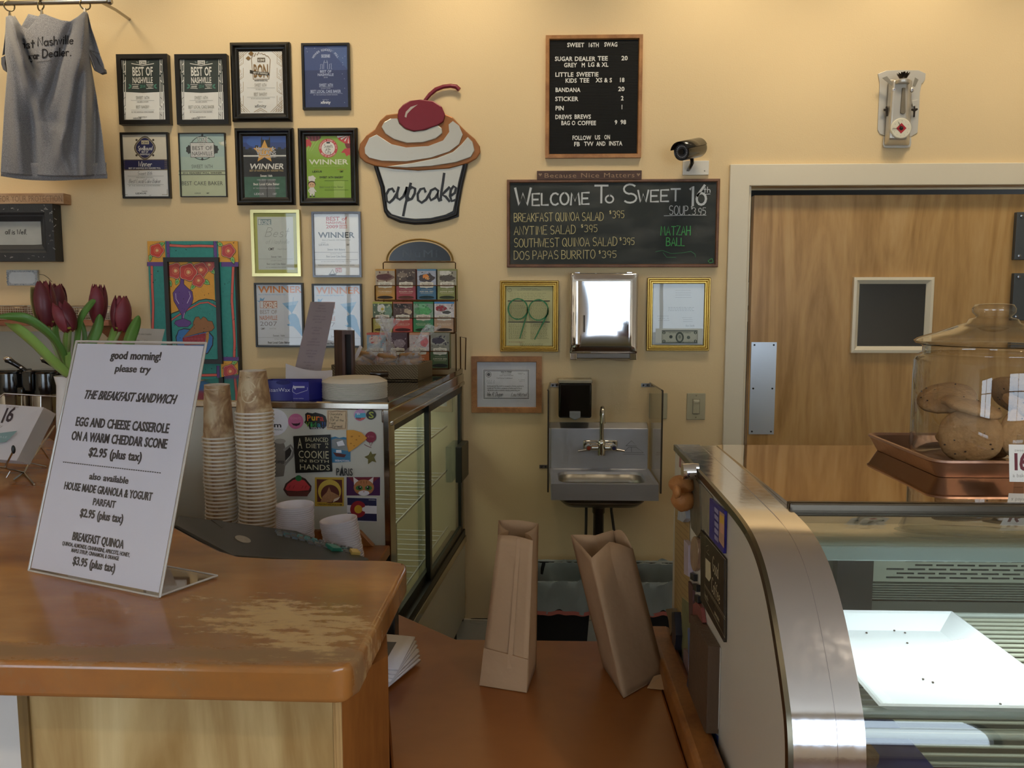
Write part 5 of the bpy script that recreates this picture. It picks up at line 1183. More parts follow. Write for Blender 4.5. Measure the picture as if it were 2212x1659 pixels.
# ================================================================== FRAMES ON THE WALL
m_bframe = K('#171512', .35, var=.1); m_pglass = glass('picture_glass', (.985, .99, .985), 1.5, .012, 1.0, .015)
m_gold = metal('gilt_frame', '#B99A52', .3, (8, 8, 8)); m_oak = wood('oak_frame', '#8A5A32', '#B8834E', (6, 6, 6), .4, dist=.6, ns=3)
def frame(x0, y0, x1, y1, ix, iy_, label, art, m=None, prof='flat', depth=.018, group='framed prints on the wall', base='#EEEEEC', glassy=True, ib=None):
    """outer rectangle in photo pixels, ix / iy_ moulding width"""
    a, b = PY(x0, y0, WY-depth), PY(x1, y1, WY-depth); X0, Z1, X1, Z0 = a.x, a.z, b.x, b.z
    w_ = (ix+iy_)/2*(b.x-a.x)/(x1-x0)
    t = thing('picture_frame', ((X0+X1)/2, WY, Z0), label, 'framed print', group)
    pr = {'flat': [(0, 0), (0, depth), (w_*.9, depth), (w_, depth-.004), (w_, depth-.010)],
          'step': [(0, 0), (0, depth*.7), (w_*.12, depth*.8), (w_*.3, depth*1.3), (w_*.45, depth*1.3), (w_*.62, depth*.8), (w_*.78, depth*.75), (w_, depth*.5), (w_, depth*.3)],
          'ridge': [(0, 0), (0, depth*.8), (w_*.1, depth), (w_*.22, depth), (w_*.3, depth*.8), (w_*.4, depth), (w_*.52, depth), (w_*.6, depth*.8), (w_*.7, depth*.9), (w_*.86, depth*.9), (w_, depth*.5), (w_, depth*.3)]}[prof]
    build(ring(MB(), X0, Z1, X1, Z0, WY, pr, m or m_bframe), 'frame', t, bevel=.0012)
    yp = WY-(depth-.0075 if prof == 'flat' else depth*.4)
    ar = Art((X0, yp, Z1), (1, 0, 0), (0, 0, -1), (0, -1, 0))
    ix2 = ix*.995
    ar.g.add([(X0+w_*.95, yp, Z0+w_*.95), (X1-w_*.95, yp, Z0+w_*.95), (X1-w_*.95, yp, Z1-w_*.95), (X0+w_*.95, yp, Z1-w_*.95)], [(0, 1, 2, 3)], K(base, .5, var=.02))
    art(ar, x0+ix, y0+iy_, x1-ix, y1-iy_); ar.out(t, 'print')
    if glassy: build(MB().quad((X0+w_*.9, yp-.0025, Z0+w_*.9), (X1-w_*.9, yp-.0025, Z0+w_*.9), (X1-w_*.9, yp-.0025, Z1-w_*.9), (X0+w_*.9, yp-.0025, Z1-w_*.9), m_pglass), 'glass_pane', t)
    return t
cw_, cb_, cg_ = K('#EDECE6', .5, var=.02), K('#222624', .5), K('#8E928E', .5)
def award2014(second):
    def art(ar, x0, y0, x1, y1):
        x1 += 0; ym = y0+(y1-y0)*.545; cx_ = (x0+x1)/2; dg_ = K('#2E3A38', .5)
        ar.pol([(x0, y0), (x1, y0), (x1, ym), (cx_, ym+2.2), (x0, ym)], dg_)
        for sx in (-1, 1):
            e = x0 if sx < 0 else x1; q = -sx
            for k, (dx, w_) in enumerate(((2, 1.6), (5.5, 1.2), (9.5, 1.5))):
                for (ya, yb) in ((y0, y0+22+k*6), (y0+27+k*6, y0+52), (y0+56-k*2, ym)): ar.ln([(e+q*dx, ya), (e+q*dx, yb)], w_, cw_)
                for (ya, yb) in ((ym+1, ym+20+k*5), (ym+25+k*5, ym+40), (ym+43, y1)): ar.ln([(e+q*dx, ya), (e+q*dx, min(yb, y1))], w_*.6, cb_)
            for ya in (y0+14, y0+30, y0+50): ar.ln([(e+q*5.5, ya), (e+q*9.5, ya-5)], 1.2, cw_)
            for ya in (ym+16, ym+34, ym+52): ar.ln([(e+q*5.5, ya), (e+q*9.5, ya-5)], .8, cb_)
        ar.rect(cx_-8, y0+3, cx_+8, y0+11, cw_); ar.txt('SCENE', cx_, y0+9.8, 5, dg_, wd=14, bold=True)
        ar.ell(cx_-12, y0+7, 2.6, 1.4, K('#7A8682'), rot=.8); ar.ell(cx_+12, y0+7, 2.6, 1.4, K('#7A8682'), rot=-.8)
        ar.ln([(cx_-24, y0+10), (cx_, y0+14), (cx_+24, y0+10)], 1.5, cw_)
        ar.txt('BEST OF', cx_, y0+36, 19.5, cw_, wd=47, bold=True); ar.txt('NASHVILLE', cx_, y0+52, 13, cw_, wd=46, bold=True)
        gr_ = K('#4E8A78', .5); ar.txt('2014', cx_, y0+63, 8, gr_, wd=12, bold=True)
        for sx in (-1, 1):
            ar.ln([(cx_+sx*8, y0+55.5), (cx_+sx*23, y0+55)], 1.1, cw_); ar.ln([(cx_+sx*8, y0+64), (cx_+sx*23, y0+63)], 1.1, cw_)
            ar.ell(cx_+sx*27, y0+57, 4, 1.8, gr_, rot=-.7*sx); ar.ell(cx_+sx*28, y0+62, 3.4, 1.8, gr_, rot=.5*sx)
        ar.txt('WINNER', cx_-15.5, y0+61.5, 3.6, cw_, wd=13, bold=True); ar.txt('READERS', cx_+16, y0+59.6, 2.8, cw_, wd=14); ar.txt('POLL', cx_+16, y0+62.8, 2.8, cw_, wd=8)
        ar.txt('SWEET 16TH', cx_, ym+16, 7, K('#8A8A80'), wd=30); ar.ln([(cx_-25, ym+18.5), (cx_+25, ym+18.5)], .5, cg_); ar.txt('HAS BEEN CHOSEN', cx_, ym+23, 2.6, cb_, wd=26)
        ar.txt('BEST LOCAL CAKE BAKER' if second else 'BEST BAKERY', cx_, ym+36, 7, K('#8A8A80'), wd=58 if second else 30); ar.ln([(cx_-25, ym+39.5), (cx_+25, ym+39.5)], .5, cg_)
        ar.txt('BY THE NASHVILLE SCENE READERS', cx_, ym+45, 2.8, cb_, wd=50); ar.txt('PRESENTED BY', cx_, ym+56, 2.8, cb_, wd=20); ar.txt('LEXUS', cx_-12, y1-.8, 2.6, cb_, wd=18, bold=True)
    return art
frame(250, 117, 367, 268, 11.5, 10.5, 'upper left black-framed 2014 award, wording best bakery, beside the hanging shirt', award2014(False), depth=.03)
frame(376, 117, 494, 268, 11.5, 10.5, 'black-framed 2014 award wording best local cake baker, second in the top row', award2014(True), depth=.03)
def bon(ar, x0, y0, x1, y1):
    cx_ = (x0+x1)/2+1; g = K('#A88A58', .4); g2 = K('#8A6A3A', .4)
    for sx in (-1, 1):
        e = x0 if sx < 0 else x1; q = -sx
        for r in range(4):
            ya = y0+8+r*30
            ar.ln([(e+q*1.5, ya), (e+q*1.5, ya+26), (e+q*9, ya+18)], .8, g); ar.ln([(e+q*4, ya+3), (e+q*4, ya+18), (e+q*9, ya+12)], .8, g); ar.ln([(e+q*6.5, ya+4), (e+q*6.5, ya+10)], .7, g)
            ar.ln([(e, ya+28), (e+q*12, ya+20), (e+q*12, ya)], .8, g)
        for k in range(5): ar.ln([(e, y1-26+k*5), (e+q*(26-k*5), y1-1)], .8, g); ar.ln([(e, y0+22-k*4), (e+q*(24-k*5), y0+1)], .8, g)
        for k in range(3): ar.ln([(e+q*(3+k*5), y1-1), (e+q*(3+k*5), y1-8)], .8, g)
    ar.ln([(cx_-14, y1-1), (cx_, y1-9), (cx_+14, y1-1)], 1, g); ar.ln([(cx_-8, y1-1), (cx_, y1-5), (cx_+8, y1-1)], .8, g)
    ar.ell(x0+29, y0+7, 5, 4.4, g2, wob=.15, k=4); ar.ell(x0+23, y0+17, 4.5, 4, g2, wob=.15, k=4)
    sc_ = [(cx_-20, y0+18)]
    for i in range(6): sc_ += [(cx_-17+i*6.5, y0+(10, 6, 4, 6, 8, 12)[i]), (cx_-14+i*6.5, y0+(13, 10, 8, 9, 12, 16)[i])]
    ar.ln(sc_+[(cx_+21, y0+20), (cx_+18, y0+62), (cx_-16, y0+62)], 1.3, g2, closed=True)
    ar.rect(cx_-7, y0+16, cx_+10, y0+25, K('#5A4A34')); ar.txt('SCENE', cx_+1.5, y0+23.5, 5.5, cw_, wd=15, bold=True)
    ar.txt('BON', cx_+1, y0+58, 29, g2, wd=34, bold=True)
    ar.pol([(cx_-23, y0+42), (cx_-16, y0+44), (cx_, y0+46.5), (cx_+17, y0+47), (cx_+20, y0+54), (cx_+2, y0+53), (cx_-15, y0+51), (cx_-23, y0+49)], K('#2A2620')); ar.txt('BEST OF NASHVILLE', cx_, y0+51, 4, cw_, wd=32, bold=True, up=-.07)
    ar.txt('WINNER READERS POLL', cx_+1, y0+66.5, 3, K('#3A342A'), wd=30, bold=True)
    ar.txt('SWEET 16TH', cx_, y0+78.5, 7.5, K('#9A9488'), wd=27); ar.ln([(cx_-29, y0+81), (cx_+31, y0+81)], .5, cg_); ar.txt('HAS BEEN CHOSEN', cx_, y0+85.5, 2.6, cg_, wd=22)
    ar.txt('BEST BAKERY', cx_, y0+98, 7.5, K('#9A9488'), wd=30); ar.ln([(cx_-29, y0+101), (cx_+31, y0+101)], .5, cg_); ar.txt('BY THE NASHVILLE SCENE READERS', cx_, y0+105, 2.4, cg_, wd=42); ar.txt('PRESENTED BY', cx_, y0+112, 2, cg_, wd=10); ar.txt('xfinity', cx_, y0+123, 7, K('#4A4A48'), wd=26)
frame(495, 91, 629, 261, 18.5, 18, 'black stepped frame around a white and gold popcorn award, third in the top row', bon, prof='step', depth=.022)
def blue18(ar, x0, y0, x1, y1):
    cx_ = (x0+x1)/2; rr = random.Random(2); m_s = K('#B8C4E4', .4)
    ar.rect(x0, y0, x1, y0+(y1-y0)*.4, K('#3A5088', .45, var=.1, vs=6)); ar.pol([(cx_, y0), (x1, y0), (x1, y1*.4+y0*.6)], K('#4A649C', .45, var=.1))
    for i in range(46):
        x, y = rr.uniform(x0+3, x1-3), rr.uniform(y0+3, y1-3)
        if abs(x-cx_) > 30 or y < y0+8: ar.ell(x, y, .7, .7, m_s, n=6)
    R = 28
    s = "WINNER READERS' POLL"; n = len(s)
    for i, c in enumerate(s):
        th = math.radians(-64+128*(i+.5)/n)
        if c in _GL:
            px, py = cx_+R*math.sin(th), y0+40-R*math.cos(th); u, v = ar.uv(px, py); k = ar.sc(px, py); gv, gf = _GL[c][2]; em = 5*k/.729
            vs = [ar.P(u+((gx-_GL[c][0]/2)*em*.85*math.cos(th)+gy*em*math.sin(th)), v+((gx-_GL[c][0]/2)*em*.85*math.sin(th)-gy*em*math.cos(th))) for gx, gy in gv]; ar.t.add(vs, gf, m_s)
    ar.rect(cx_-10, y0+19, cx_+10, y0+27, K('#6A7CA8')); ar.txt('SCENE', cx_, y0+26, 6, m_s, wd=19, bold=True)
    ar.ln([(cx_-13, y0+51), (cx_-11, y0+51), (cx_-11, y0+41), (cx_-7, y0+41), (cx_-7, y0+51), (cx_-4, y0+51), (cx_-4, y0+37), (cx_-2.5, y0+31), (cx_-2.5, y0+37), (cx_+2.5, y0+37), (cx_+2.5, y0+31), (cx_+4, y0+37), (cx_+4, y0+51), (cx_+8, y0+51), (cx_+8, y0+41), (cx_+12, y0+39), (cx_+12, y0+51), (cx_+14, y0+51)], .9, m_s)
    ar.txt('BEST OF', cx_, y0+59, 5.6, m_s, wd=26, bold=True); ar.txt('NASHVILLE', cx_, y0+66, 5.6, m_s, wd=36, bold=True); ar.txt('2018', cx_, y0+70.5, 2.8, m_s, wd=9)
    ar.txt('SWEET 16TH', cx_+1, y0+88.5, 6, m_s, wd=31, bold=True); ar.ln([(cx_-14, y0+90), (cx_+16, y0+90)], .6, m_s); ar.txt('HAS BEEN CHOSEN', cx_, y0+94, 2.2, m_s, wd=22); ar.txt('BEST LOCAL CAKE BAKER', cx_, y0+102, 6, m_s, wd=68, bold=True); ar.ln([(cx_-34, y0+103.6), (cx_+34, y0+103.6)], .6, m_s)
    ar.txt('BY THE NASHVILLE SCENE READERS', cx_, y0+108, 2.4, m_s, wd=54); ar.txt('PRESENTED BY', cx_, y0+118.5, 2, m_s, wd=14); ar.txt('xfinity', cx_, y0+126, 6.5, K('#E6EAF4'), wd=22, bold=True)
frame(650, 93, 757, 236, 5.5, 5, 'narrow black frame with a night blue award poster, last in the top row', blue18, base='#2C3E70')
def spell(ar, x0, y0, x1, y1):
    cx_ = (x0+x1)/2; nv = K('#2A2C5C', .45); go = K('#8A7A5A', .4)
    ar.rect(x0, y0, x1, y0+53, K('#E6DECA'))
    ar.ell(cx_, y0+29, 22, 24, K('#4E4638'), wob=.06, k=4); ar.ell(cx_, y0+29, 20, 22, K('#B0A488'), wob=.06, k=4); ar.ell(cx_, y0+29, 18.6, 20.6, nv, wob=.06, k=4)
    for sx in (-1, 1):
        for yy in (y0+12, y0+45): ar.ell(cx_+sx*18, yy, 2.5, 2.5, K('#4E4638'), n=10)
    ar.rect(cx_-8, y0+13, cx_+9, y0+21, K('#D6CCA8')); ar.txt('SCENE', cx_, y0+19.5, 4.4, nv, wd=15, bold=True); ar.hand('Spellbound', cx_, y0+34, 9, cw_, lw=.11, wd=32, al='c', shear=.2); ar.txt('BEST OF', cx_, y0+39.5, 3.8, cw_, wd=15, bold=True); ar.txt('NASHVILLE', cx_, y0+44.5, 3.8, cw_, wd=22, bold=True)
    ar.rect(x0, y0+54, x1, y0+77, nv); ar.rect(x0, y0+54, x1, y0+55, go); ar.rect(x0, y0+76, x1, y0+77, go)
    for e, q in ((x0, 1), (x1, -1)):
        for k in range(3):
            for j in range(5): ar.ell(e+q*(1.5+k*2.6), y0+57+j*4.4, 1, 1, go, n=8)
        for k in range(4): ar.ell(e+q*(3+k*3), y1-3, 1.2, .7, go, n=8); ar.ell(e+q*2, y1-4-k*3, .7, 1.2, go, n=8)
    ar.hand('Winner', cx_, y0+69, 10.5, cw_, lw=.12, wd=30, al='c', shear=.22); ar.txt("BEST OF NASHVILLE 2013 READERS' POLL", cx_, y0+74.5, 3.4, cw_, wd=72, bold=True)
    ar.hand('Sweet 16th', cx_, y0+88, 8, K('#77777A'), lw=.07, wd=32, al='c', shear=.25); ar.ln([(cx_-37, y0+90), (cx_+41, y0+90)], .5, cg_); ar.txt('HAS BEEN CHOSEN', cx_, y0+94, 2.4, cg_, wd=38)
    ar.hand('Best Local Cake Baker', cx_, y0+105, 8.5, K('#6E6E72'), lw=.07, wd=70, al='c', shear=.25); ar.ln([(cx_-37, y0+108), (cx_+41, y0+108)], .5, cg_); ar.txt('BY THE NASHVILLE SCENE READERS', cx_, y0+112, 3, cg_, wd=70)
    ar.txt('Presented by', cx_, y0+124, 3, cb_, wd=12); ar.txt('LEXUS', cx_-8, y0+129, 3.4, K('#4A4A4E'), wd=24, bold=True); ar.txt('CMT', cx_+12, y0+133, 2, cb_, wd=5)
frame(258, 286, 368, 428, 4.5, 4.5, 'thin black frame, award with a dark purple medallion and purple winner band', spell)
def teal12(ar, x0, y0, x1, y1):
    cx_ = (x0+x1)/2; k_ = K('#2E3436', .5); W = K('#D6D6D4', .5)
    ar.rect(x0, y0, x1, y0+78, K('#A9C2BE', .5, var=.04, vs=4)); ar.rect(x0, y0+78, x1, y1, K('#C6CFAC', .5)); ar.rect(x0, y0+50, x1, y0+78, K('#B4C9BC', .5))
    ar.pol([(x1-16, y0+18), (x1-4, y0+17), (x1, y0+14), (x1, y0+28), (x1-12, y0+24)], K('#CBD3BE', .5)); ar.ell(x1-5, y0+20, 5.5, 3.4, K('#E9ECE6', .4))
    ar.ell(cx_, y0+31, 27, 26, k_); ar.ell(cx_, y0+31, 25.4, 24.4, K('#A9C2BE'))
    for sx in (-1, 1): ar.ell(cx_+sx*28, y0+34, 7, 9, k_, wob=.12, k=7)
    for y in (y0+3, y0+55): ar.pol([(cx_-3, y), (cx_, y-4), (cx_+3, y), (cx_, y+3)], k_)
    ar.rect(cx_-26.5, y0+19, cx_+26.5, y0+51, k_); ar.rect(cx_-25.5, y0+20, cx_+25.5, y0+50, W)
    ar.txt('SCENE', cx_+1, y0+18.5, 11.5, K('#F0F0EE'), wd=24, bold=True); ar.txt('SCENE', cx_+.4, y0+18.3, 10.5, K('#3A4040'), wd=23); ar.txt('2012', cx_, y0+24, 2.4, cg_, wd=14)
    ar.txt('BEST OF', cx_, y0+35, 9, k_, wd=46); ar.txt('NASHVILLE', cx_, y0+47, 9, k_, wd=47)
    ar.txt('SWEET 16TH', cx_, y0+74.5, 8, K('#5A605E'), wd=48); ar.rect(x0, y0+80, x1, y0+80.8, k_); ar.rect(x0, y0+88, x1, y0+88.8, k_); ar.txt("2012 READERS' POLL WINNER", cx_, y0+86.6, 4, k_, wd=88, bold=True)
    ar.txt('BEST CAKE BAKER', cx_, y0+111, 9, K('#4E524E'), wd=92); ar.txt('LEXUS', cx_-10, y0+130, 3.4, cb_, wd=14); ar.txt('CMT', cx_+12, y0+130, 3.4, cb_, wd=7, bold=True)
frame(384, 287, 490, 425, 2, 2, 'very thin framed pale teal and green art deco award print', teal12, depth=.014)
def heroes(ar, x0, y0, x1, y1):
    cx_ = (x0+x1)/2+1; bl = K('#2A5AB0', .4, var=.1, vs=8); k_ = K('#141820', .5); st = K('#E0A84A', .45); gy = K('#C8C8CC', .5)
    ar.rect(x0, y0, x1, y0+22, K('#2450A4', .45)); ar.rect(x0, y0+16, x1, y0+30, K('#1E3E86', .45)); ar.ell(cx_-15, y0+14, 24, 12, bl)
    sk = [(x0, y0+44), (x0, y0+28)]
    for i, h in enumerate((25, 31, 27, 33, 22, 26, 30, 34, 29, 24, 32, 26, 30, 27)): sk += [(x0+i*7, y0+h), (x0+i*7+6.9, y0+h)]
    ar.pol(sk+[(x1, y0+30), (x1, y0+44)], k_); ar.pol([(cx_-8, y0+40), (cx_-8, y0+10), (cx_-6, y0+1), (cx_-5, y0+10), (cx_+9, y0+10), (cx_+11, y0+1), (cx_+12, y0+10), (cx_+12, y0+40)], k_)
    ar.rect(x0, y0+42, x1, y0+96, K('#24282E', .5)); ar.rect(x0, y0+43.5, x1, y0+45.8, cw_)
    ar.pol([(cx_+26*math.sin(PI*i/5)*(1 if i % 2 == 0 else .45), y0+36-26*math.cos(PI*i/5)*(1 if i % 2 == 0 else .45)) for i in range(10)], st)
    ar.txt('Heroes &', cx_+2, y0+33.5, 8.5, K('#3A3024'), wd=42, bold=True); ar.txt('Heroes &', cx_+1.3, y0+33, 8.5, gy, wd=41, bold=True); ar.txt('VILLAINS', cx_+4.6, y0+43.3, 9, K('#3A3024'), wd=44, bold=True); ar.txt('VILLAINS', cx_+4, y0+42.8, 9, gy, wd=43, bold=True); ar.txt('BEST OF NASHVILLE 2011', cx_+6, y0+48.5, 3.2, gy, wd=40, bold=True)
    ar.rect(x0, y0+90, x1, y1, K('#3E6A58', .5, var=.35, vs=60)); ar.rect(cx_-12, y0+96, cx_+24, y1, K('#6A6E70', .5, var=.2, vs=20)); ar.rect(cx_+4, y0+96, cx_+7, y1, K('#2A3234', .5)); ar.rect(x0, y0, x0+2, y1, K('#5A8A3A', .5))
    ar.txt('WINNER', cx_+4, y0+73, 12, cw_, wd=76, bold=True, shear=.22); ar.txt("BEST OF NASHVILLE 2011 READERS' POLL", cx_+4, y0+78.5, 4, K('#B8A070'), wd=76, bold=True, shear=.2)
    ar.txt('Sweet 16th', cx_+4, y0+90, 5, cw_, wd=27, bold=True); ar.txt('HAS BEEN CHOSEN', cx_+4, y0+98, 3.6, gy, wd=42); ar.txt('Best Local Cake Baker', cx_+4, y0+108, 5, cw_, wd=58, bold=True); ar.txt('BY THE NASHVILLE SCENE READERS', cx_+4, y0+116, 3, gy, wd=58); ar.txt('LEXUS', cx_-12, y0+129, 4.4, gy, wd=22, bold=True); ar.txt('CMT', cx_+22, y0+129, 4.4, gy, wd=9, bold=True)
frame(505, 276, 636, 442, 18, 16, 'wide black frame with a dark blue star poster, winner lettering, second row', heroes, prof='step', depth=.022, base='#24282E')
def sweets(ar, x0, y0, x1, y1):
    cx_ = (x0+x1)/2+1; rd = K('#C83A3C', .45); gn = K('#8FB83E', .5, var=.04); W = cw_
    ar.rect(x0, y0, x1, y1, gn)
    for k in range(3): ar.ln([(x0+3+k*5, y0+34), (x0+14+k*7, y0+10)], .8, K('#B4D06A'))
    def clip(pts): return [(min(max(x, x0), x1), min(max(y, y0), y1)) for x, y in pts]
    ar.pol([(x0, y0), (x0+35, y0), (x0+33, y0+7), (x0+24, y0+13), (x0+12, y0+13), (x0+3, y0+6)], K('#6A1E2C'))
    for k in range(4): ar.ln([(x0+7+k*7, y0+1), (x0+9+k*7, y0+12)], 1.4, K('#B04050'))
    ar.pol([(x0, y0+9), (x0+9, y0+9), (x0+14, y0+18), (x0+11, y0+27), (x0+7, y0+22), (x0+3, y0+27), (x0, y0+21)], rd)
    ar.pol([(x1-32, y0), (x1, y0), (x1, y0+18), (x1-12, y0+18), (x1-24, y0+11)], rd)
    for k in range(4): ar.pol([(x1-4, y0), (x1-29+k*8, y0+2+k*5), (x1-27+k*8, y0+6+k*4)], W)
    ar.pol([(x1-12, y0+18), (x1, y0+18), (x1, y0+32), (x1-9, y0+27)], K('#7A2030')); ar.pol([(x1, y0+28), (x1-12, y0+29), (x1-20, y0+38), (x1-12, y0+38), (x1-8, y0+46), (x1-2, y0+42), (x1, y0+46)], rd)
    ar.ell(cx_, y0+28, 20.5, 20.5, rd); ar.ell(cx_, y0+28, 14.6, 14.6, W)
    for s, a0, a1, R in (("NASHVILLE SCENE'S 2010", -95, 95, 16.2), ('BEST OF NASHVILLE', 235, 125, 19)):
        for i, c in enumerate(s):
            th = math.radians(a0+(a1-a0)*(i+.5)/len(s)); fl = 1 if a0 < 100 else -1
            if c in _GL:
                px, py = cx_+R*math.sin(th), y0+28-R*math.cos(th); u, v = ar.uv(px, py); k = ar.sc(px, py); gv, gf = _GL[c][2]; em = 2.9*k/.729; t2 = th if fl > 0 else th+PI
                ar.t.add([ar.P(u+((gx-_GL[c][0]/2)*em*.85*math.cos(t2)+gy*em*math.sin(t2)), v+((gx-_GL[c][0]/2)*em*.85*math.sin(t2)-gy*em*math.cos(t2))) for gx, gy in gv], gf, W)
    ar.rect(cx_-4, y0+14.5, cx_+4, y0+18, cb_); ar.hand('Sweets', cx_, y0+27, 8, cb_, lw=.09, wd=19, al='c', shear=.1); ar.hand('of the', cx_, y0+32, 4, cb_, lw=.12, wd=10, al='c'); ar.hand('City', cx_, y0+40, 7.5, cb_, lw=.1, wd=13, al='c')
    ar.txt('WINNER', cx_+1, y0+63, 11, K('#EEF2DC'), wd=86, bold=True); ar.txt("Best of Nashville 2010 Readers' Poll", cx_+1, y0+68, 3.6, K('#B8D07A'), wd=70, shear=.2)
    ar.txt('presented by', cx_-24, y0+75, 1.8, rd, wd=12); ar.txt('LEXUS', cx_-24, y0+80.5, 4, cb_, wd=22, bold=True); ar.txt('IN ASSOCIATION WITH', cx_+29, y0+75, 1.8, rd, wd=20); ar.txt('CMT', cx_+29, y0+80.5, 4, cb_, wd=8, bold=True)
    ar.txt('SWEET 16TH BAKERY', cx_+7, y0+93, 4.4, cb_, wd=53, bold=True); ar.rect(cx_-8, y0+98, x1-4, y0+98.8, K('#5A7A20')); ar.rect(cx_+12, y0+99, cx_+36, y1, K('#A6C860', .45, var=.08, vs=40)); ar.txt('Best Local Cake Baker', cx_+7, y0+114, 4.6, K('#7A9A48'), wd=53, bold=True); ar.rect(cx_-8, y0+118, x1-4, y0+118.6, K('#5A7A20'))
    # little cook with a tall white hat
    bx = x0+15; sk = K('#E0B890'); ar.ell(bx-1, y0+93, 8, 5.5, W, wob=.12, k=5); ar.rect(bx-7, y0+95, bx+6, y0+100, W); ar.ell(bx-1, y0+106, 8.2, 7, K('#4A3026')); ar.ell(bx-1, y0+108, 7, 6.4, sk); ar.ell(bx-3.4, y0+107, .8, 1.1, cb_, n=8); ar.ell(bx+1.6, y0+107, .8, 1.1, cb_, n=8)
    ar.pol([(bx-5, y0+113), (bx+4, y0+113), (bx+6, y0+127), (bx-5, y0+127)], W); ar.ln([(bx-4, y0+115), (bx-8, y0+120), (bx-5, y0+124)], 2.4, W); ar.ln([(bx+3, y0+115), (bx+8, y0+122)], 2.4, W); ar.rect(bx-5, y0+126, bx-1, y1-4, W); ar.rect(bx+1, y0+126, bx+5, y1-4, W); ar.ell(bx-3.4, y1-3, 2.4, 1.5, cb_, n=10); ar.ell(bx+4, y1-3, 2.4, 1.5, cb_, n=10)
frame(642, 276, 774, 443, 17.5, 16, 'wide black frame with a lime green winner poster and a little cook', sweets, prof='step', depth=.022, base='#8FB83E')
def lime(ar, x0, y0, x1, y1):
    cx_ = (x0+x1)/2; g = K('#77807C', .5)
    ar.rect(x0+7, y0+8, x1-6, y1-7, K('#D3DBD6', .5)); ar.rect(x0+9, y0+13, x0+38, y0+25, K('#7F9AA0')); ar.rect(x0+10, y0+14, x0+15, y0+24, K('#E0E6E2')); ar.txt('SCENE', x0+26, y0+24, 9, K('#E6EAE8'), wd=21, bold=True)
    ar.hand('Best', cx_+2, y0+51, 19, g, lw=.035, wd=50, al='c', shear=.35); ar.hand('of Nashville', cx_+4, y0+66, 9, K('#959C98'), lw=.05, wd=52, al='c', shear=.3)
    ar.txt('CMT', cx_-9, y0+80, 5.4, K('#3E3E40'), wd=13, bold=True); ar.hand('West End', cx_+13, y0+79, 3.4, g, lw=.08, wd=20, al='c', shear=.3); ar.txt('Sweet 16th', cx_+2, y0+96, 4, K('#55585A'), wd=23); ar.ln([(cx_-36, y0+99), (cx_+38, y0+99)], .4, cg_); ar.txt('HAS BEEN CHOSEN', cx_+2, y0+103.5, 2, cg_, wd=25); ar.txt('Best Local Cake Baker', cx_+2, y0+111.5, 4, K('#6A6E6E'), wd=42); ar.txt('BY THE NASHVILLE SCENE READERS', cx_+2, y0+118, 2.2, cg_, wd=44)
frame(540, 453, 650, 597, 8, 7.5, 'pale gold frame with a lime mat around a silvery award sheet', lime, m=metal('pale_gold', '#D8CE96', .3), depth=.02, base='#C3C76A')
def w09(ar, x0, y0, x1, y1):
    cx_ = (x0+x1)/2; rd = K('#C04A44', .5); k_ = K('#26282A')
    ar.txt('BEST of', cx_, y0+14.5, 8.5, rd, wd=46, bold=True); ar.txt('NASHVILLE', cx_, y0+21.5, 5.4, rd, wd=46, bold=True); ar.txt('2009', cx_-9, y0+31, 7.5, rd, wd=27, bold=True); ar.rect(cx_+6, y0+23.5, cx_+23, y0+31.5, K('#D08A84')); ar.txt('SCENE', cx_+14.5, y0+30.3, 5, cw_, wd=16, bold=True)
    ar.txt('WINNER', cx_, y0+51.5, 12.5, k_, wd=79, bold=True); ar.txt("Best of Nashville 2009 Readers' Poll", cx_, y0+58, 3.4, cg_, wd=62); ar.txt('presented by', cx_-28, y0+63, 1.6, cb_, wd=10); ar.txt('LEXUS', cx_-27, y0+68.5, 4, cb_, wd=22); ar.txt('CMT', cx_+25, y0+68.5, 3.6, cb_, wd=7, bold=True)
    ar.txt('Sweet 16th Bakery', cx_, y0+79, 4.4, k_, wd=39); ar.ln([(x0+2, y0+83), (x1-3, y0+83)], .6, K('#5A5A5C')); ar.txt('has been chosen', cx_, y0+87, 2.2, cg_, wd=26); ar.txt('Best Local Cake Baker', cx_, y0+94, 4.4, K('#6A6A6C'), wd=44); ar.ln([(x0+2, y0+99), (x1-3, y0+99)], .6, K('#5A5A5C'))
    ar.txt('BY THE SCENE READERS ON OCTOBER 15TH, 2009', cx_, y0+104, 2, cg_, wd=66); ar.txt('FEEDING NASHVILLE PLANNERS FOR 20 YEARS', cx_, y0+112, 2, K('#5A5A5C'), wd=80); ar.rect(cx_-2, y0+117, cx_+12, y0+126, rd); ar.txt('SCENE', cx_+5, y0+125, 6.5, cw_, wd=13, bold=True); ar.ln([(cx_-14, y0+130), (cx_-8, y0+120), (cx_-4, y0+130), (cx_+2, y0+127)], 1.2, k_); ar.ell(cx_-8, y0+131, 9, 1.2, k_)
frame(672, 457, 781, 599, 5, 5, 'dark glossy frame with a white 2009 winner certificate in red and black type', w09, m=K('#2A1418', .2, coat=.4))
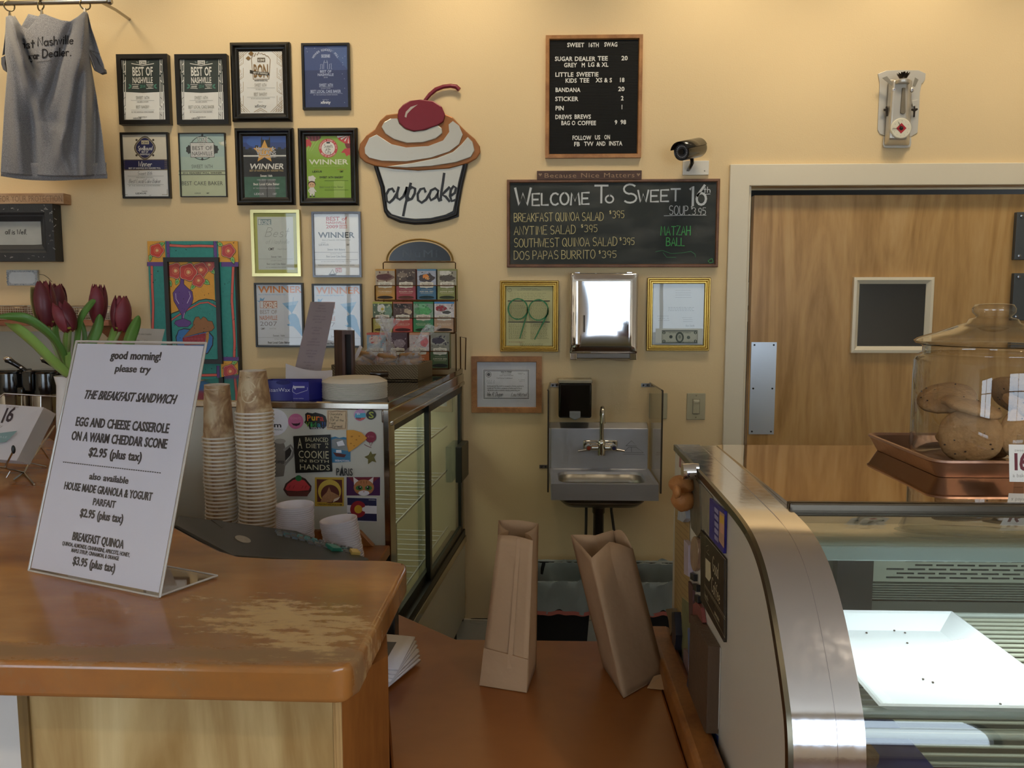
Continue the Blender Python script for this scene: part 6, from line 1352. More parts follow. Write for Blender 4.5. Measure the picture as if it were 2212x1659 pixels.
def w07(cut):
    def art(ar, x0, y0, x1, y1):
        og = K('#DC8440', .5); bl = K('#74AEDC', .5); W_ = x1-x0; rd = K('#C8907C', .5)
        ar.txt('WINNER', x0+W_*.52, y0+17, 14.5, og, wd=W_*.93, bold=True, shear=0); ar.txt("Best of Nashville 2007 Readers' Poll", x0+W_*.35, y0+22.5, 2.8, bl, wd=W_*.58)
        ar.pol([(x0+2, y0+34), (x0+9, y0+35), (x0+10, y0+28), (x0+15, y0+31), (x0+20, y0+27), (x0+17, y0+35), (x0+9, y0+38)], bl)
        ar.rect(x0+9, y0+35, x0+47, y0+51, rd); ar.rect(x0+10, y0+36, x0+17, y0+50, K('#E4E6EA')); ar.txt('SCENE', x0+32, y0+50, 13, K('#F0EEEC'), wd=28, bold=True)
        ar.txt('BEST OF', x0+28, y0+63, 9, K('#9A8C88'), wd=38); ar.txt('NASHVILLE', x0+28, y0+76, 9.5, rd, wd=39, bold=True); ar.txt('2007', x0+28, y0+89, 10, K('#97929A'), wd=38); ar.txt('CMT', x0+16, y0+97, 4, K('#5A5A5E'), wd=9, bold=True); ar.hand('West End', x0+30, y0+96, 3, cg_, lw=.08, wd=14)
        g0 = x0+W_*.57
        ar.pol([(g0, y0+40), (g0+35, y0+35), (g0+21, y0+62)], K('#9CC6E8')); ar.pol([(g0+8, y0+46), (g0+31, y0+43), (g0+21, y0+62)], bl); ar.ln([(g0+24, y0+27), (g0+23, y0+44)], .8, bl); ar.ln([(g0+21, y0+60), (g0+20.5, y0+66)], 1.6, bl)
        ar.pol([(g0+14, y0+66), (g0+22, y0+62), (g0+30, y0+64), (g0+36, y0+74), (g0+38, y0+84), (x1, y0+102), (x1, y0+112), (g0+30, y0+96), (g0+24, y0+90), (g0+14, y0+89), (g0+10, y0+86), (g0+18, y0+84), (g0+15, y0+78), (g0+13, y0+72)], bl)
        ar.txt('Sweet 16th', x0+W_*.5, y0+112, 4.4, K('#4A4C50'), wd=26); ar.ln([(x0, y0+114), (x1, y0+114)], .4, cg_); ar.txt('has been chosen', x0+W_*.5, y0+118, 2, cg_, wd=20); ar.txt('Best Local Cake Baker' if not cut else 'Best Place To Buy Cakes', x0+W_*.5, y0+127, 4.6, K('#55585C'), wd=48, bold=True); ar.ln([(x0, y0+129.5), (x1, y0+129.5)], .4, cg_)
    return art
frame(548, 611, 657, 750, 4, 4, 'thin black frame with an orange and blue winner poster, left one in the lowest row', w07(False), base='#DDE2EC')
frame(673, 613, 783, 751, 4, 4, 'thin black frame, orange and blue winner poster half hidden by the menu stand', w07(True), base='#DDE2EC')
def f99(ar, x0, y0, x1, y1):
    ye = K('#C9C58C', .5); rd = K('#A87A5A', .5); g = K('#77754E', .5)
    ar.rect(x0+2, y0+2, x1-2, y1-2, K('#D2CE96', .55)); ar.ell(x0+8, y0+8, 4.4, 4.4, g); ar.ell(x0+8, y0+8, 3.6, 3.6, K('#D2CE96')); ar.txt('T', x0+8, y0+10, 4, g)
    ar.txt('TENNESSEE DEPARTMENT OF HEALTH', (x0+x1)/2, y0+6, 1.8, cb_, wd=36); ar.txt('FOOD SERVICE ESTABLISHMENT INSPECTION REPORT', (x0+x1)/2, y0+9, 1.8, cb_, wd=52)
    for i in range(4): ar.lines(x0+8, y0+14+i*4, x1-6, y0+16+i*4, 1, g, .5, .7, i)
    for yy in (y0+30.5, y0+76): ar.rect(x0+4, yy, x1-5, yy+2.2, K('#3A3A28'))
    for k in (0, 1):
        xa = x0+5+k*47; ar.rect(xa, y0+34, xa+41, y0+75, K('#BDBB86', .6)); ar.lines(xa+1, y0+35, xa+40, y0+75, 17, g, .7, .85, k+3); ar.lines(xa+1, y0+80, xa+40, y0+114, 15, g, .7, .8, k+5)
    ar.lines(x0+6, y0+118, x0+40, y0+122, 1, rd, 1, 1, 8); ar.lines(x0+30, y0+123, x1-20, y0+128, 2, g, .7, 1, 9)
    m_g = K('#1E7A46', .5); n0 = (x0, y0)
    def nine(ox, oy, sx, dx):
        c = [(ox+sx*(.5+.5*math.cos(math.radians(a))), oy+22*(1-math.sin(math.radians(a)))) for a in range(10, 372, 12)]
        ar.ln(c+[(ox+sx*.98, oy+30), (ox+dx, oy+85)], 2.6, m_g, to=ar.t, rag=.25)
    nine(x0+5, y0+27, 42, 25); nine(x0+49, y0+29, 42, 13)
frame(1080, 606, 1206, 760, 13, 12.5, 'gold ridged frame with a yellow inspection form marked with a large green 99', f99, m=m_gold, prof='ridge', group='gold ridged frames by the towel dispenser', base='#CFCB92')
def fbill(ar, x0, y0, x1, y1):
    g = K('#7E8890', .5); k_ = K('#3A4642', .5); cx_ = (x0+x1)/2
    for i in range(4): ar.lines(cx_-6, y0+14+i*5, cx_+28, y0+16+i*5, 1, g, .6, .9, i)
    ar.lines(cx_-22, y0+50, cx_+36, y0+60, 3, g, .7, .9, 11); ar.lines(x0+8, y0+68, x0+34, y0+82, 3, g, .7, .9, 12); ar.lines(cx_+8, y0+72, cx_+32, y0+84, 3, g, .7, .9, 13); ar.hand('Ben Smith', cx_+16, y0+93, 4, g, lw=.08, wd=18)
    ar.rect(x0+4, y0+97, x1-2, y1-4, K('#CFD6D2')); bx0, by0, bx1, by1 = x0+17, y0+101, x1-12, y1-4
    ar.rect(bx0, by0, bx1, by1, K('#B8BEB0')); ar.ln([(bx0+1, by0+1), (bx1-1, by0+1), (bx1-1, by1-1), (bx0+1, by1-1)], 2, k_, closed=True); ar.ln([(bx0+3.5, by0+3.5), (bx1-3.5, by0+3.5), (bx1-3.5, by1-3.5), (bx0+3.5, by1-3.5)], .5, k_, closed=True)
    mx_, my_ = (bx0+bx1)/2, (by0+by1)/2+1; ar.ell(mx_, my_, 9, 11.5, K('#4E5A52')); ar.ell(mx_, my_+.5, 5.4, 8, K('#A8AEA0')); ar.ell(mx_, my_-1, 3, 4, K('#7C857A')); ar.ell(mx_-19, my_-1, 3.6, 3.6, k_); ar.ell(mx_+19, my_+.4, 3.6, 3.6, K('#5A665E'))
    for qx, qy in ((bx0+5, by0+7), (bx1-5, by0+7), (bx0+5, by1-2.5), (bx1-5, by1-2.5)): ar.ell(qx, qy-2, 3.4, 3.4, K('#4E5A52')); ar.txt('1', qx, qy+.4, 5, K('#D0D4C8'), bold=True)
    ar.txt('THE UNITED STATES OF AMERICA', mx_, by0+6.5, 2.6, k_, wd=48); ar.lines(bx0+8, my_+6, bx0+20, my_+10, 2, k_, .6, 1, 3); ar.lines(bx1-20, my_+6, bx1-8, my_+10, 2, k_, .6, 1, 4); ar.txt('ONE DOLLAR', mx_, by1-1.6, 2.2, k_, wd=18)
frame(1399, 600, 1532, 758, 13, 12.5, 'gold ridged frame with a letter and a one dollar bill', fbill, m=m_gold, prof='ridge', group='gold ridged frames by the towel dispenser', base='#D3DBE0')
def fcert(ar, x0, y0, x1, y1):
    k_ = K('#3C4248', .5); cx_ = (x0+x1)/2; ar.rect(x0, y0, x1, y1, K('#D6D8E2', .5)); a, b, c, d_ = x0+14, y0+17, x1-15, y1-18
    ar.rect(a-2, b-2, c+2, d_+2, K('#E6E8EE')); ar.rect(a, b, c, d_, K('#4A4E56')); ar.rect(a+1, b+1, c-1, d_-1, K('#DCDFE6')); ar.rect(a+2, b+2, c-2, d_-2, K('#6A6E76')); ar.rect(a+2.8, b+2.8, c-2.8, d_-2.8, K('#E6E8EE'))
    ar.ell(a+11, b+10, 6, 6, k_); ar.ell(a+11, b+10, 5.2, 5.2, K('#E6E8EE')); ar.ell(a+11, b+10, 3.6, 3.6, K('#6A6E76'))
    ar.txt('HEALTH PERMIT', cx_, b+6, 3, k_, wd=24, bold=True); ar.txt('STATE OF TENNESSEE', cx_, b+9.6, 2, k_, wd=20); ar.txt('COUNTY HEALTH DEPARTMENT', cx_, b+13, 2, k_, wd=30); ar.hand('Food Service Establishment', cx_-4, b+19, 2.6, k_, lw=.1, wd=34, al='c')
    ar.lines(a+7, b+22, a+24, b+30, 3, k_, .8, 1, 2); ar.lines(c-24, b+6, c-7, b+10, 2, k_, .8, 1, 5); ar.lines(c-22, b+20, c-7, b+26, 2, k_, .8, 1, 6)
    for i in range(3): ar.hand('having duly met the state requirements is hereby granted this permit'[i*3:60+i*3], a+8, b+36+i*4.5, 3, k_, lw=.1, wd=78-i*4, jit=.1)
    ar.hand('Wm. R. Dugan', a+7, d_-7, 8, k_, lw=.09, wd=34, shear=.3); ar.hand('Lou Hilstad', c-38, d_-7, 7, k_, lw=.09, wd=32, shear=.3); ar.ln([(a+8, d_-5.5), (a+40, d_-5.5)], .4, k_); ar.ln([(c-40, d_-5.5), (c-8, d_-5.5)], .4, k_)
frame(1018, 770, 1170, 892, 12.5, 12, 'light oak frame with a landscape health permit, left of the sink', fcert, m=m_oak, depth=.018, group='oak framed permit')

# ================================================================== FOLK-ART PAINTING
a, b = PY(318, 521, WY-.03), PY(519, 820, WY-.03)
t = thing('painting', ((a.x+b.x)/2, WY, b.z), 'large bright folk-art painting of a purple vase, roses and pie in teal and orange', 'painting')
build(MB().box((a.x, WY-.03, b.z), (b.x, WY, a.z), K('#1B1A18', .5)), 'canvas_edge', t)
ar = Art((a.x, WY-.0302, a.z), (1, 0, 0), (0, 0, -1), (0, -1, 0)); TE = K('#38968F', .55, var=.15, vs=60, bump=.3, bs=120); OR = K('#EBAC46', .55, var=.08, vs=40, bump=.3, bs=120); PU = K('#6A4A94', .5, var=.1); RE = K('#DC6A5E', .5, var=.1); KO = K('#2A2420', .5)
ar.rect(318, 521, 515, 820, TE)
for x0, y0, x1, y1 in ((318, 521, 358, 566), (471, 521, 515, 566), (477, 780, 515, 820), (318, 780, 358, 820)): ar.rect(x0, y0, x1, y1, OR)
for q in ((359, 521, 367, 560), (461, 521, 469, 560), (318, 566, 356, 575), (478, 566, 515, 576), (480, 771, 516, 779), (468, 790, 475, 820), (359, 790, 366, 820), (318, 771, 354, 779)): ar.rect(*q, PU); ar.ln([(q[0], q[1]), (q[0], q[3])], .8, KO); ar.ln([(q[2], q[1]), (q[2], q[3])], .8, KO)
for L in ([(368, 530), (400, 532), (430, 531), (460, 532)], [(328, 576), (329, 620), (331, 660), (330, 710), (330, 770)], [(504, 578), (502, 620), (501, 650), (505, 700), (507, 740), (506, 770)], [(368, 812), (467, 810)]): ar.ln(L, 6.6, KO); ar.ln(L, 5, RE)
rr = random.Random(1)
for i in range(90):
    x, y = rr.uniform(320, 513), rr.uniform(523, 815)
    if 352 < x < 480 and 558 < y < 785: continue
    ar.ell(x, y, rr.uniform(.8, 2), rr.uniform(.4, 1.2), K('#15504E' if i % 3 else '#2A2420'), n=5, rot=rr.uniform(0, 3))
def rose(cx_, cy_, r, k='#CF5448'):
    ar.ell(cx_, cy_, r*1.04, r*1.04, KO, wob=.09, k=5); ar.ell(cx_, cy_, r*.98, r*.98, K('#F0B8A0'), wob=.09, k=5); ar.ell(cx_, cy_, r*.92, r*.92, K(k, .5, var=.15), wob=.09, k=5)
    for f, c in ((.5, '#E0785A'), (.4, k), (.28, '#E8A070'), (.12, '#F0D8A0')): ar.ell(cx_+r*.05, cy_, r*f, r*f, K(c, .5), n=14, wob=.06, k=3)
def leaf_(cx_, cy_, L, W, rot):
    for s, k in ((1.0, '#2A2420'), (.84, '#9CCB7C'), (.45, '#5FAF5A')):
        c_, s_ = math.cos(rot), math.sin(rot); p = [(-L*s, 0), (-L*.4*s, W*s), (L*.3*s, W*.8*s), (L*s, 0), (L*.3*s, -W*.8*s), (-L*.4*s, -W*s)]; ar.pol([(cx_+x*c_-y*s_, cy_+x*s_+y*c_) for x, y in p], K(k, .5))
leaf_(350, 527, 8, 5, -.3); leaf_(325, 557, 9, 4.5, 1.7); leaf_(476, 528, 8, 5, .5); leaf_(503, 562, 10, 5, 1.2); leaf_(507, 783, 8, 4.5, -.4)
rose(339, 541, 15, '#D94A38'); rose(493, 542, 15, '#C44E50'); rose(497, 802, 15, '#C44E58'); rose(338, 802, 15)
mats_in = build(ring(MB(), PY(353, 556, WY-.04).x, PY(353, 556, WY-.04).z, PY(481, 786, WY-.04).x, PY(481, 786, WY-.04).z, WY, [(0, .03), (0, .045), (.018, .045), (.02, .032)], K('#1E1F22', .4)), 'inner_frame', t)
ix0, iy0, ix1, iy1 = 362, 566, 470, 779
ar.rect(ix0, iy0, ix1, iy1, OR)
ar.pol([(ix0, 688), (372, 676), (392, 669), (410, 660), (430, 648), (445, 645), (460, 647), (ix1, 652), (ix1, iy1), (ix0, iy1)], KO); ar.pol([(ix0, 690), (372, 678), (392, 671), (410, 662), (430, 650), (445, 647), (460, 649), (ix1, 654), (ix1, iy1), (ix0, iy1)], TE)
ar.ln([(ix0, 706), (372, 690), (392, 677), (410, 667), (432, 655), (450, 653), (ix1, 664)], 4, KO); ar.ln([(ix0, 706), (372, 690), (392, 677), (410, 667), (432, 655), (450, 653), (ix1, 664)], 2.8, RE)
vase = [(391, 600), (398, 600), (398, 614), (406, 622), (416, 630), (418, 645), (415, 657), (403, 672), (399, 680), (398, 688), (412, 694), (414, 699), (406, 706), (386, 706), (377, 699), (380, 693), (393, 689), (393, 680), (386, 668), (376, 650), (374, 633), (380, 624), (389, 614)]
ar.pol(vase, PU); ar.ln(vase, 1, KO, closed=True); ar.ln([(380, 634), (381, 646), (387, 656)], 1.2, K('#D8C8E8')); ar.ln([(409, 630), (412, 640), (405, 655)], 1.2, K('#D8C8E8')); ar.ln([(399, 676), (397, 687)], 1, K('#D8C8E8'))
leaf_(368, 612, 9, 5, 1.2); leaf_(383, 609, 8, 5, 1.9); leaf_(417, 620, 9, 5, 2.2); leaf_(447, 610, 9, 6, .6); leaf_(460, 586, 9, 5, .9); leaf_(411, 567, 5, 3, 0)
rose(379, 585, 17); rose(452, 572, 14, '#C45A5A'); rose(434, 583, 16, '#C45048'); rose(429, 606, 14, '#CC5248'); rose(407, 588, 19, '#D04A42')
ar.pol([(386, 713), (398, 709), (432, 713), (448, 711), (462, 727), (461, 746), (450, 764), (436, 768), (396, 768), (382, 746), (380, 728)], KO); ar.pol([(387, 714), (398, 711), (432, 715), (447, 713), (460, 728), (459, 745), (449, 762), (436, 766), (397, 766), (384, 745), (382, 729)], K('#3A7CC0', .5))
crust = [(396, 729), (418, 704), (418, 696), (423, 685), (430, 684), (434, 690), (440, 684), (446, 687), (450, 693), (459, 694), (462, 702), (464, 708), (458, 715), (450, 716), (430, 720)]
ar.pol(crust, K('#A0704A', .6)); ar.ln(crust, 1, KO, closed=True); ar.pol([(395, 730), (430, 722), (445, 719), (446, 726), (443, 744), (400, 746), (396, 740)], K('#A03440', .5, var=.3, vs=90)); ar.pol([(446, 718), (452, 716), (452, 730), (449, 742), (445, 740)], K('#C0904A'))
for x in range(402, 442, 7):
    for y in (732, 739): ar.ell(x+(y-732)*.3, y, 3, 2.6, K('#B04450'), n=10)
for i in range(60): ar.ell(rr.uniform(364, 468), rr.uniform(630, 776), rr.uniform(.5, 1.6), rr.uniform(.3, .9), KO, n=5, rot=rr.uniform(0, 3))
ar.out(t, 'painted_face')

# ================================================================== CUPCAKE SIGN
def cc(L): return [(480+x*.2652, 60+y*.2652) for x, y in L]
def solid(name, L, d0, d1, m, par, rim=None, bev=.002):
    o = build(MB().prism([PY(x, y, WY-d0) for x, y in cc(L)], (0, -(d1-d0), 0), m), name, par, bevel=bev); return o
m_pewter = metal('pewter', '#CAC8BE', .36, (4, 4, 4), var=.1); m_pewter.node_tree.nodes['Principled BSDF'].inputs['Metallic'].default_value = .45
m_cop = K('#9C6436', .4, .35, var=.25, vs=30); m_cherry = K('#7E1F30', .35, .1, var=.1, vs=20); m_blackm = K('#1E2024', .35, .2)
t = thing('cupcake_sign', PY(905, 484, WY), 'big metal cupcake wall sign with a dark red cherry on silver and copper frosting', 'wall sign')
cup = [(1235, 1120), (1290, 1300), (1320, 1500), (1350, 1545), (1450, 1590), (1570, 1606), (1700, 1600), (1840, 1570), (1928, 1540), (1932, 1460), (1960, 1300), (2005, 1100)]
cupi = [(1268, 1120), (1325, 1300), (1345, 1480), (1380, 1520), (1470, 1548), (1570, 1560), (1700, 1553), (1820, 1525), (1880, 1495), (1900, 1400), (1925, 1260), (1965, 1100)]
c1_ = solid('cup', cup, 0, .008, m_blackm, t); solid('cup_face', cupi, .008, .012, m_pewter, t)
mb = MB(); mb.tube([PY(x, y, WY-.011) for x, y in cc([(1250, 1130), (1303, 1300), (1332, 1490), (1365, 1535), (1460, 1572), (1570, 1585), (1700, 1578), (1830, 1549), (1905, 1518), (1914, 1440), (1942, 1290), (1985, 1110)])], .0075, 8, m_blackm); build(mb, 'cup_rim', t, smooth=60)
fro = [(1117, 1010), (1127, 950), (1180, 880), (1250, 830), (1290, 760), (1340, 715), (1430, 703), (1820, 708), (1880, 735), (1940, 800), (1990, 850), (2060, 910), (2100, 970), (2105, 1020), (2070, 1070), (2000, 1110), (1850, 1150), (1600, 1167), (1400, 1153), (1250, 1130), (1170, 1100), (1125, 1060)]
solid('frosting', fro, .004, .018, m_cop, t, bev=.004)
m_pew2 = metal('pewter_swirl', '#CAC8BE', .33, (4, 4, 4), var=.1); m_pew2.node_tree.nodes['Principled BSDF'].inputs['Metallic'].default_value = .45
for L in ([(1298, 810), (1320, 770), (1370, 742), (1430, 740), (1445, 785), (1500, 830), (1560, 847), (1660, 832), (1750, 790), (1790, 820), (1795, 860), (1740, 905), (1640, 935), (1500, 940), (1400, 910), (1330, 865)],
          [(1162, 980), (1200, 900), (1260, 872), (1290, 892), (1380, 950), (1500, 977), (1680, 965), (1800, 920), (1850, 850), (1845, 790), (1880, 762), (1930, 800), (1960, 870), (1930, 950), (1850, 1010), (1700, 1060), (1500, 1090), (1300, 1085), (1200, 1060), (1165, 1025)],
          [(1330, 1132), (1550, 1102), (1750, 1062), (1880, 1012), (1950, 950), (2000, 890), (2040, 930), (2057, 1000), (2025, 1055), (1900, 1100), (1700, 1130), (1500, 1142)]): solid('frosting_swirl', L, .018, .024, m_pew2, t, bev=.003)
solid('cherry', [(1430, 720), (1440, 670), (1475, 630), (1530, 600), (1620, 588), (1720, 600), (1790, 645), (1818, 710), (1803, 770), (1750, 802), (1640, 838), (1560, 846), (1490, 822), (1442, 775)], .018, .030, m_cherry, t, bev=.004)
solid('highlight', [(1486, 725), (1496, 685), (1535, 645), (1592, 626), (1545, 662), (1508, 700), (1500, 732)], .030, .031, K('#B8AEA4', .4), t, bev=0)
build(MB().tube([PY(x, y, WY-.02) for x, y in cc([(1650, 595), (1690, 545), (1740, 503), (1800, 480), (1860, 473), (1905, 480), (1932, 505)])], [.0075, .0085, .009, .0085, .0085, .0095, .009], 8, m_cherry), 'cherry_stem', t, smooth=60)
ar = Art(PY(900, 400, WY-.0125), (1, 0, 0), (0, 0, -1), (0, -1, 0)); SK = K('#24262A', .45); sw = []
LT7 = ([(1400, 1335), (1385, 1310), (1358, 1318), (1335, 1360), (1340, 1410), (1362, 1425), (1395, 1395), (1425, 1345)],
          [(1437, 1300), (1425, 1345), (1425, 1385), (1445, 1400), (1475, 1375), (1500, 1320), (1505, 1295), (1495, 1350), (1500, 1395), (1520, 1385)],
          [(1535, 1268), (1515, 1350), (1490, 1450), (1475, 1530)], [(1512, 1325), (1545, 1298), (1572, 1310), (1568, 1350), (1545, 1392), (1512, 1405)],
          [(1655, 1335), (1645, 1308), (1615, 1315), (1592, 1355), (1595, 1405), (1625, 1425), (1660, 1400), (1690, 1350)],
          [(1760, 1330), (1735, 1308), (1700, 1325), (1685, 1370), (1700, 1405), (1735, 1385), (1762, 1335), (1755, 1380), (1768, 1410), (1785, 1400)],
          [(1808, 1188), (1798, 1260), (1785, 1340), (1778, 1405)], [(1850, 1300), (1820, 1330), (1792, 1360), (1820, 1375), (1850, 1412)], [(1868, 1365), (1895, 1345), (1905, 1305), (1885, 1290), (1862, 1320), (1855, 1370), (1870, 1412), (1905, 1400)])
for grp_ in ((0,), (1,), (2, 3), (4,), (5,), (6, 7), (8,)):
    ar.t = MB()
    for q in grp_: ar.ln(cc(LT7[q]), 5.5, SK, to=ar.t)
    build(ar.t, 'letter', t, smooth='raw', solid=.003)

# ================================================================== LETTER BOARD
a, b = PY(1179, 76, WY-.02), PY(1385, 340, WY-.02)
t = thing('letter_board', ((a.x+b.x)/2, WY, b.z), 'black felt letter board with white letters in a light oak frame', 'letter board')
build(ring(MB(), a.x, a.z, b.x, b.z, WY, [(0, 0), (0, .02), (.014, .02), (.017, .012), (.017, .006)], m_oak), 'frame', t, bevel=.0015)
ar = Art((a.x, WY-.008, a.z), (1, 0, 0), (0, 0, -1), (0, -1, 0)); FB = K('#141412', .85, var=.2, vs=40); ar.rect(1186, 84, 1377, 332, FB)
mb = MB()
for k in range(82):
    z = a.z-.018-k*(a.z-b.z-.036)/82; mb.box((a.x+.015, WY-.0095, z-.0022), (b.x-.015, WY-.008, z), FB)
LW = K('#E9E9E4', .5)
LB = []
def cap(s, x, y, h, wd):
    tot = sum(_GL[c][0] if c in _GL else .33 for c in s)
    for c in s:
        a_ = (_GL[c][0] if c in _GL else .33)*wd/tot
        if c in _GL: q = MB(); ar.txt(c, x, y, h, LW, al='l', wd=a_, bold=True, to=q); LB.append(q); ar.lay = 2
        x += a_
for s, x, y, w_ in (('SWEET', 1225, 102, 37), ('16TH', 1270, 102, 24), ('SWAG', 1305, 101, 29), ('SUGAR', 1198.5, 132, 38), ('DEALER', 1241, 132, 45), ('TEE', 1291, 131, 22), ('20', 1342, 130.5, 14), ('GREY', 1218, 145.5, 28), ('M', 1256, 145.5, 8), ('LG & XL', 1270, 144.5, 44),
        ('LITTLE', 1199, 166, 40), ('SWEETIE', 1245, 165.5, 48), ('KIDS', 1221, 179, 25), ('TEE', 1252, 178.5, 21), ('XS & S', 1287, 178, 35), ('18', 1337, 177.5, 12), ('BANDANA', 1199.5, 199, 54), ('20', 1335, 197, 14), ('STICKER', 1199, 218.5, 50), ('2', 1341, 217, 6), ('PIN', 1199.5, 238.5, 19), ('1', 1341, 236, 4.6),
        ('DREWS', 1199, 257.5, 36), ('BREWS', 1240.5, 257, 36), ('BAG O', 1212, 270.5, 31), ('COFFEE', 1247.5, 270.5, 40), ('9', 1327.5, 269, 6), ('98', 1340, 268.5, 12.5), ('FOLLOW', 1236, 302.5, 41), ('US', 1284.5, 301.5, 12), ('ON', 1305, 301, 13), ('FB', 1239.5, 316, 13), ('TVV', 1261.5, 315.5, 20), ('AND', 1288, 315, 20), ('INSTA', 1315, 314.5, 29)): cap(s, x, y, 9.6, w_)
fb, lt = ar.out(t, 'felt_board')
for q in LB: build(q, 'letter', fb, smooth='raw', solid=.0012).location.y -= .0022
tag(build(mb, 'felt_ridges', fb), kind='stuff')

# ================================================================== CHALKBOARD
a, b = PY(1095, 388, WY-.018), PY(1551, 577, WY-.018)
t = thing('chalkboard', ((a.x+b.x)/2, WY, b.z), 'wide wood-framed chalkboard menu with a welcome line and salad prices', 'chalkboard')
m_wal = wood('walnut_frame', '#5A3A26', '#82583A', (5, 5, 5), .45, dist=.6)
build(ring(MB(), a.x, a.z, b.x, b.z, WY, [(0, 0), (0, .017), (.003, .018), (.010, .018), (.013, .011), (.013, .005)], m_wal), 'frame', t)
m_slate2 = K('#2B3130', .75, var=.12, vs=3)
ar = Art((a.x, WY-.010, a.z), (1, 0, 0), (0, 0, -1), (0, -1, 0)); ar.rect(1100, 393, 1546, 572, m_slate2)
def smudge():
    m, n, l, b_ = newmat('chalk_smudge'); b_.inputs['Base Color'].default_value = (*lin('#8E9290'), 1); b_.inputs['Roughness'].default_value = .9
    tc = n.new('ShaderNodeTexCoord'); mp = n.new('ShaderNodeMapping'); mp.inputs['Scale'].default_value = (3, 3, 9); l.new(tc.outputs['Object'], mp.inputs[0]); nz = n.new('ShaderNodeTexNoise'); nz.inputs['Scale'].default_value = 2; nz.inputs['Detail'].default_value = 5; l.new(mp.outputs[0], nz.inputs['Vector'])
    mr = n.new('ShaderNodeMapRange'); mr.inputs[1].default_value = .45; mr.inputs[2].default_value = .8; mr.inputs[3].default_value = 0; mr.inputs[4].default_value = .35; l.new(nz.outputs[0], mr.inputs[0]); l.new(mr.outputs[0], b_.inputs['Alpha']); return m
ar.rect(1101, 394, 1545, 571, smudge())
CWH = K('#C9CED0', .8, var=.12, vs=150); CYE = K('#C9BE8A', .8, var=.2, vs=120); CGR = K('#4EA85E', .8, var=.15, vs=120)
def hb(s, x, y, h, w_, m, lw=.1, up=0): ar.hand(s, x, y, h, m, lw=lw, wd=w_, up=up, jit=.03)
hb('W', 1113, 444, 36, 34, CWH, .14); hb('ELCOME', 1150, 444, 25, 124, CWH, .16, .02); hb('T', 1285, 437, 36, 28, CWH, .12); hb('O', 1308, 438, 16, 17, CWH, .22); hb('S', 1345, 437, 40, 30, CWH, .1); hb('WEET', 1378, 436, 25, 92, CWH, .15, .02); hb('16', 1489, 443, 42, 36, CWH, .12); hb('th', 1520, 416, 12, 14, CWH, .14)
ar.ln([(1519, 420), (1534, 419)], 1.3, CWH, to=ar.t)
for s, p, y, w1, w2, px, py in (('BREAKFAST QUINOA SALAD', '$3.95', 479, 195, 30, 1316, 470), ('ANYTIME SALAD', '$3.95', 507, 134, 33, 1255, 500), ('SOUTHWEST QUINOA SALAD', '$3.95', 534, 224, 30, 1338, 528), ('DOS PAPAS BURRITO', '$3.95', 561, 176, 36, 1293, 556)):
    hb(s, 1110.5, y, 18, w1, CYE, .075, .012); hb('$', px, py-8, 7, 4, CYE, .16); hb('395', px+7, py+1, 15, w2-5, CYE, .08)
hb('SOUP', 1445, 464, 19, 41, CWH, .08); hb('$', 1492, 452, 7, 4, CWH, .16); hb('3.95', 1495, 464, 15, 29, CWH, .09); ar.ln([(1487, 464), (1490, 464)], 1, CWH, to=ar.t); ar.ln([(1434, 466.5), (1480, 465), (1525, 465)], 1.1, CWH, to=ar.t)
hb('MATZAH', 1427, 508, 19, 64, CGR, .1); hb('BALL', 1439, 531, 17, 39, CGR, .11); ar.ln([(1416, 544), (1430, 541), (1450, 548), (1476, 546), (1492, 543), (1501, 549), (1502, 556)], 1.1, K('#3F7C52', .8), to=ar.t); ar.ln([(1432, 546), (1440, 556), (1460, 556)], 1, K('#3F7C52', .8), to=ar.t)
ar.ln([(1534, 560), (1529, 564), (1533, 568), (1540, 566), (1538, 559), (1534, 560)], 1.2, CGR, to=ar.t)
ar.out(t, 'slate')
# small sign on top of the board
a, b = PY(1160, 369, WY-.02), PY(1386, 387.5, WY-.02)
t = thing('plank_sign', ((a.x+b.x)/2, WY, b.z), 'slim dark plank sign about being nice, resting on top of the chalkboard', 'sign')
build(MB().box((a.x, WY-.02, b.z), (b.x, WY-.002, a.z), wood('dark_plank', '#3E2A24', '#5A4036', (1, 1, 8), .6)), 'plank', t, bevel=.001)
ar = Art((a.x, WY-.0202, a.z), (1, 0, 0), (0, 0, -1), (0, -1, 0)); TL_ = K('#9C8064', .6)
ar.txt('Because Nice Matters', 1273, 383.5, 10.5, TL_, wd=200, track=.04)
for x in (1167, 1379): ar.pol([(x, 376), (x+2, 374), (x+4, 376), (x, 381), (x-4, 376), (x-2, 374)], TL_)
ar.out(t, 'hearts')

# ================================================================== SECURITY CAMERA
t = thing('security_camera', PY(1500, 378, WY), 'black bullet security camera on a white bracket above the chalkboard', 'security camera')
m_cb = K('#1C1B19', .22, coat=.5)
p0, p1 = PY(1472, 328, WY-.17), PY(1508, 320, WY-.07); dv = (p1-p0).normalized(); q = dv.to_track_quat('Z', 'Y').to_matrix().to_4x4()
mb = MB(); mb.T = Matrix.Translation(p0) @ q; L = (p1-p0).length
mb.lathe([(.030, .004), (.034, 0), (.035, .008), (.036, .05), (.037, L), (.034, L+.012), (.02, L+.016), (.0001, L+.016)], 32, (0, 0, 0), m_cb, cap=False); build(mb, 'barrel', t, smooth=40)
mb = MB(); mb.T = Matrix.Translation(p0) @ q; mb.lathe([(.0001, .006), (.029, .006), (.030, .002)], 32, (0, 0, 0), K('#4A4A4C', .2), cap=False); fc = build(mb, 'front_glass', t)
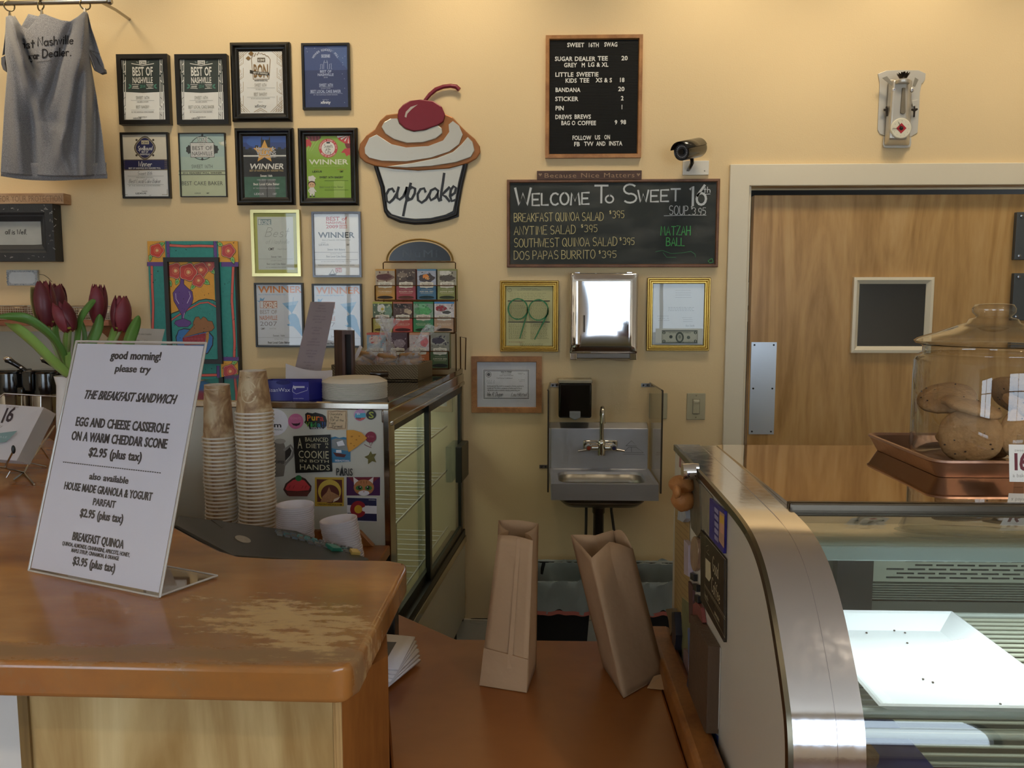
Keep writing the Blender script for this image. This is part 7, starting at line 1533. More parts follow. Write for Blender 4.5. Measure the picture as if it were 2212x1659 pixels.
mb = MB(); mb.T = Matrix.Translation(p0) @ q; mb.lathe([(.0001, -.002), (.011, -.002), (.012, .006)], 24, (0, 0, 0), K('#101012', .1), cap=False); build(mb, 'lens', t)
for i in range(20):
    mb = MB(); mb.T = Matrix.Translation(p0) @ q; a = 2*PI*i/20; mb.ball((.0215*math.cos(a), .0215*math.sin(a), .004), .0026, K('#B8B8BA', .2), 8, 5); build(mb, 'led', fc, smooth=60)
mb = MB(); upv = (q.inverted() @ Vector((0, 0, 1))); ang = math.atan2(upv.y, upv.x)
mb.T = Matrix.Translation(p0) @ q
mb.grid(lambda u, v: ((.040)*math.cos(ang+(u-.5)*2.6), (.040)*math.sin(ang+(u-.5)*2.6), -.016+(L+.02)*v), 18, 2, m_cb); build(mb, 'sun_shield', t, solid=.0015, smooth=40)
ar = Art(PY(1514, 310, WY-.115), (.5, -.86, 0), (0, 0, -1), (-.86, -.5, .2))
mb = MB(); b0 = p0.lerp(p1, .62)
mb.tube([b0+Vector((0, 0, -.03)), b0+Vector((.004, .01, -.05)), Vector((b0.x+.006, WY-.03, b0.z-.062)), Vector((b0.x+.006, WY-.01, b0.z-.064))], .008, 10, m_cb); build(mb, 'mount_arm', t, smooth=50)
a, b = PY(1475, 347, WY-.01), PY(1531, 378, WY-.01); build(MB().box((a.x, WY-.012, b.z), (b.x, WY, a.z), K('#E9E4D8', .15, coat=.6, var=.03)), 'mount_plate', t, bevel=.002)
for x in (1484, 1522): c = PY(x, 369, WY-.012); build(MB().ball(c, .0025, K('#8A8478', .3, .8), 8, 5), 'screw', t)

# ================================================================== KITCHENWARE CLOCK
CKY = WY-.02
def kz(L): return [(1870+x*160/1264, 130+y*210/1659) for x, y in L]
t = thing('wall_clock', PY(1942, 320, WY), 'clock made of an upright loaf tin, cutlery and dark fluted crown above the door', 'clock')
m_tin = metal('clock_tin', '#CFCBC2', .36, (3, 3, 20)); m_tin.node_tree.nodes['Principled BSDF'].inputs['Metallic'].default_value = .6; m_tin2 = metal('clock_tin_flat', '#D2CDC2', .42, (3, 3, 3)); m_tin2.node_tree.nodes['Principled BSDF'].inputs['Metallic'].default_value = .5; m_dk = K('#3A322A', .35, .6)
def kpr(name, L, d0, d1, m, bev=.001, par=None):
    return build(MB().prism([PY(x, y, WY-d0) for x, y in kz(L)], (0, -(d1-d0), 0), m), name, par or t, bevel=bev)
kpr('back_sheet', [(205, 235), (350, 180), (600, 170), (900, 175), (1020, 230), (1010, 330), (975, 390), (950, 400), (920, 560), (905, 900), (880, 1240), (760, 1310), (340, 1295), (240, 1260), (200, 1190), (210, 900), (235, 400), (225, 330)], .001, .004, m_tin2)
mb = MB()
def tinsec(v):     # rows from the top, outline half widths
    return v
rim0 = [PY(x, y, WY-.004) for x, y in kz([(285, 1490), (770, 1490), (800, 300), (400, 300)])]
lo_ = [PY(x, y, WY-.008) for x, y in kz([(305, 1470), (755, 1470), (800, 330), (385, 330)])]; hi_ = [PY(x, y, WY-.055) for x, y in kz([(400, 1345), (700, 1345), (730, 330), (470, 330)])]
mb.hexa([lo_[0], lo_[1], lo_[2], lo_[3], hi_[0], hi_[1], hi_[2], hi_[3]], m_tin); build(mb, 'loaf_tin', t, bevel=.008, seg=4, smooth=50)
kpr('tin_rim', [(285, 1440), (300, 1490), (340, 1500), (700, 1500), (755, 1485), (770, 1430), (770, 1320), (300, 1300)], .004, .009, m_tin2)
e = PY(*kz([(630, 370)])[0], WY-.06)
build(MB().lathe([(.0001, -.008), (.026, -.008), (.028, -.004), (.028, .004), (.024, .008), (.0001, .008)], 32, (e.x, e.y, e.z), m_tin), 'round_lid', t, smooth=40)
mb = MB(); n = 14
def crown(u, v): a = 2*PI*u; r = (.012+.012*v)*(1+.12*math.cos(a*n)*v); return (e.x+r*math.cos(a), e.y-.004+r*math.sin(a), e.z+.010+.020*v+.003*math.cos(a*n)*v)
mb.grid(crown, 84, 5, m_dk, True); mb.lathe([(.0001, 0), (.014, 0), (.013, .008), (.0001, .01)], 20, (e.x, e.y-.004, e.z+.006), m_dk); build(mb, 'fluted_crown', t, smooth=30)
build(MB().lathe([(.001, 0), (.005, .004), (.003, .012), (.006, .02), (.0001, .024)], 14, (e.x+.002, e.y-.004, e.z+.016), m_dk), 'crown_knob', t, smooth=50)
kpr('knife_handle', [(618, 475), (668, 475), (668, 700), (670, 890), (655, 920), (620, 925), (585, 905), (588, 850), (605, 650)], .055, .062, K('#8C8270', .4, .6), .002)
for sx, px, py in ((-1, 480, 505), (1, 790, 505)):
    c = PY(*kz([(px, py)])[0], WY-.05)
    sp = build(MB().ball(c, (.0085, .005, .011), m_tin, 16, 10), 'spoon_bowl', t, smooth=60)
    build(MB().lathe([(.0001, -.0062), (.0045, -.0056)], 18, c, K('#E4E4EA', .3), 'y'), 'eye_white', sp); build(MB().lathe([(.0001, -.0068), (.0022, -.0064)], 14, c, K('#2A3270', .3), 'y'), 'pupil', sp)
    h_ = [(px-sx*0, py-60), (px+sx*(-60) if sx < 0 else px+50, py-190 if sx < 0 else py-180)]
    hh = kz([(px-20*1, py-50), (px+20, py-60), (px+(-120 if sx < 0 else 130), py-230), (px+(-200 if sx < 0 else 70), py-200)]) if sx < 0 else kz([(px+10, py-60), (px+50, py-50), (px+110, py-170), (px+50, py-210)])
    build(MB().prism([PY(x, y, WY-.046) for x, y in hh], (0, -.002, 0), K('#A8A294', .35, .7)), 'spoon_handle', t)
for L in ([(345, 960), (375, 960), (385, 860), (410, 840), (400, 820), (370, 830), (355, 785), (335, 800), (340, 830), (300, 835), (305, 870), (335, 870)], [(810, 975), (828, 975), (835, 880), (880, 850), (870, 825), (835, 830), (828, 785), (815, 790), (815, 830), (775, 835), (778, 862), (812, 870)]): kpr('brass_key', L, .02, .027, m_dk)
kpr('spatula_blade', [(790, 690), (890, 675), (850, 790), (800, 790)], .012, .014, m_tin2)
c = PY(*kz([(600, 1165)])[0], WY-.058); rd = (PY(*kz([(775, 1165)])[0], WY-.058).x-c.x)
dl = build(MB().lathe([(.0001, -.004), (rd*.93, -.004), (rd, -.002), (rd, .004)], 40, c, K('#E2DDC8', .4), 'y'), 'clock_dial', t, smooth=30)
ar = Art(c+Vector((0, -.0042, 0)), (1, 0, 0), (0, 0, -1), (0, -1, 0))
for k in range(1, 13):
    th = 2*PI*k/12+.05; ar.txt(str(k), rd*.73*math.sin(th), -rd*.73*math.cos(th)+.0022, .0043, K('#77704E'), raw=True, xs=.8)
ar.pol([(0, -rd*.52), (rd*.5, 0), (0, rd*.52), (-rd*.5, 0)], K('#B02430', .4), raw=True); ar.ell(0, 0, rd*.2, rd*.2, m_dk, raw=True)
build(ar.g, 'dial_print', dl, smooth='raw'); build(ar.t, 'numerals', dl, smooth='raw')
for th, L_ in ((math.radians(-93), .88), (math.radians(-30), .66)):
    mb = MB(); s_, c_ = math.sin(th), math.cos(th); mb.tube([c+Vector((0, -.007, 0)), c+Vector((s_*rd*L_, -.007, c_*rd*L_))], .0009, 6, m_dk); build(mb, 'clock_hand', t)
build(MB().ball(c+Vector((0, -.007, 0)), (.0035, .004, .0035), m_dk, 12, 8), 'hub', t, smooth=60)

# ================================================================== TOWEL DISPENSER
m_mchrome = metal('mirror_chrome', '#E6E6EA', .05, None, wav=.03, ws=3)
a, b = PY(1232, 590, WY-.10), PY(1377, 778, WY-.10); X0, X1, Z1, Z0 = a.x, b.x, a.z, b.z
t = thing('towel_dispenser', ((X0+X1)/2, WY, Z0), 'mirror-bright steel paper towel dispenser above the sink', 'towel dispenser')
sm_ = lambda q: q*q*(3-2*q)
def dsp(u, v):
    x = X0+.002+(X1-X0-.004)*u; z = Z0+.03+(Z1-Z0-.03)*v; k = sm_(min(1, 9*min(u, 1-u)))*sm_(min(1, 11*min(v, 1-v))); return (x, WY-.092-.010*k-.0012*math.sin(PI*v)*math.sin(PI*u), z)
build(MB().box((X0, WY-.09, Z0+.025), (X1, WY, Z1), m_mchrome), 'cabinet', t, bevel=.005, smooth=40)
build(MB().grid(dsp, 30, 36, m_mchrome), 'front_door', t, solid=.002, smooth=60)
mb = MB(); mb.box((X0+.002, WY-.088, Z0), (X0+.03, WY, Z0+.028), m_mchrome); mb.box((X1-.03, WY-.088, Z0), (X1-.002, WY, Z0+.028), m_mchrome); mb.box((X0+.03, WY-.086, Z0+.006), (X1-.03, WY-.01, Z0+.026), metal('dark_steel', '#6A625A', .3)); build(mb, 'lower_tray', t, bevel=.002)
o = build(MB().grid(lambda u, v: (X0+.03+(X1-X0-.06)*u, WY-.05+.02*v, Z0+.004-.008*v-.004*math.sin(u*9)*v), 16, 3, K('#D8CCB4', .7)), 'paper_towel', t, solid=.0008)
sx0, sz1 = PY(1261, 681, WY-.118).x, PY(1261, 681, WY-.118).z; mb = MB(); mb.box((sx0, WY-.1175, sz1-.07), (sx0+.0045, WY-.1140, sz1), K('#101012', .3)); build(mb, 'sight_slot', t, bevel=.002)
mb = MB(); mb.tube([(sx0-.001, WY-.1178, sz1), (sx0-.001, WY-.1178, sz1-.07), (sx0+.0055, WY-.1178, sz1-.07), (sx0+.0055, WY-.1178, sz1)], .0008, 6, m_mchrome, closed=True); build(mb, 'slot_rim', t)
for f in (.08, .86): build(MB().box((X0+(X1-X0)*f, WY-.02, Z1), (X0+(X1-X0)*f+.02, WY-.004, Z1+.006), m_mchrome), 'hinge', t)

# ================================================================== SOAP DISPENSER
a, b = PY(1206, 820, WY-.09), PY(1279, 905, WY-.09)
t = thing('soap_dispenser', ((a.x+b.x)/2, WY, b.z), 'black wall soap dispenser with a grey push tab, left above the sink', 'soap dispenser')
build(MB().box((a.x+.002, WY-.09, b.z+.003), (b.x-.002, WY, a.z-.014), K('#0C0C0C', .12, coat=.3)), 'tank', t, bevel=.008, smooth=40)
build(MB().box((a.x, WY-.093, a.z-.016), (b.x, WY, a.z), K('#A39C86', .25)), 'top_cap', t, bevel=.004, smooth=40)
c = PY(1242, 898, WY-.095); build(MB().prism([(c.x-.023, WY-.105, c.z+.018), (c.x+.023, WY-.105, c.z+.018), (c.x+.023, WY-.105, c.z-.006), (c.x+.004, WY-.105, c.z-.016), (c.x-.004, WY-.105, c.z-.016), (c.x-.023, WY-.105, c.z-.006)], (0, .03, 0), K('#8E9498', .35)), 'push_tab', t, bevel=.002)

# ================================================================== SINK
m_ss = metal('sink_steel', '#C6C8D0', .5, (1, 1, 30), var=.1); m_ss2 = metal('sink_bowl_steel', '#A8A49C', .4, (1, 1, 3))
sx0, sx1 = PY(1189, 950, WY).x, PY(1424, 950, WY).x
zsr = PZ(1300, 1045, .86).z; YF = 3.10
rz = PY(1300, 1046, YF).z     # rim height at the front
rf0, rf1 = PY(1187, 1045, YF).x, PY(1432, 1045, YF).x; rb = rz
t = thing('hand_sink', ((sx0+sx1)/2, WY, rz-.1), 'stainless steel wall-hung hand sink with tall backsplash', 'sink')
zbt, zbk = PY(1300, 912, WY).z, PY(1300, 925, WY-.04).z
x0, x1 = rf0+.006, PY(1424, 1045, YF).x
build(MB().prism([(x0+.004, WY, rz), (x0+.004, WY, zbt), (x0+.004, WY-.012, zbt), (x0+.004, WY-.05, zbk), (x0+.004, WY-.05, rz)], (x1-x0-.008, 0, 0), m_ss), 'backsplash', t, bevel=.002)
# deck with the bowl opening
bx0, bx1, by0, by1 = PY(1207, 1040, YF+.05).x, PY(1400, 1040, YF+.05).x, YF+.045, 3.36
mb = MB(); NN = 40
def rrect(x0, y0, x1, y1, r, z, n=10):
    o = []
    for cx_, cy_, a0 in ((x1-r, y0+r, -90), (x1-r, y1-r, 0), (x0+r, y1-r, 90), (x0+r, y0+r, 180)):
        for k in range(n): a = math.radians(a0+90*k/(n-1)); o.append((cx_+r*math.cos(a), cy_+r*math.sin(a), z))
    return o
L_ = [rrect(x0, YF, x1, WY-.045, .004, rz-.065), rrect(x0, YF, x1, WY-.045, .004, rz), rrect(x0+.004, YF+.004, x1-.004, WY-.049, .004, rz), rrect(x0+.012, YF+.012, x1-.012, WY-.055, .01, rz-.004), rrect(bx0, by0, bx1, by1, .05, rz-.006), rrect(bx0+.004, by0+.004, bx1-.004, by1-.004, .05, rz-.016)]
for p, q in zip(L_, L_[1:]): n = len(p); mb.add(p+q, [(i, (i+1) % n, n+(i+1) % n, n+i) for i in range(n)], m_ss)
build(mb, 'deck', t, smooth=30)
mb = MB(); L_ = [rrect(bx0+.004, by0+.004, bx1-.004, by1-.004, .05, rz-.016), rrect(bx0+.008, by0+.008, bx1-.008, by1-.008, .05, rz-.09), rrect(bx0+.03, by0+.03, bx1-.03, by1-.03, .045, rz-.112), rrect(bx0+.1, by0+.08, bx1-.1, by1-.08, .03, rz-.116)]
for p, q in zip(L_, L_[1:]): n = len(p); mb.add(p+q, [(i, (i+1) % n, n+(i+1) % n, n+i) for i in range(n)], m_ss2)
mb.add(L_[-1], [tuple(range(len(L_[-1])))], m_ss2); build(mb, 'bowl', t, solid=.002, smooth=50)
cxs = (bx0+bx1)/2; cys = (by0+by1)/2+.02
zz = rz-.118
build(MB().lathe([(.0001, 0), (.042, 0), (.043, -.012), (.026, -.018), (.026, -.04), (.022, -.045), (.022, -.2), (.0001, -.2)], 28, (cxs-.008, cys, zz), metal('drain_metal', '#5E5850', .35)), 'drain', t, smooth=40)
for dx, cv in ((-.055, 0), (.045, 1)): build(MB().tube([(cxs+dx, cys+.06, zz+.05), (cxs+dx+.006*cv, cys+.06, zz-.05), (cxs+dx+.022*cv, cys+.07, zz-.16), (cxs+dx+.03*cv, cys+.1, zz-.22), (cxs+dx+.03*cv, WY, zz-.24)], .006, 8, K('#4A4640', .4)), 'supply_pipe', t, smooth=60)
# faucet
m_fc = metal('faucet_chrome', '#D0CCC4', .08); c = PY(1299, 967, WY-.08)
ft = build(MB().box((PY(1260, 951, WY-.06).x, WY-.062, PY(1260, 966, WY-.06).z-.01), (PY(1334, 951, WY-.06).x, WY-.05, PY(1260, 951, WY-.06).z), m_fc), 'faucet_plate', t, bevel=.005, smooth=40)
mb = MB(); mb.tube([(PY(1266, 968, WY-.09).x, WY-.085, c.z), (PY(1328, 968, WY-.09).x, WY-.085, c.z)], .013, 16, m_fc); mb.lathe([(.0001, -.03), (.017, -.03), (.018, -.01), (.015, .015), (.016, .03), (.012, .035), (.0001, .035)], 20, (c.x, WY-.09, c.z), m_fc); build(mb, 'faucet_body', ft, smooth=45)
zt_ = PY(1299, 880, WY-.10).z; r_ = .026
pth = [(c.x, WY-.09, c.z+.02), (c.x, WY-.09, zt_-r_)]+[(c.x, WY-.09-r_+r_*math.cos(PI*i/10), zt_-r_+r_*math.sin(PI*i/10)) for i in range(1, 11)]+[(c.x, WY-.09-2*r_, zt_-r_-.035)]
build(MB().tube(pth, [.009]*(len(pth)-2)+[.0085, .011], 14, m_fc), 'spout', ft, smooth=60)
for px, col, hx in ((1271, '#A8402C', 1248), (1325, '#2C2C5C', 1349)):
    h_ = PY(px, 966, WY-.10); build(MB().lathe([(.0001, -.02), (.012, -.02), (.014, -.01), (.0145, .014), (.0001, .014)], 18, (h_.x, WY-.105, h_.z), m_fc, 'y'), 'valve', ft, smooth=40)
    build(MB().lathe([(.0001, -.0215), (.008, -.0212), (.0085, -.019)], 18, (h_.x, WY-.105, h_.z), K(col, .3), 'y'), 'colour_cap', ft, smooth=40)
    e = PY(hx, 974, WY-.12); build(MB().tube([(h_.x, WY-.118, h_.z-.006), (e.x, WY-.125, e.z)], [.006, .005], 10, m_fc), 'lever_handle', ft, smooth=60)
# pressed emblem on the splash
ar = Art((0, WY-.0502, 0), (1, 0, 0), (0, 0, -1), (0, -1, 0)); EM = metal('pressed_emblem', '#7E8086', .4)
for L in ([(1352, 963), (1375, 963), (1364, 952), (1352, 963)], [(1348, 976), (1358, 966), (1374, 966), (1390, 978), (1348, 978)], [(1364, 966), (1364, 976)]): ar.ln(L, 1, EM)
ar.ln([(1345, 981), (1392, 982)], .8, EM); build(ar.g, 'pressed_emblem', t, smooth='raw')
# splash guards with brackets
m_acr = glass('acrylic_guard', (.90, .90, .86), 1.5, .015, 1.0, .02); m_edge = K('#4A4238', .2, var=.2, vs=60)
def guard(pxw, pxf, ytw, ytf, ybf, lab, lower):
    pw = PY(pxw, ytw, WY-.01); pf = PY(pxf, ytf, YF-.005); zb = PY(pxf, ybf, YF-.005).z; X = pf.x; Xw = pw.x
    t = thing('splash_guard', (X, 3.25, zb), lab, 'splash guard', 'clear side guards on the sink')
    P_ = [(Xw, WY-.01, zb), (X, YF-.005, zb), (X, YF-.005, pf.z), (Xw, WY-.01, pw.z)]
    build(MB().prism(P_, (.0045, 0, 0), m_acr), 'clear_sheet', t)
    mb = MB(); mb.box((X-.001, YF-.009, zb), (X+.0055, YF-.003, pf.z), m_edge); build(mb, 'front_edge', t)
    mb = MB(); q_ = [Vector((X, YF-.005, pf.z)), Vector((Xw, WY-.01, pw.z))]; mb.tube(q_, .003, 6, m_edge); build(mb, 'top_edge', t)
    for (bx, by) in lower:
        c = PY(bx, by, WY-.003); s_ = 1 if bx > pxw-12 else 1
        br = build(MB().box((c.x, WY-.003, c.z-.008), (c.x+.040, WY-.0005, c.z+.008), metal('bracket_zinc', '#B8BEC8', .25)), 'bracket', t, bevel=.0008)
        for k in (.010, .027): build(MB().lathe([(.0001, -.003), (.0042, -.0015), (.0045, 0)], 10, (c.x+k, WY-.003, c.z), K('#1A1A1A', .4), 'y'), 'screw', br)
guard(1188.5, 1183.5, 827, 843, 1063, 'left clear splash guard on the sink, beside the soap dispenser', [(1189, 832), (1165, 1008)])
guard(1404, 1430, 827, 843, 1066, 'right clear splash guard on the sink, in front of the blank wall plate', [(1385, 832)])
# switch and blank plates
m_pl = K('#B3AC8E', .35)
a, b = PY(1484, 849, WY-.005), PY(1523, 907, WY-.005)
t = thing('light_switch', ((a.x+b.x)/2, WY, b.z), 'beige rocker light switch between sink and door frame', 'light switch')
build(MB().box((a.x, WY-.006, b.z), (b.x, WY, a.z), m_pl), 'wall_plate', t, bevel=.003)
cx_, cz_ = (a.x+b.x)/2, (a.z+b.z)/2; build(MB().box((cx_-.016, WY-.0075, cz_-.033), (cx_+.016, WY-.005, cz_+.033), K('#8F8970', .4)), 'rocker_well', t)
rk = build(MB().prism([(cx_-.013, WY-.006, cz_-.03), (cx_-.013, WY-.009, cz_-.03), (cx_-.013, WY-.014, cz_+.024), (cx_-.013, WY-.013, cz_+.03), (cx_-.013, WY-.006, cz_+.03)], (.026, 0, 0), K('#BEB798', .3)), 'rocker', t, bevel=.001)
build(MB().box((cx_-.008, WY-.0165, cz_+.018), (cx_+.008, WY-.013, cz_+.026), K('#C8C2A6', .3)), 'dimmer_tab', rk)
for dz in (-.047, .047): build(MB().lathe([(.0001, -.002), (.003, -.001)], 10, (cx_, WY-.006, cz_+dz), K('#8A846C', .3, .5), 'y'), 'screw', t)
a, b = PY(1418, 849, WY-.005), PY(1441, 905, WY-.005)
o = build(MB().box((a.x-.03, WY-.006, b.z), (b.x, WY, a.z), m_pl), 'blank_wall_plate', bevel=.003); tag(o, 'beige blank wall plate behind the right clear splash guard', 'wall plate')
# ================================================================== ROD AND SHIRT
m_rod = metal('rod_steel', '#A8A39C', .25); RY = 3.22
pA, pB = PY(-160, 11, RY), PY(232, 3, RY)
t = thing('hanging_rod', (pB.x-.3, RY, pB.z-.02), 'silver curtain rod along the top left with metal clip rings', 'rod')
build(MB().tube([pA, pB], .009, 14, m_rod), 'rod', t, smooth=60)
build(MB().lathe([(.0001, 0), (.012, .002), (.014, .010), (.010, .018), (.0001, .02)], 16, pB, m_rod, 'x'), 'end_cap', t, smooth=50)
build(MB().tube([pB+Vector((-.03, 0, 0)), pB+Vector((-.03, .12, .01)), Vector((pB.x-.03, WY, pB.z+.01))], .006, 8, m_rod), 'bracket', t)
for i, (rx, tx, ty, sz) in enumerate(((20, 21, 34, 1), (88, 90, 29, 1), (184, 183, 25, 1.1))):
    c = PY(rx, 12, RY); c.z = pA.z+(pB.z-pA.z)*(c.x-pA.x)/(pB.x-pA.x)-.010
    build(MB().tube([(c.x+.006*math.sin(a*.3), RY+.019*math.cos(2*PI*a/20), c.z+.019*math.sin(2*PI*a/20)) if i == 1 else (c.x+.015*math.cos(2*PI*a/20), RY+.010*math.cos(2*PI*a/20), c.z+.019*math.sin(2*PI*a/20)) for a in range(20)], .0028, 8, metal('ring_brass', '#8C8064', .3), closed=True), 'ring', t, smooth=60)
    e = PY(tx, ty, RY-.01); build(MB().tube([(c.x, RY, c.z-.018), (e.x, RY-.008, e.z+.012)], .0018, 6, m_rod), 'ring', t)
    build(MB().hexa([(e.x-.005, RY-.014, e.z-.010), (e.x+.005, RY-.014, e.z-.010), (e.x+.005, RY-.003, e.z-.010), (e.x-.005, RY-.003, e.z-.010), (e.x-.003, RY-.011, e.z+.014), (e.x+.003, RY-.011, e.z+.014), (e.x+.003, RY-.006, e.z+.014), (e.x-.003, RY-.006, e.z+.014)], metal('clip', '#B8B4AC', .25)), 'clip', t)
SY = 3.17
def interp(L, v):
    for (a, x), (b, y) in zip(L, L[1:]):
        if v <= b: s = (v-a)/(b-a) if b > a else 0; return x+(y-x)*s
    return L[-1][1]
topL = [(0, 37), (.04, 33), (.10, 36), (.2, 58), (.27, 63), (.33, 50), (.42, 31), (.47, 30), (.55, 36), (.68, 44), (.78, 46), (.88, 36), (.96, 25), (1, 27)]
botL = [(0, 373), (.2, 377), (.5, 380), (.75, 380), (1, 377)]
lefL = [(0, 13), (.1, 12), (.25, 11), (.35, 16), (.6, 9), (1, 1)]
rigL = [(0, 189), (.1, 192), (.3, 196), (.37, 200), (.5, 208), (.75, 221), (1, 230)]
def sm(x): x = max(0, min(1, x)); return x*x*(3-2*x)
def shirt(u, v, k=0):
    yt, yb = interp(topL, u), interp(botL, u); py = yt+(yb-yt)*v; vv = (py-30)/350
    px = interp(lefL, vv)*(1-u)+interp(rigL, vv)*u
    d = 0
    def ridge(x0, y0, x1, y1, w_, amp, fade=1):
        nonlocal d
        s = (py-y0)/(y1-y0)
        if s < -.1 or s > 1.25: return
        xc = x0+(x1-x0)*max(0, s); f = (sm(s*4+.4))*(1-sm((s-.8)/.45))*fade; d += amp*f*math.exp(-((px-xc)/w_)**2)
    ridge(182, 22, 168, 150, 9, .030); ridge(170, 120, 130, 330, 13, .022); ridge(186, 25, 183, 370, 11, .028)
    ridge(155, 50, 100, 230, 12, -.016); ridge(22, 35, 55, 150, 9, .028); ridge(26, 40, 90, 270, 12, .018); ridge(45, 80, 78, 160, 6, -.02)
    ridge(15, 60, 45, 380, 15, .016); ridge(205, 150, 205, 380, 9, -.014); ridge(70, 180, 75, 390, 13, -.014); ridge(120, 270, 150, 390, 13, .013)
    n_ = noise.noise(Vector((px*.03, py*.008, 2)))*.006
    d += .02*math.sin(PI*u)*math.sin(PI*min(1, vv*1.5))
    return PY(px, py, SY-d*2.3-n_-k)
def jersey():
    m, n, l, b = newmat('grey_heather_jersey'); tc = n.new('ShaderNodeTexCoord'); nz = n.new('ShaderNodeTexNoise'); nz.inputs['Scale'].default_value = 420; nz.inputs['Detail'].default_value = 2
    l.new(tc.outputs['Object'], nz.inputs['Vector']); rp = n.new('ShaderNodeValToRGB'); rp.color_ramp.elements[0].position = .35; rp.color_ramp.elements[1].position = .65; rp.color_ramp.elements[0].color = (*lin('#7A7A7E'), 1); rp.color_ramp.elements[1].color = (*lin('#A8A7AA'), 1)
    l.new(nz.outputs[0], rp.inputs[0]); l.new(rp.outputs[0], b.inputs['Base Color']); b.inputs['Roughness'].default_value = .95; b.inputs['Specular IOR Level'].default_value = .1; b.inputs['Sheen Weight'].default_value = .3; return m
m_js = jersey()
t = thing('tshirt', PY(115, 380, SY), 'heather grey T-shirt clipped to the rod, black hand-drawn words across the chest', 'T-shirt')
build(MB().grid(shirt, 110, 120, m_js), 'shirt_front', t, solid=.0012, smooth=180)
m_js2 = K('#6C6C70', .95, spec=.1)
build(MB().grid(lambda u, v: PY(2+230*u if v > .5 else 4+226*u, interp(botL, u)-26+(37+2*math.sin(u*PI*2)-3*abs(u-.6)*2)*v, SY+.02), 40, 4, m_js), 'shirt_back', t, solid=.0012, smooth=80)
build(MB().grid(lambda u, v: PY(interp(lefL, .2+.1*v)+60*u+20, interp([(0, 36), (.25, 60), (.5, 33), (1, 40)], u)-3+60*v, SY+.012), 20, 6, m_js), 'neck_back', t, solid=.001, smooth=80)
def sleeve(L, nm, dd):
    def fn(u, v):
        a, b = L[0], L[1]; n_ = len(a)-1; s = u*n_; k = min(int(s), n_-1); f = s-k; p = (a[k][0]+(a[k+1][0]-a[k][0])*f, a[k][1]+(a[k+1][1]-a[k][1])*f); q = (b[k][0]+(b[k+1][0]-b[k][0])*f, b[k][1]+(b[k+1][1]-b[k][1])*f)
        return PY(p[0]+(q[0]-p[0])*v, p[1]+(q[1]-p[1])*v, SY-dd+.02*math.sin(PI*v))
    build(MB().grid(fn, 24, 12, m_js), nm, t, solid=.0012, smooth=70)
sleeve([[(188, 28), (191, 60), (190, 90), (188, 106)], [(190, 30), (197, 60), (208, 92), (216, 118)]], 'sleeve', .055)
sleeve([[(189, 104), (190, 112), (196, 125), (204, 148)], [(213, 112), (218, 124), (224, 140), (226, 150)]], 'sleeve', .045)
sleeve([[(14, 44), (11, 75), (8, 100), (5, 120)], [(24, 50), (26, 75), (26, 100), (26, 112)]], 'sleeve', .018)
mb = MB(); 
def cuff(L, k=0): 
    build(MB().prism([PY(x, y, SY-.006-k) for x, y in L], (0, .02, 0), m_js2), 'cuff', t, bevel=.002)
cuff([(192, 108), (200, 118), (207, 124), (213, 140), (224, 148), (226, 156), (216, 159), (203, 152), (197, 138)], .035)
cuff([(2, 124), (12, 119), (25, 112), (24, 118), (12, 128), (10, 138), (14, 156), (6, 150), (2, 138)])
# words follow the cloth
def inv(px, py):
    u = .5
    for _ in range(8):
        vv = (py-30)/350; x0, x1 = interp(lefL, vv), interp(rigL, vv); u = max(0, min(1, (px-x0)/(x1-x0)))
    yt, yb = interp(topL, u), interp(botL, u); return u, max(0, min(1, (py-yt)/(yb-yt)))
def smap(u, v, k): return shirt(*inv(u, v), .0022+k)
class CA_(Art):
    def uv(s, px, py): return (px, py)
ar = CA_((0, 0, 0), (1, 0, 0), (0, 0, 1), (0, -1, 0), off=.00003, mapper=smap); INK = K('#1E1C20', .8)
random.seed(12)
ar.hand('ast', 44, 104, 17, INK, lw=.17, wd=30, raw=False, up=.03); ar.hand('Nashville', 82, 99, 18, INK, lw=.15, wd=76, up=.06); ar.hand('sugar', 52, 128, 15, INK, lw=.17, wd=31, up=.03); ar.hand('Dealer.', 92, 124, 18, INK, lw=.15, wd=61, up=.06)
for x in range(80, 112, 4): ar.ln([(x, 134-(x-80)*.1), (x+3, 133.7-(x-80)*.1)], 1.1, K('#4A484C', .8), to=ar.t)
build(ar.t, 'printed_words', t, smooth='raw')

# ================================================================== SIGNS AT LEFT
a, b = PY(-90, 418, WY-.055), PY(138, 440, WY-.055)
m_blk2 = wood('bare_pine', '#A47C5A', '#C6A482', (1, 1, 5), .65)
t = thing('block_sign', (a.x, WY, b.z), 'long bare wooden block sign with routed capitals, ending FOR YOUR PROTECTION', 'sign')
build(MB().box((a.x, WY-.055, b.z), (b.x, WY, a.z), m_blk2), 'block', t, bevel=.0015)
ar = Art((a.x, WY-.0552, a.z), (1, 0, 0), (0, 0, -1), (0, -1, 0)); ar.txt('FREE FOR YOUR PROTECTION', 135.5, 435.5, 14, K('#8A6E56', .7), al='r', wd=172); ar.out(t, 'carved')
a, b = PY(-60, 441, WY-.06), PY(120, 564, WY-.06)
m_dst = K('#35373A', .6, var=.3, vs=18, bump=.3); m_chip2 = K('#A8A8A4', .7)
t = thing('distressed_frame', (a.x, WY, b.z), 'distressed charcoal wooden frame around a grey card reading all is well', 'framed sign')
build(ring(MB(), a.x, a.z, b.x, b.z, WY, [(0, 0), (0, .06), (.035, .06), (.045, .050), (.050, .050), (.07, .035), (.07, .02)], m_dst), 'frame', t, bevel=.002)
ar = Art((a.x, WY-.0605, a.z), (1, 0, 0), (0, 0, -1), (0, -1, 0)); rr = random.Random(3)
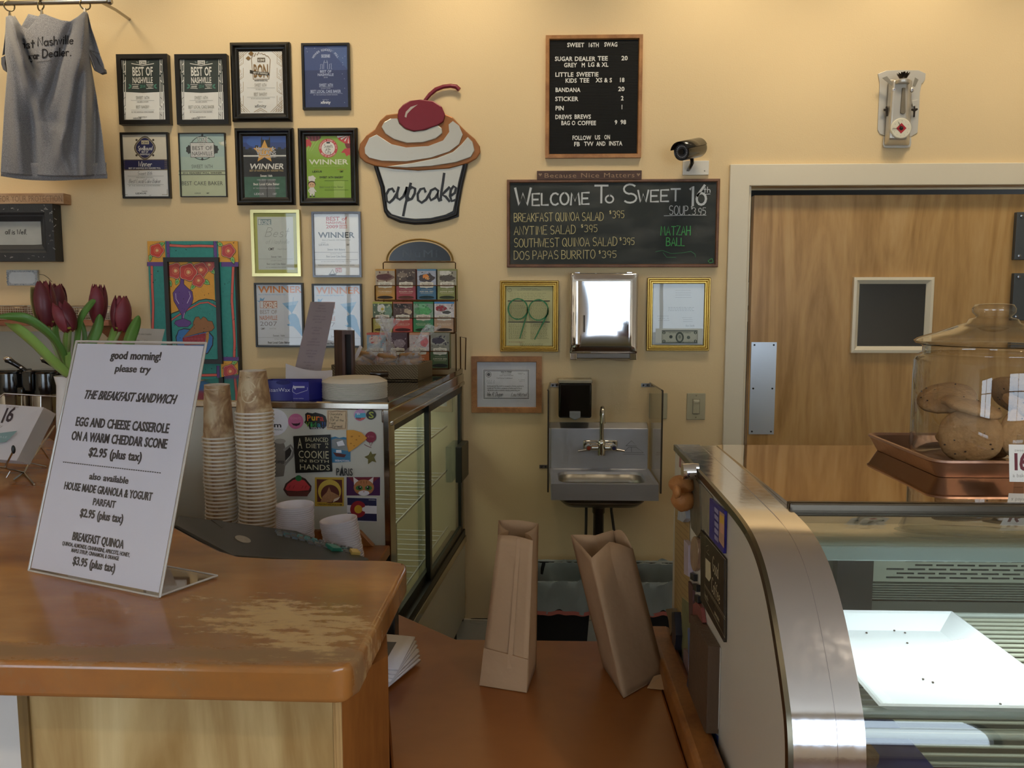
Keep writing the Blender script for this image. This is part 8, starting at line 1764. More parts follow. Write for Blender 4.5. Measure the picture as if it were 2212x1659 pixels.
for _ in range(26):
    x, y = rr.choice(((rr.uniform(0, 100), rr.uniform(443, 456)), (rr.uniform(0, 100), rr.uniform(550, 562)), (rr.uniform(104, 119), rr.uniform(445, 560))))
    ar.ln([(x, y), (x+rr.uniform(-4, 5), y+rr.uniform(-3, 3)), (x+rr.uniform(-3, 7), y+rr.uniform(-3, 4))], rr.uniform(.5, 1.3), m_chip2, rag=.5)
build(ar.g, 'paint_chips', t, smooth='raw')
ar = Art((a.x, WY-.03, a.z), (1, 0, 0), (0, 0, -1), (0, -1, 0)); ar.rect(-45, 462, 105, 546, m_dst); ar.pol([(-40, 478), (40, 477), (88, 476), (91, 528), (50, 530), (-40, 531)], K('#B4B6B2', .6, var=.12, vs=20))
ar.hand('all is Well.', 11, 506, 10, K('#2A2A2C', .6), lw=.15, wd=48, shear=.15); ar.out(t, 'card')
a, b = PY(13, 583, WY-.015), PY(82, 617, WY-.015)
t = thing('ornate_plaque', (a.x, WY, b.z), 'small white plaque with a mottled grey ornamental border', 'plaque')
build(MB().box((a.x, WY-.015, b.z), (b.x, WY, a.z), K('#CDD0CE', .4)), 'tile', t, bevel=.002)
ar = Art((a.x, WY-.0152, a.z), (1, 0, 0), (0, 0, -1), (0, -1, 0)); ar.rect(14, 584, 81, 616, K('#B9BEC2', .4, var=.1, vs=150)); rr = random.Random(8)
for i in range(70):
    s_ = i/70*200; x, y = ((16+s_, 587) if s_ < 62 else (79, 587+(s_-62)) if s_ < 90 else (79-(s_-90), 613) if s_ < 152 else (16, 613-(s_-152)*.55)); ar.ell(x+rr.uniform(-2, 2), y+rr.uniform(-2, 2), rr.uniform(.8, 2), rr.uniform(.5, 1.5), K('#8A94A0', .4), n=7, rot=rr.uniform(0, 3))
ar.pol([(26, 588), (70, 588), (76, 594), (76, 608), (70, 613), (26, 613), (20, 608), (20, 594)], K('#D9DFE2', .35)); ar.out(t, 'ornament')
build(MB().tube([PY(85, 593, WY-.02), PY(95, 594, WY-.03), PY(104, 600, WY-.04), PY(112, 609, WY-.05)], .0012, 6, K('#6A5E48', .5)), 'wire_loop', t)
# ================================================================== WALL SHELF WITH WIRE BASKETS
SHZ = PY(100, 692, 3.22).z; sxr = PY(243, 695, 3.25).x
m_cedar = wood('reddish_shelf', '#8A4E34', '#B0714E', (1, 4, 4), .4, dist=.6)
t = thing('wall_shelf', (-2.2, WY, SHZ-.1), 'reddish wooden wall shelf at the left holding wire baskets of small packets', 'shelf')
build(MB().box((XL, 3.22, SHZ-.022), (sxr, WY-.001, SHZ), m_cedar), 'board', t, bevel=.002)
q = PY(232, 712, 3.3); build(MB().prism([(q.x-.02, 3.25, SHZ-.022), (q.x-.02, WY, SHZ-.022), (q.x-.02, WY, SHZ-.12), (q.x-.02, WY-.03, SHZ-.12), (q.x-.02, 3.27, SHZ-.04)], (.022, 0, 0), m_cedar), 'bracket', t, bevel=.002)
m_ww = metal('white_wire', '#D6D4CE', .35)
def wbasket(px0, px1, lab, cont, ztop=660, ex=0):
    a, b = PY(px0, 690, 3.24), PY(px1, 690, 3.24); zt = PY(px0, ztop, 3.24).z; x0, x1 = a.x, b.x
    t = thing('wire_basket', ((x0+x1)/2, 3.30, SHZ+.001), lab, 'wire basket', 'wire baskets on the wall shelf')
    z0 = SHZ+.003; y1 = 3.40; mb = MB()
    for z in (z0, zt): mb.tube([(x0, 3.24, z), (x1, 3.24, z), (x1, y1, z), (x0, y1, z)], .0016 if z == z0 else .0028, 5, m_ww, closed=True)
    n = max(3, round((x1-x0)/.0095))
    for i in range(n+1): x = x0+(x1-x0)*i/n; mb.tube([(x, 3.24, z0), (x, 3.24, zt)], .0009, 4, m_ww, cap=False)
    nz_ = max(3, round((zt-z0)/.0095))
    for i in range(1, nz_): z = z0+(zt-z0)*i/nz_; mb.tube([(x0, 3.24, z), (x1, 3.24, z), (x1, y1, z)], .0009, 4, m_ww, cap=False)
    for i in range(15): y = 3.24+.16*i/15; mb.tube([(x1, y, z0), (x1, y, zt)], .0009, 4, m_ww, cap=False)
    build(mb, 'wire_mesh', t)
    for i, (col, nm, lb) in enumerate(cont):
        w_ = (x1-x0)/len(cont); xx = x0+w_*(i+.5); r_ = random.Random(int(px0)+i); zz = SHZ+.004
        def fn(u, v, xx=xx, w_=w_, i=i):
            a_ = 2*PI*u; bb = PI*v-PI/2; k = 1+.2*noise.noise(Vector((math.cos(a_)*2, math.sin(a_)*2, v*3+i+px0))); return (xx+w_*.48*k*math.cos(a_)*math.cos(bb)**.5 if math.cos(bb) > 0 else xx, 3.31+.055*k*math.sin(a_)*(math.cos(bb)**.5 if math.cos(bb) > 0 else 0), zz+(zt-z0)*(.42+.06*r_.random())*(1+math.sin(bb)))
        o = build(MB().grid(fn, 16, 10, K(col, .6, var=.25, vs=50), True), nm, smooth=30); tag(o, lb, 'packet')
wbasket(-30, 54, 'leftmost wire mesh basket on the wall shelf, brown paper packets inside', [('#8A6A4A', 'paper_packet', 'brown crumpled packet in the leftmost wire basket'), ('#7A5A3E', 'paper_packet', 'dark brown crumpled packet at the right end of the leftmost wire basket')], 661)
wbasket(62, 94, 'small wire basket on the wall shelf just left of the tulip heads', [('#A0805C', 'paper_packet', 'tan crumpled packet in the small basket left of the tulip heads')], 661)
wbasket(98, 150, 'wire basket on the wall shelf hidden mostly behind the left tulips', [('#9A8464', 'paper_packet', 'packet behind the left tulip heads in a wire basket')], 661)
wbasket(157, 200, 'wire basket with pale packets on the wall shelf between the tulips', [('#D9CFA4', 'paper_packet', 'pale yellow packet in the basket between the tulip groups'), ('#B8B0B4', 'paper_packet', 'pale grey packet in the basket between the tulip groups')], 664)
wbasket(204, 242, 'rightmost wire basket on the wall shelf, behind the two right tulips', [('#D8CCC0', 'paper_packet', 'whitish packet in the rightmost wire basket on the shelf')], 662)

# ================================================================== AIRPOTS
m_ab = K('#0E0F12', .12, coat=.6); m_as = metal('airpot_steel', '#CDCBC8', .09, None, wav=.04, ws=3)
def airpot(px, lab):
    Y = 3.12; c = PY(px, 850, Y); X = c.x; z0 = .911; zt = PY(px, 848, Y).z; r = .072
    t = thing('airpot', (X, Y, z0), lab, 'airpot', 'black-topped steel airpots')
    build(MB().lathe([(r*.9, 0), (r, .01), (r, zt-z0)], 40, (X, Y, z0), m_as), 'steel_body', t, smooth=40)
    build(MB().lathe([(r*.9, -.002), (r*1.03, .002), (r*1.03, .014), (r*.98, .02)], 40, (X, Y, z0), m_ab), 'base_ring', t, smooth=40)
    z1 = PY(px, 805, Y).z; build(MB().lathe([(r*1.02, 0), (r*1.04, .012), (r*.98, (z1-zt)), (r*.8, (z1-zt)+.006), (.0001, (z1-zt)+.008)], 40, (X, Y, zt), m_ab), 'top_collar', t, smooth=40)
    build(MB().box((X-.058, Y-.085, zt+.012), (X-.022, Y+.02, z1+.012), m_ab), 'pump_spout', t, bevel=.006, smooth=40)
    build(MB().box((X-.074, Y-.095, zt-.004), (X-.05, Y-.02, zt+.03), m_ab), 'spout_tip', t, bevel=.005, smooth=40)
    build(MB().box((X-.05, Y-.05, z1+.0), (X+.05, Y+.05, z1+.014), m_ab), 'pump_housing', t, bevel=.005, smooth=40)
    ha, hb_ = PY(px+26, 802, Y), PY(px-10, 778, Y-.02)
    build(MB().tube([ha, ha.lerp(hb_, .25)+Vector((0, 0, .002)), ha.lerp(hb_, .7), hb_, hb_+Vector((-.014, 0, -.001))], [.010, .009, .010, .013, .009], 12, m_ab), 'lever', t, smooth=60)
    build(MB().ball(hb_+Vector((-.004, -.004, .006)), (.017, .012, .009), m_mchrome, 14, 8), 'lever_cap', t, smooth=60)
    build(MB().ball(ha.lerp(hb_, .2)+Vector((0, -.010, .006)), (.008, .006, .006), m_mchrome, 10, 6), 'hinge_pin', t, smooth=60)
    build(MB().prism([(X+r*.9, Y-.02, zt+.05), (X+r*1.55, Y-.02, zt-.012), (X+r*1.5, Y-.02, zt-.03), (X+r*.8, Y-.02, zt+.015)], (0, .04, 0), m_ab), 'carry_handle', t, bevel=.004)
airpot(30, 'left coffee airpot with black top and steel body, behind the card holder')
airpot(109, 'right coffee airpot with black top, half hidden by the menu sign and tulips')

# ================================================================== POSTCARD HOLDER
m_cw = metal('holder_chrome', '#BDB9B4', .15); m_card = K('#E4E0E6', .55, var=.01)
CYb = 1.86; zc0 = ZC
def Cp(px, py, Y): return PY(px, py, Y)
BR, TR, TL_2, BL_ = Cp(36, 995, 1.80), Cp(95, 879, 1.93), Cp(-70, 868, 1.84), Cp(-125, 984, 1.71)
nrm = (BL_-BR).cross(TR-BR).normalized(); nrm = nrm if nrm.y < 0 else -nrm
stp = Cp(65, 1003, 1.86)-BR; stT = Cp(121, 893, 2.0)-TR
t0 = thing('card_holder', (BR.x, BR.y, ZC), 'chrome wire holder on the counter with a thick stack of postcards', 'card holder')
f_ = lambda p, z=ZC+.003: Vector((p.x, p.y, z))
mb = MB(); lipL, lipR = Cp(14, 1005, 1.79), Cp(51, 1018, 1.86)
up1 = Cp(28, 975, 1.77)
mb.tube([up1, Cp(11, 1009, 1.78), Cp(14, 1012, 1.785), Cp(52, 1021, 1.85), Cp(62, 1003, 1.90), Cp(118, 920, 2.02)], .0022, 8, m_cw)
mb.tube([Cp(22, 1018, 1.80), PZ(14, 1032, ZC+.003)], .002, 6, m_cw); mb.tube([Cp(52, 1021, 1.85), PZ(74, 1046, ZC+.003)], .0022, 6, m_cw); mb.tube([Cp(50, 1021, 1.85), PZ(30, 1036, ZC+.003)], .002, 6, m_cw)
mb.tube([Cp(84, 960, 1.97), PZ(104, 990, ZC+.003)], .002, 6, m_cw); mb.tube([Cp(63, 1000, 1.9), PZ(100, 1008, ZC+.003)], .002, 6, m_cw); mb.tube([Cp(-120, 1000, 1.7), Cp(12, 1010, 1.78)], .0022, 6, m_cw)
build(mb, 'wire_frame', t0, smooth=60)
mb = MB(); mb.tube([Cp(-60, 905, 2.02), Cp(9, 850, 2.05), Cp(133, 857, 2.12), Cp(133, 950, 2.1)], .002, 8, m_cw); mb.tube([Cp(47, 852, 2.08), Cp(47, 960, 2.05)], .0018, 6, m_cw); mb.tube([Cp(88, 854, 2.1), Cp(88, 960, 2.08)], .0018, 6, m_cw); build(mb, 'back_wires', t0, smooth=60)
build(MB().ball(Cp(29, 971, 1.765), (.0045, .0045, .010), K('#1A2428', .3), 12, 8), 'rubber_tip', t0, smooth=60)
NC = 12
for i in range(NC):
    s = i/(NC-1); o_ = stp*s; oT = stT*s
    q = [BL_+o_, BR+o_, TR+oT+Vector((0, 0, -.001*random.random())), TL_2+oT]
    mb = MB()
    for p in q: pass
    mb.prism(q, -nrm*.0014, m_card if i == 0 else K('#CFC8C6', .6, var=.05, vs=8)); o = build(mb, 'postcard')
    tag(o, 'front postcard with dark lettering and a teal strip in the chrome holder' if i == 0 else 'postcard, %s from the front in the chrome holder' % ordinal(i+1), 'postcard', 'postcards in the chrome holder')
    if i == 0:
        ar = Art(TL_2+nrm*.0003, TR-TL_2, BL_-TL_2, nrm)
        DK_ = K('#4A4048', .5); TEAL = K('#8FAEB2', .5)
        ar.pol([(-110, 963), (53, 967), (38, 993), (-122, 982)], TEAL)
        h_ = (BR-TR).length; 
        for c, x in (('1', 12), ('6', 24)): 
            u, v = ar.uv(x+3, 938); ar.txt(c, u, v, .050, DK_, raw=True, bold=True, xs=.42)
        u, v = ar.uv(26, 902); ar.txt('Sweet', u, v, .008, K('#B8B0B0'), raw=True); u, v = ar.uv(2, 947); ar.txt('bakery', u, v, .009, K('#B8B0B0'), raw=True)
        u, v = ar.uv(3, 974); ar.txt('EAST NASHVILLE', u, v, .006, K('#C8D8DA'), raw=True)
        ar.out(o, 'printed_face')

# ================================================================== TULIPS
VX = PY(150, 900, 1.72)
t = thing('flower_vase', (VX.x, 1.72, ZC), 'small white vase of tulips, nearly hidden behind the menu sign', 'vase')
zv = PY(150, 812, 1.72).z-ZC
build(MB().lathe([(.0001, 0), (.028, 0), (.032, .01), (.026, zv*.6), (.022, zv-.02), (.026, zv), (.023, zv), (.019, zv-.02), (.022, zv*.5), (.0001, .01)], 32, (VX.x, 1.72, ZC), K('#DEDCDA', .2, coat=.4)), 'vase', t, smooth=50)
m_tul = K('#641C2A', .5, var=.35, vs=35, coat=.1); m_tul2 = K('#7C2C38', .5, var=.3, vs=30); m_tg = K('#A8A04A', .5); m_st = K('#8FA06A', .5, var=.1); m_lf = K('#5E8C40', .42, var=.15, vs=12); m_lf2 = K('#8CB35A', .42, var=.12, vs=12)
neck = PY(152, 800, 1.72)
def tulip(cx_, cy_, w_, h_, tilt, Y, seed, lab, open_=.5, green=False):
    base = PY(cx_-math.sin(tilt)*h_*.5, cy_+math.cos(tilt)*h_*.5, Y); s = Y/1740
    t = thing('tulip', base, lab, 'flower', 'dark red tulips in the vase'); R_ = w_*s/2; Hh = h_*s
    ax = Matrix.Rotation(tilt, 4, 'Y'); rr = random.Random(seed)
    for k in range(6):
        inner = k >= 3; a0 = 2*PI*(k % 3)/3+(PI/3 if inner else 0)+seed*.7; sc_ = (.86 if inner else 1)*rr.uniform(.93, 1.05); lean = rr.uniform(-.1, .15)*open_
        def fn(u, v, a0=a0, sc_=sc_, inner=inner, lean=lean):
            pr = math.sin(PI*min(1, .12+v*.74))**.6; r = R_*sc_*(pr*(.98 if not inner else .85)+lean*v*v)
            wd_ = 1.12*((math.sin(PI*min(.5, .12+.7*v)))**.6 if v < .55 else max(.03, 1-((v-.55)/.46)**2)**.5)
            a = a0+(u-.5)*2*wd_; bulge = 1-.10*abs(2*u-1)**2; z = Hh*(v*.98+.02*math.sin(u*9+seed))-Hh*.06*abs(2*u-1)**2*v
            p = Vector((r*bulge*math.cos(a), r*bulge*math.sin(a), z)); return base+(ax @ p)
        build(MB().grid(fn, 12, 14, m_tul if k % 2 == 0 else m_tul2), 'petal', t, solid=.0009, smooth=70)
    def fb(u, v):
        a = 2*PI*u; r = R_*(.15+.55*v)*.98; return base+(ax @ Vector((r*math.cos(a), r*math.sin(a), Hh*.13*v-.0015)))
    build(MB().grid(fb, 18, 4, m_tg, True), 'petal_base', t, smooth=60)
    if green:
        build(MB().grid(lambda u, v: base+(ax @ Vector((-R_*(.55+.55*math.sin(PI*(.2+.6*v))), -R_*.5+R_*.8*u, Hh*(.12+.75*v)))), 4, 10, K('#A59C60', .5, var=.3, vs=30)), 'petal', t, solid=.0009, smooth=60)['label'] = 'yellow-green outer petal'
    b2 = PY(150+(cx_-150)*.35, 790, 1.72); mid = base.lerp(b2, .5)+Vector(((cx_-150)*.00006, 0, 0)); 
    build(MB().tube([base+Vector((0, 0, .002)), base.lerp(mid, .6)+Vector(((cx_-150)*.00003, 0, -.004)), mid, b2, neck.lerp(b2, .2), neck+Vector((0, 0, -.06))], .0032, 8, m_st), 'stem', t, smooth=60)
tulip(101, 655, 46, 102, -.10, 1.73, 1, 'leftmost and tallest dark red tulip with a yellow-green outer petal', 1, True)
tulip(124, 652, 42, 82, .08, 1.80, 2, 'dark tulip behind the leftmost one, its tips spreading right', .8)
tulip(141, 683, 46, 68, -.32, 1.66, 3, 'small tulip tilted left, lowest of the left group', .6)
tulip(214, 655, 42, 84, .06, 1.72, 4, 'dark upright tulip in the middle right, above the left edge of the shelf bracket', .7)
tulip(264, 676, 44, 78, .08, 1.70, 5, 'rightmost closed egg-shaped dark red tulip', -.3)
def leaf(path, wid, Y0, Y1, m, lab, tw=.3):
    pts = [PY(x, y, Y0+(Y1-Y0)*i/(len(path)-1)) for i, (x, y) in enumerate(path)]
    def cr(s):
        n = len(pts)-1; s = s*n; k = min(int(s), n-1); f = s-k; a, b, c, d = pts[max(k-1, 0)], pts[k], pts[k+1], pts[min(k+2, n)]
        return .5*((2*b)+(c-a)*f+(2*a-5*b+4*c-d)*f*f+(3*b-a-3*c+d)*f**3)
    def fn(u, v):
        p = cr(v); q = cr(min(1, v+.02))-cr(max(0, v-.02)); q.normalize(); sd = q.cross(Vector((0, 1, 0))).normalized(); w_ = wid/1740*Y0*(math.sin(PI*min(1, .16+.84*v))**.75 if v < 1 else 0)
        e = 2*u-1; return p+sd*(e*w_*.5)+Vector((0, 1, 0))*(abs(e)*w_*.35-.2*w_*math.sin(v*3))+Vector((0, tw*e*w_*math.sin(v*4), 0))
    return build(MB().grid(fn, 6, 24, m), 'leaf', LT, solid=.0008, smooth=70)
LT = thing('tulip_leaves', neck, 'long green tulip leaves fanning from the vase, two drooping far left', 'leaves')
leaf([(150, 808), (120, 740), (70, 695), (30, 684), (-10, 684)], 26, 1.70, 1.62, m_lf, '')
leaf([(147, 812), (110, 780), (66, 735), (30, 706), (10, 697)], 34, 1.66, 1.56, m_lf2, '')
leaf([(150, 812), (143, 770), (142, 735), (147, 700)], 26, 1.68, 1.72, m_lf2, '')
leaf([(150, 810), (130, 760), (118, 720), (122, 690)], 22, 1.74, 1.78, m_lf, '')
leaf([(156, 790), (164, 740), (172, 690), (196, 655), (207, 650)], 20, 1.70, 1.66, m_lf, '')
leaf([(170, 800), (190, 750), (208, 710), (216, 678)], 34, 1.72, 1.70, m_lf, '')
leaf([(165, 800), (175, 760), (182, 730), (176, 690)], 16, 1.74, 1.74, m_lf, '')
leaf([(200, 800), (225, 760), (240, 735), (244, 705)], 30, 1.70, 1.74, m_lf2, '')
leaf([(225, 810), (262, 770), (283, 720), (300, 681)], 36, 1.68, 1.64, m_lf, '')
leaf([(168, 800), (172, 770), (160, 745)], 22, 1.66, 1.68, m_lf2, '')

# ================================================================== MENU SIGN (front, slanted acrylic)
def acrylic(BLp, BRp, TLp, TRp, zb, hgt, lab, name='menu_sign', foot=.085):
    """leaning acrylic sheet; bottom corners on the counter, the lean solved so that the top left corner meets its ray"""
    L, R_ = PZ(*BLp, zb), PZ(*BRp, zb); e = (R_-L).normalized(); bk = Vector((-e.y, e.x, 0)); bk = bk if bk.y > 0 else -bk
    r = ray(*TLp); best = None
    for i in range(400):
        tau = math.radians(-5+i*.1); d_ = bk*math.sin(tau)+Vector((0, 0, 1))*math.cos(tau)
        # closest approach between ray and line L + h d
        w0_ = EYE-L; a, b, c, dd, ee = r.dot(r), r.dot(d_), 1, r.dot(w0_), d_.dot(w0_); den = a*c-b*b; sr = (b*ee-c*dd)/den; h = (a*ee-b*dd)/den
        gap = ((EYE+r*sr)-(L+d_*h)).length
        if best is None or gap < best[0]: best = (gap, tau, h, d_)
    return L, R_, e, bk, best
L, R_, e, bk, best = acrylic((62, 1232), (345, 1290), (165, 737), (445, 741), ZC+.001, 0, '')
gap, tau, hh, up = best
TLc, TRc = PP(165, 737, L, e.cross(up).normalized()), PP(445, 741, L, e.cross(up).normalized())
nrm = e.cross(up).normalized(); nrm = nrm if nrm.y < 0 else -nrm
t = thing('menu_sign', (L+R_)/2, 'large slanted clear acrylic sign with the white breakfast menu sheet, front left', 'menu sign')
W_ = (R_-L).length; up_l = (TLc-L); 
m_sheet = K('#E6E5F2', .5, var=.005); m_ac = glass('sign_acrylic', (.985, .985, .99), 1.5, .012, .9, .012); m_ace = K('#CFC8C0', .12, coat=.6, var=.1)
e2 = (TRc-TLc)
cs = [L, R_, TRc, TLc]
def bil(u, v): return (TLc.lerp(TRc, u)).lerp(L.lerp(R_, u), v)
build(MB().prism([bil(.012, .988)-nrm*.0005, bil(.985, .985)-nrm*.0005, bil(.985, .012)-nrm*.0005, bil(.012, .010)-nrm*.0005], nrm*-.0006, m_sheet), 'paper_sheet', t)
build(MB().prism([p+nrm*.002 for p in cs], nrm*-.0016, m_ac), 'front_sheet', t)
build(MB().prism([p-nrm*.0018 for p in cs], nrm*-.0016, m_ac), 'back_sheet', t)
mb = MB()
for p, q in ((L, TLc), (TLc, TRc), (TRc, R_), (L, R_)): mb.tube([p-nrm*.0003, q-nrm*.0003], .0019, 6, m_ace)
build(mb, 'polished_edge', t)
F1, F2 = PZ(470, 1246, ZC+.0015), L+(PZ(470, 1246, ZC+.0015)-R_)
build(MB().prism([L, R_, F1, F2], (0, 0, .0022), glass('foot_acrylic', (.93, .92, .9), 1.6, .02, 1.2, .05)), 'foot', t)
build(MB().tube([R_+Vector((0, 0, .002)), F1+Vector((0, 0, .002))], .0016, 6, m_ace), 'foot_edge', t); build(MB().tube([F1+Vector((0, 0, .002)), F2+Vector((0, 0, .002))], .0014, 6, m_ace), 'foot_edge', t)
def smap2(u, v, k):      # u,v as fractions of the sheet
    return bil(u, v)+nrm*(k-.0003)
class FA(Art):
    def uv(s, px, py): return (px, py)
HG = (TLc-L).length; WG = W_
ar = FA((0, 0, 0), (1, 0, 0), (0, 0, 1), (0, -1, 0), off=.00002, mapper=lambda u, v, k: smap2(u/WG, v/HG, k))
ink = K('#2B2A33', .5)
# find sheet fractions of a photo pixel
def frac(px, py):
    P_ = PP(px, py, L, nrm); u = v = .5
    for _ in range(30):
        p = bil(u, v); du = (bil(u+.01, v)-bil(u-.01, v))/.02; dv = (bil(u, v+.01)-bil(u, v-.01))/.02; r = P_-p
        u += r.dot(du)/du.length_squared*.9; v += r.dot(dv)/dv.length_squared*.9
    return u, v
for s, xl, yl, xr, yr, hp, sh in (('good morning!', 238, 775, 347, 778, 18, 0), ('please try', 247, 803, 323, 805, 16, .06), ('THE BREAKFAST SANDWICH', 179, 861, 377, 872, 20, .28), ('EGG AND CHEESE CASSEROLE', 162, 918, 363, 937, 21, 0), ('ON A WARM CHEDDAR SCONE', 153, 949, 359, 970, 21, 0), ('$2.95 (plus tax)', 190, 985, 305, 996, 20, 0),
    ('also available', 192, 1034, 276, 1046, 15, 0), ('HOUSE MADE GRANOLA & YOGURT', 137, 1057, 327, 1081, 18, 0), ('PARFAIT', 199, 1091, 248, 1097, 16, 0), ('$2.95 (plus tax)', 171, 1117, 265, 1128, 19, 0), ('BREAKFAST QUINOA', 154, 1170, 266, 1181, 19, 0), ('QUINOA, ALMONDS, CRANRAISINS, APRICOTS, HONEY,', 133, 1180, 280, 1200, 9, 0), ('MAPLE SYRUP, CINNAMON, & ORANGE', 153, 1193, 256, 1210, 9, 0), ('$3.95 (plus tax)', 155, 1222, 248, 1233, 19, 0)):
    (u0, v0), (u1, v1) = frac(xl, yl), frac(xr, yr); _, vt = frac((xl+xr)/2, (yl+yr)/2-hp); vm = (v0+v1)/2; cap_ = (vm-vt)*HG
    ar.txt(s, (u0+u1)/2*WG, vm*HG, cap_, ink, wd=(u1-u0)*WG, bold=True, raw=True, shear=sh, fat=.038); x = 0
    # the text tool stretches to that width in raw units
(u0, v0), (u1, v1) = frac(136, 998), frac(349, 1023)
for i in range(44): ar.rect((u0+(u1-u0)*i/44)*WG, v0*HG-.0007, (u0+(u1-u0)*(i+.68)/44)*WG, v0*HG+.0007, ink, raw=True, to=ar.t)
build(ar.t, 'lettering', t, smooth='raw')
# second small acrylic sign behind
a_, b_2, c_2, d_2 = PY(275, 790, 1.95), PY(336, 790, 1.95), PY(356, 711, 2.0), PY(289, 709, 2.0)
t = thing('menu_sign', Vector((a_.x, 1.95, ZC)), 'small acrylic sign behind the big menu sign, beside the right tulip', 'menu sign')
lowL, lowR = a_+(a_-d_2)*2.4, b_2+(b_2-c_2)*2.4
f = (a_.z-ZC-.002)/(d_2.z-a_.z); lowL, lowR = a_+(a_-d_2)*f, b_2+(b_2-c_2)*f
n2 = (b_2-a_).cross(d_2-a_).normalized(); n2 = n2 if n2.y < 0 else -n2
build(MB().prism([lowL, lowR, c_2, d_2], n2*-.0006, K('#D6D2CA', .5)), 'paper_sheet', t); build(MB().prism([p+n2*.002 for p in (lowL, lowR, c_2, d_2)], n2*-.0014, m_ac), 'front_sheet', t)
ar = Art(d_2+n2*.0006, c_2-d_2, a_-d_2, n2); ar.txt('Sweet 16th makes breakfast', 305, 722, 4, K('#6A645E'), wd=37); ar.txt('Tuesday', 293, 736.5, 4, K('#6A645E'), wd=11); ar.txt('7-11', 313, 736.5, 4, K('#6A645E'), wd=7)
for i in range(6): ar.txt('Saturday', 292, 750+i*13, 4, K('#6A645E'), wd=11); ar.txt('8-12', 313, 750+i*13, 4, K('#6A645E'), wd=7)
build(ar.t, 'lettering', t, smooth='raw')

# ================================================================== MAGNETS ON THE CASE SIDE
CN = Vector((-1, 0, 0))
def smag(name, label, cat, pts, m, th=.003, draw=None, group=None, bev=.0006):
    P_ = [PX(x, y, XC-.0005) for x, y in pts]; c = sum(P_, Vector())/len(P_)
    t = thing(name, c, label, cat, group); build(MB().prism(P_, (-th, 0, 0), m), 'body', t, bevel=bev)
    if draw:
        ar = Art((XC-.0005-th-.0002, 1.2, 1.2), (0, -1, 0), (0, 0, -1), CN, off=.00005); draw(ar, th); ar.out(t, 'face')
    return t
# positions on this steep plane are read in photo pixels
BRN = K('#2A2116', .4); CRM = K('#C6BD9C', .45)
def dg(ar, th):
    ar.ln([(1523, 1156), (1568, 1210), (1566, 1378), (1522, 1290)], 1.2, CRM, closed=True); ar.ln([(1522, 1262), (1567, 1335)], .9, CRM); ar.ln([(1522, 1266), (1567, 1340)], .6, CRM)
    ar.pol([(1524, 1205), (1535, 1216), (1536, 1248), (1532, 1256), (1524, 1246)], CRM); ar.ln([(1525, 1180), (1530, 1178), (1531, 1188), (1526, 1192), (1532, 1200)], 1, CRM)
    for s, y, z, h, w in (('Good', 1546, 1222, 17, 24), ('Coffee', 1544, 1256, 17, 27)):
        pass
    k = .00052
    for s, px, py, h in (('Good', 1539, 1232, .020), ('Coffee', 1537, 1276, .020), ('keeps the', 1523, 1287, .0065), ('conversation', 1544, 1326, .0065)):
        u, v = ar.uv(px, py); ar.hand(s, u, v, h, CRM, lw=.09, raw=True, al='l', xs=.5)
smag('coffee_sign', 'dark brown sign on the case side with cream words Good Coffee and a cup', 'sign', [(1519, 1144), (1571, 1208), (1570, 1388), (1519, 1297)], BRN, .004, dg)
def dp(ar, th): ar.pol([(1554, 1103), (1565, 1112), (1564, 1185), (1553, 1168)], K('#C09A80', .5, var=.25, vs=60)); ar.pol([(1555, 1110), (1564, 1118), (1563, 1138), (1554, 1130)], K('#D8B04A')); ar.pol([(1556, 1128), (1563, 1134), (1563, 1155), (1556, 1150)], K('#D8A488')); [ar.pol([(1543.5, 1094+i*15), (1552, 1103+i*15), (1552, 1113+i*15), (1543.5, 1104+i*15)], K('#9A98C0', .5)) for i in range(5)]
smag('photo_magnet', 'blue framed photo magnet near the top of the case side', 'magnet', [(1539, 1076), (1571, 1104), (1569, 1196), (1538, 1160)], K('#30288A', .4), .004, dp)
smag('photo_print', 'grey photo print stuck on the case side above the coffee sign', 'photograph', [(1504, 1030), (1541, 1074), (1539, 1160), (1521, 1142), (1520, 1152), (1500, 1130), (1497, 1060)], K('#8E8874', .5, var=.35, vs=35), .0015)
smag('photo_print', 'brown and white crumpled photo print at the upper middle of the case side', 'photograph', [(1488, 1010), (1504, 1030), (1516, 1045), (1519, 1150), (1512, 1160), (1498, 1140), (1494, 1060)], K('#6E6450', .5, var=.6, vs=60), .004)
smag('red_sticker', 'small red and white sticker at the top back corner of the case side', 'sticker', [(1469, 985), (1480, 996), (1483, 1019), (1468, 1008)], K('#9A5A54', .5, var=.3, vs=90), .001, lambda ar, th: ar.pol([(1471.5, 992), (1478, 998), (1479, 1012), (1471, 1006)], K('#C8B8A8', var=.2)))
smag('photo_print', 'pale brown photo print below the small red sticker', 'photograph', [(1464, 1030), (1490, 1044), (1490, 1080), (1463, 1062)], K('#8A6A54', .5, var=.3, vs=50), .001)
c = PX(1484, 1019, XC-.018); t = thing('clip_magnet', c, 'round chrome clip magnet near the top back of the case side', 'magnet')
build(MB().lathe([(.0001, -.007), (.012, -.007), (.013, 0), (.012, .012), (.0001, .013)], 20, c, m_mchrome, 'x'), 'clip_body', t, smooth=40)
c = PX(1496, 1010, XC-.010); t = thing('clip_magnet', c, 'small chrome clip magnet right of the round chrome one', 'magnet'); build(MB().lathe([(.0001, -.006), (.006, -.006), (.007, 0), (.006, .009)], 16, c, m_mchrome, 'x'), 'clip_body', t, smooth=40)
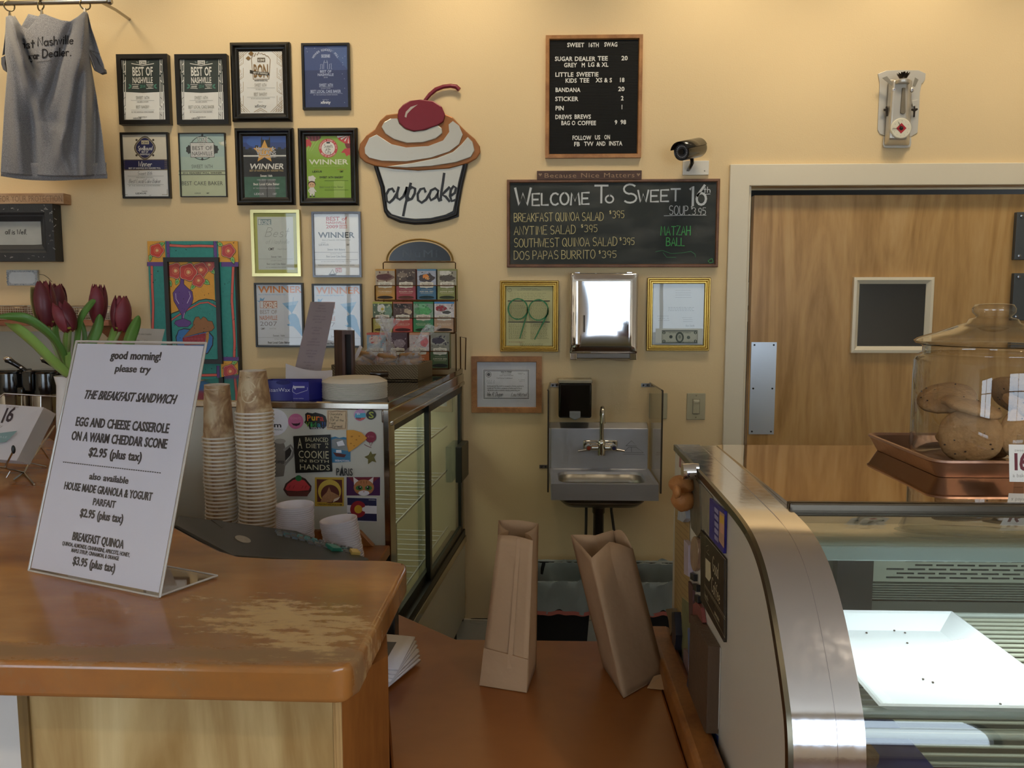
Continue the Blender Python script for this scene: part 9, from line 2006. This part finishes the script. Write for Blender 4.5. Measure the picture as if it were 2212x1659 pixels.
def lump(px, py, off_, r, m, seed, lab, nm='bread_magnet', rough=.12):
    c = PX(px, py, XC-off_); t = thing(nm, c, lab, 'magnet')
    def fn(u, v):
        a = 2*PI*u; b = PI*v-PI/2; d_ = Vector((math.cos(a)*math.cos(b), math.sin(a)*math.cos(b), math.sin(b))); k = 1+rough*noise.noise(d_*2.5+Vector((seed, 0, 0))); return c+Vector((d_.x*r[0], d_.y*r[1], d_.z*r[2]))*k
    build(MB().grid(fn, 20, 12, m, True), 'body', t, smooth=60); return t
m_brd = K('#B47A44', .6, var=.12, vs=50, bump=.4)
t_ = lump(1473, 1046, .020, (.020, .022, .014), m_brd, 1, 'upper orange-brown bread-like lump magnet, sticking out from the case side'); lump(1476, 1079, .018, (.018, .018, .018), m_brd, 3, 'lower rounder orange-brown lump magnet on the case side')
lump(1462, 1062, .034, (.006, .012, .010), m_brd, 6, 'smallest orange-brown lump magnet at the outer edge of the pair')
smag('paper_scrap', 'pale blue and white scrap pinned under the bread magnets', 'paper', [(1478, 1104), (1492, 1096), (1496, 1120), (1488, 1128), (1476, 1122)], K('#A8B0BC', .4, var=.3, vs=80), .010)
def dr(ar, th):
    for i in range(24): ar.ln([(1459.5, 1112+i*12), (1474, 1125+i*13), (1487, 1138+i*13)], .8, K('#6A5636'))
smag('recipe_sheet', 'tan sheet with slanted rows of brown writing at the back of the case side', 'paper', [(1459, 1085), (1490, 1112), (1489, 1400), (1457, 1375)], K('#AE905C', .55, var=.12, vs=25), .0008, dr)
smag('leaf_card', 'greenish printed card low at the back of the case side', 'paper', [(1475, 1290), (1494, 1305), (1493, 1400), (1484, 1450), (1474, 1400)], K('#7E7C54', .55, var=.3, vs=40), .0015)
smag('round_magnet', 'oval mirror-like magnet left of the coffee sign', 'magnet', [(1508+9*math.cos(2*PI*i/20), 1196+38*math.sin(2*PI*i/20)) for i in range(20)], K('#A88A72', .25, .3, var=.3, vs=40), .006)
smag('snapshot', 'pale pinkish snapshot beside the oval magnet', 'photograph', [(1488, 1166), (1498, 1178), (1498, 1246), (1488, 1240)], K('#B4A6B0', .4, var=.25, vs=60), .008)
for i, (x, y) in enumerate(((1503, 1243), (1509, 1266), (1512, 1290))): smag('cube_magnet', ('upper', 'middle', 'lower')[i]+' small black cube magnet left of the coffee sign', 'magnet', [(x-4, y-6), (x+4, y-2), (x+4, y+13), (x-4, y+8)], K('#131313', .35), .006)
smag('narrow_card', 'narrow dark red card with a fabric edge beside the cube magnets', 'paper', [(1492, 1255), (1502, 1268), (1502, 1352), (1494, 1345)], K('#5A3A38', .55, var=.3, vs=60), .004)
smag('red_magnet', 'red and white rounded magnet above the thick brown booklet', 'magnet', [(1505, 1305), (1512, 1300), (1522, 1312), (1527, 1345), (1520, 1352), (1505, 1350)], K('#8A4A46', .4, var=.4, vs=60), .006)
smag('brown_booklet', 'thick brown leather-like booklet hanging at the bottom of the case side', 'booklet', [(1515, 1328), (1556, 1396), (1552, 1585), (1508, 1540)], K('#5A4636', .5, var=.15, vs=20, bump=.3), .016, None)
smag('white_card', 'white card edge behind the brown booklet', 'paper', [(1550, 1390), (1558, 1400), (1553, 1576), (1548, 1572)], K('#C8C4BC', .5), .0008)
smag('blue_card', 'blue card showing under the brown booklet', 'paper', [(1532, 1570), (1552, 1590), (1550, 1652), (1536, 1630)], K('#3A4A8E', .5), .001)
smag('blue_snapshot', 'blue and white snapshot left of the brown booklet', 'photograph', [(1492, 1356), (1509, 1372), (1507, 1450), (1494, 1440)], K('#5A6E9A', .45, var=.35, vs=50), .005)
smag('striped_ribbon', 'grey and pink striped ribbon magnet beside the blue snapshot', 'magnet', [(1484, 1400), (1494, 1410), (1496, 1460), (1490, 1480), (1484, 1462)], K('#7A6260', .5, var=.5, vs=120), .006)
lump(1494, 1478, .010, (.006, .012, .030), K('#3A3E52', .4, var=.6, vs=60), 9, 'dark blue figurine magnet with a white patch, low on the case side', 'figure_magnet', .3)
lump(1497, 1524, .008, (.007, .010, .010), K('#C0A244', .4), 12, 'yellow base magnet below the dark blue figurine', 'figure_magnet', .2)
smag('key_tag', 'dark pen-like tag hanging low at the back of the case side', 'tag', [(1466, 1322), (1472, 1322), (1476, 1372), (1472, 1420), (1467, 1400)], K('#24242E', .4), .012)
smag('fabric_tag', 'wrinkled beige tag at the back edge of the case side', 'tag', [(1450, 1316), (1464, 1314), (1468, 1350), (1460, 1374), (1456, 1340)], K('#8A7C64', .6, var=.2), .010)
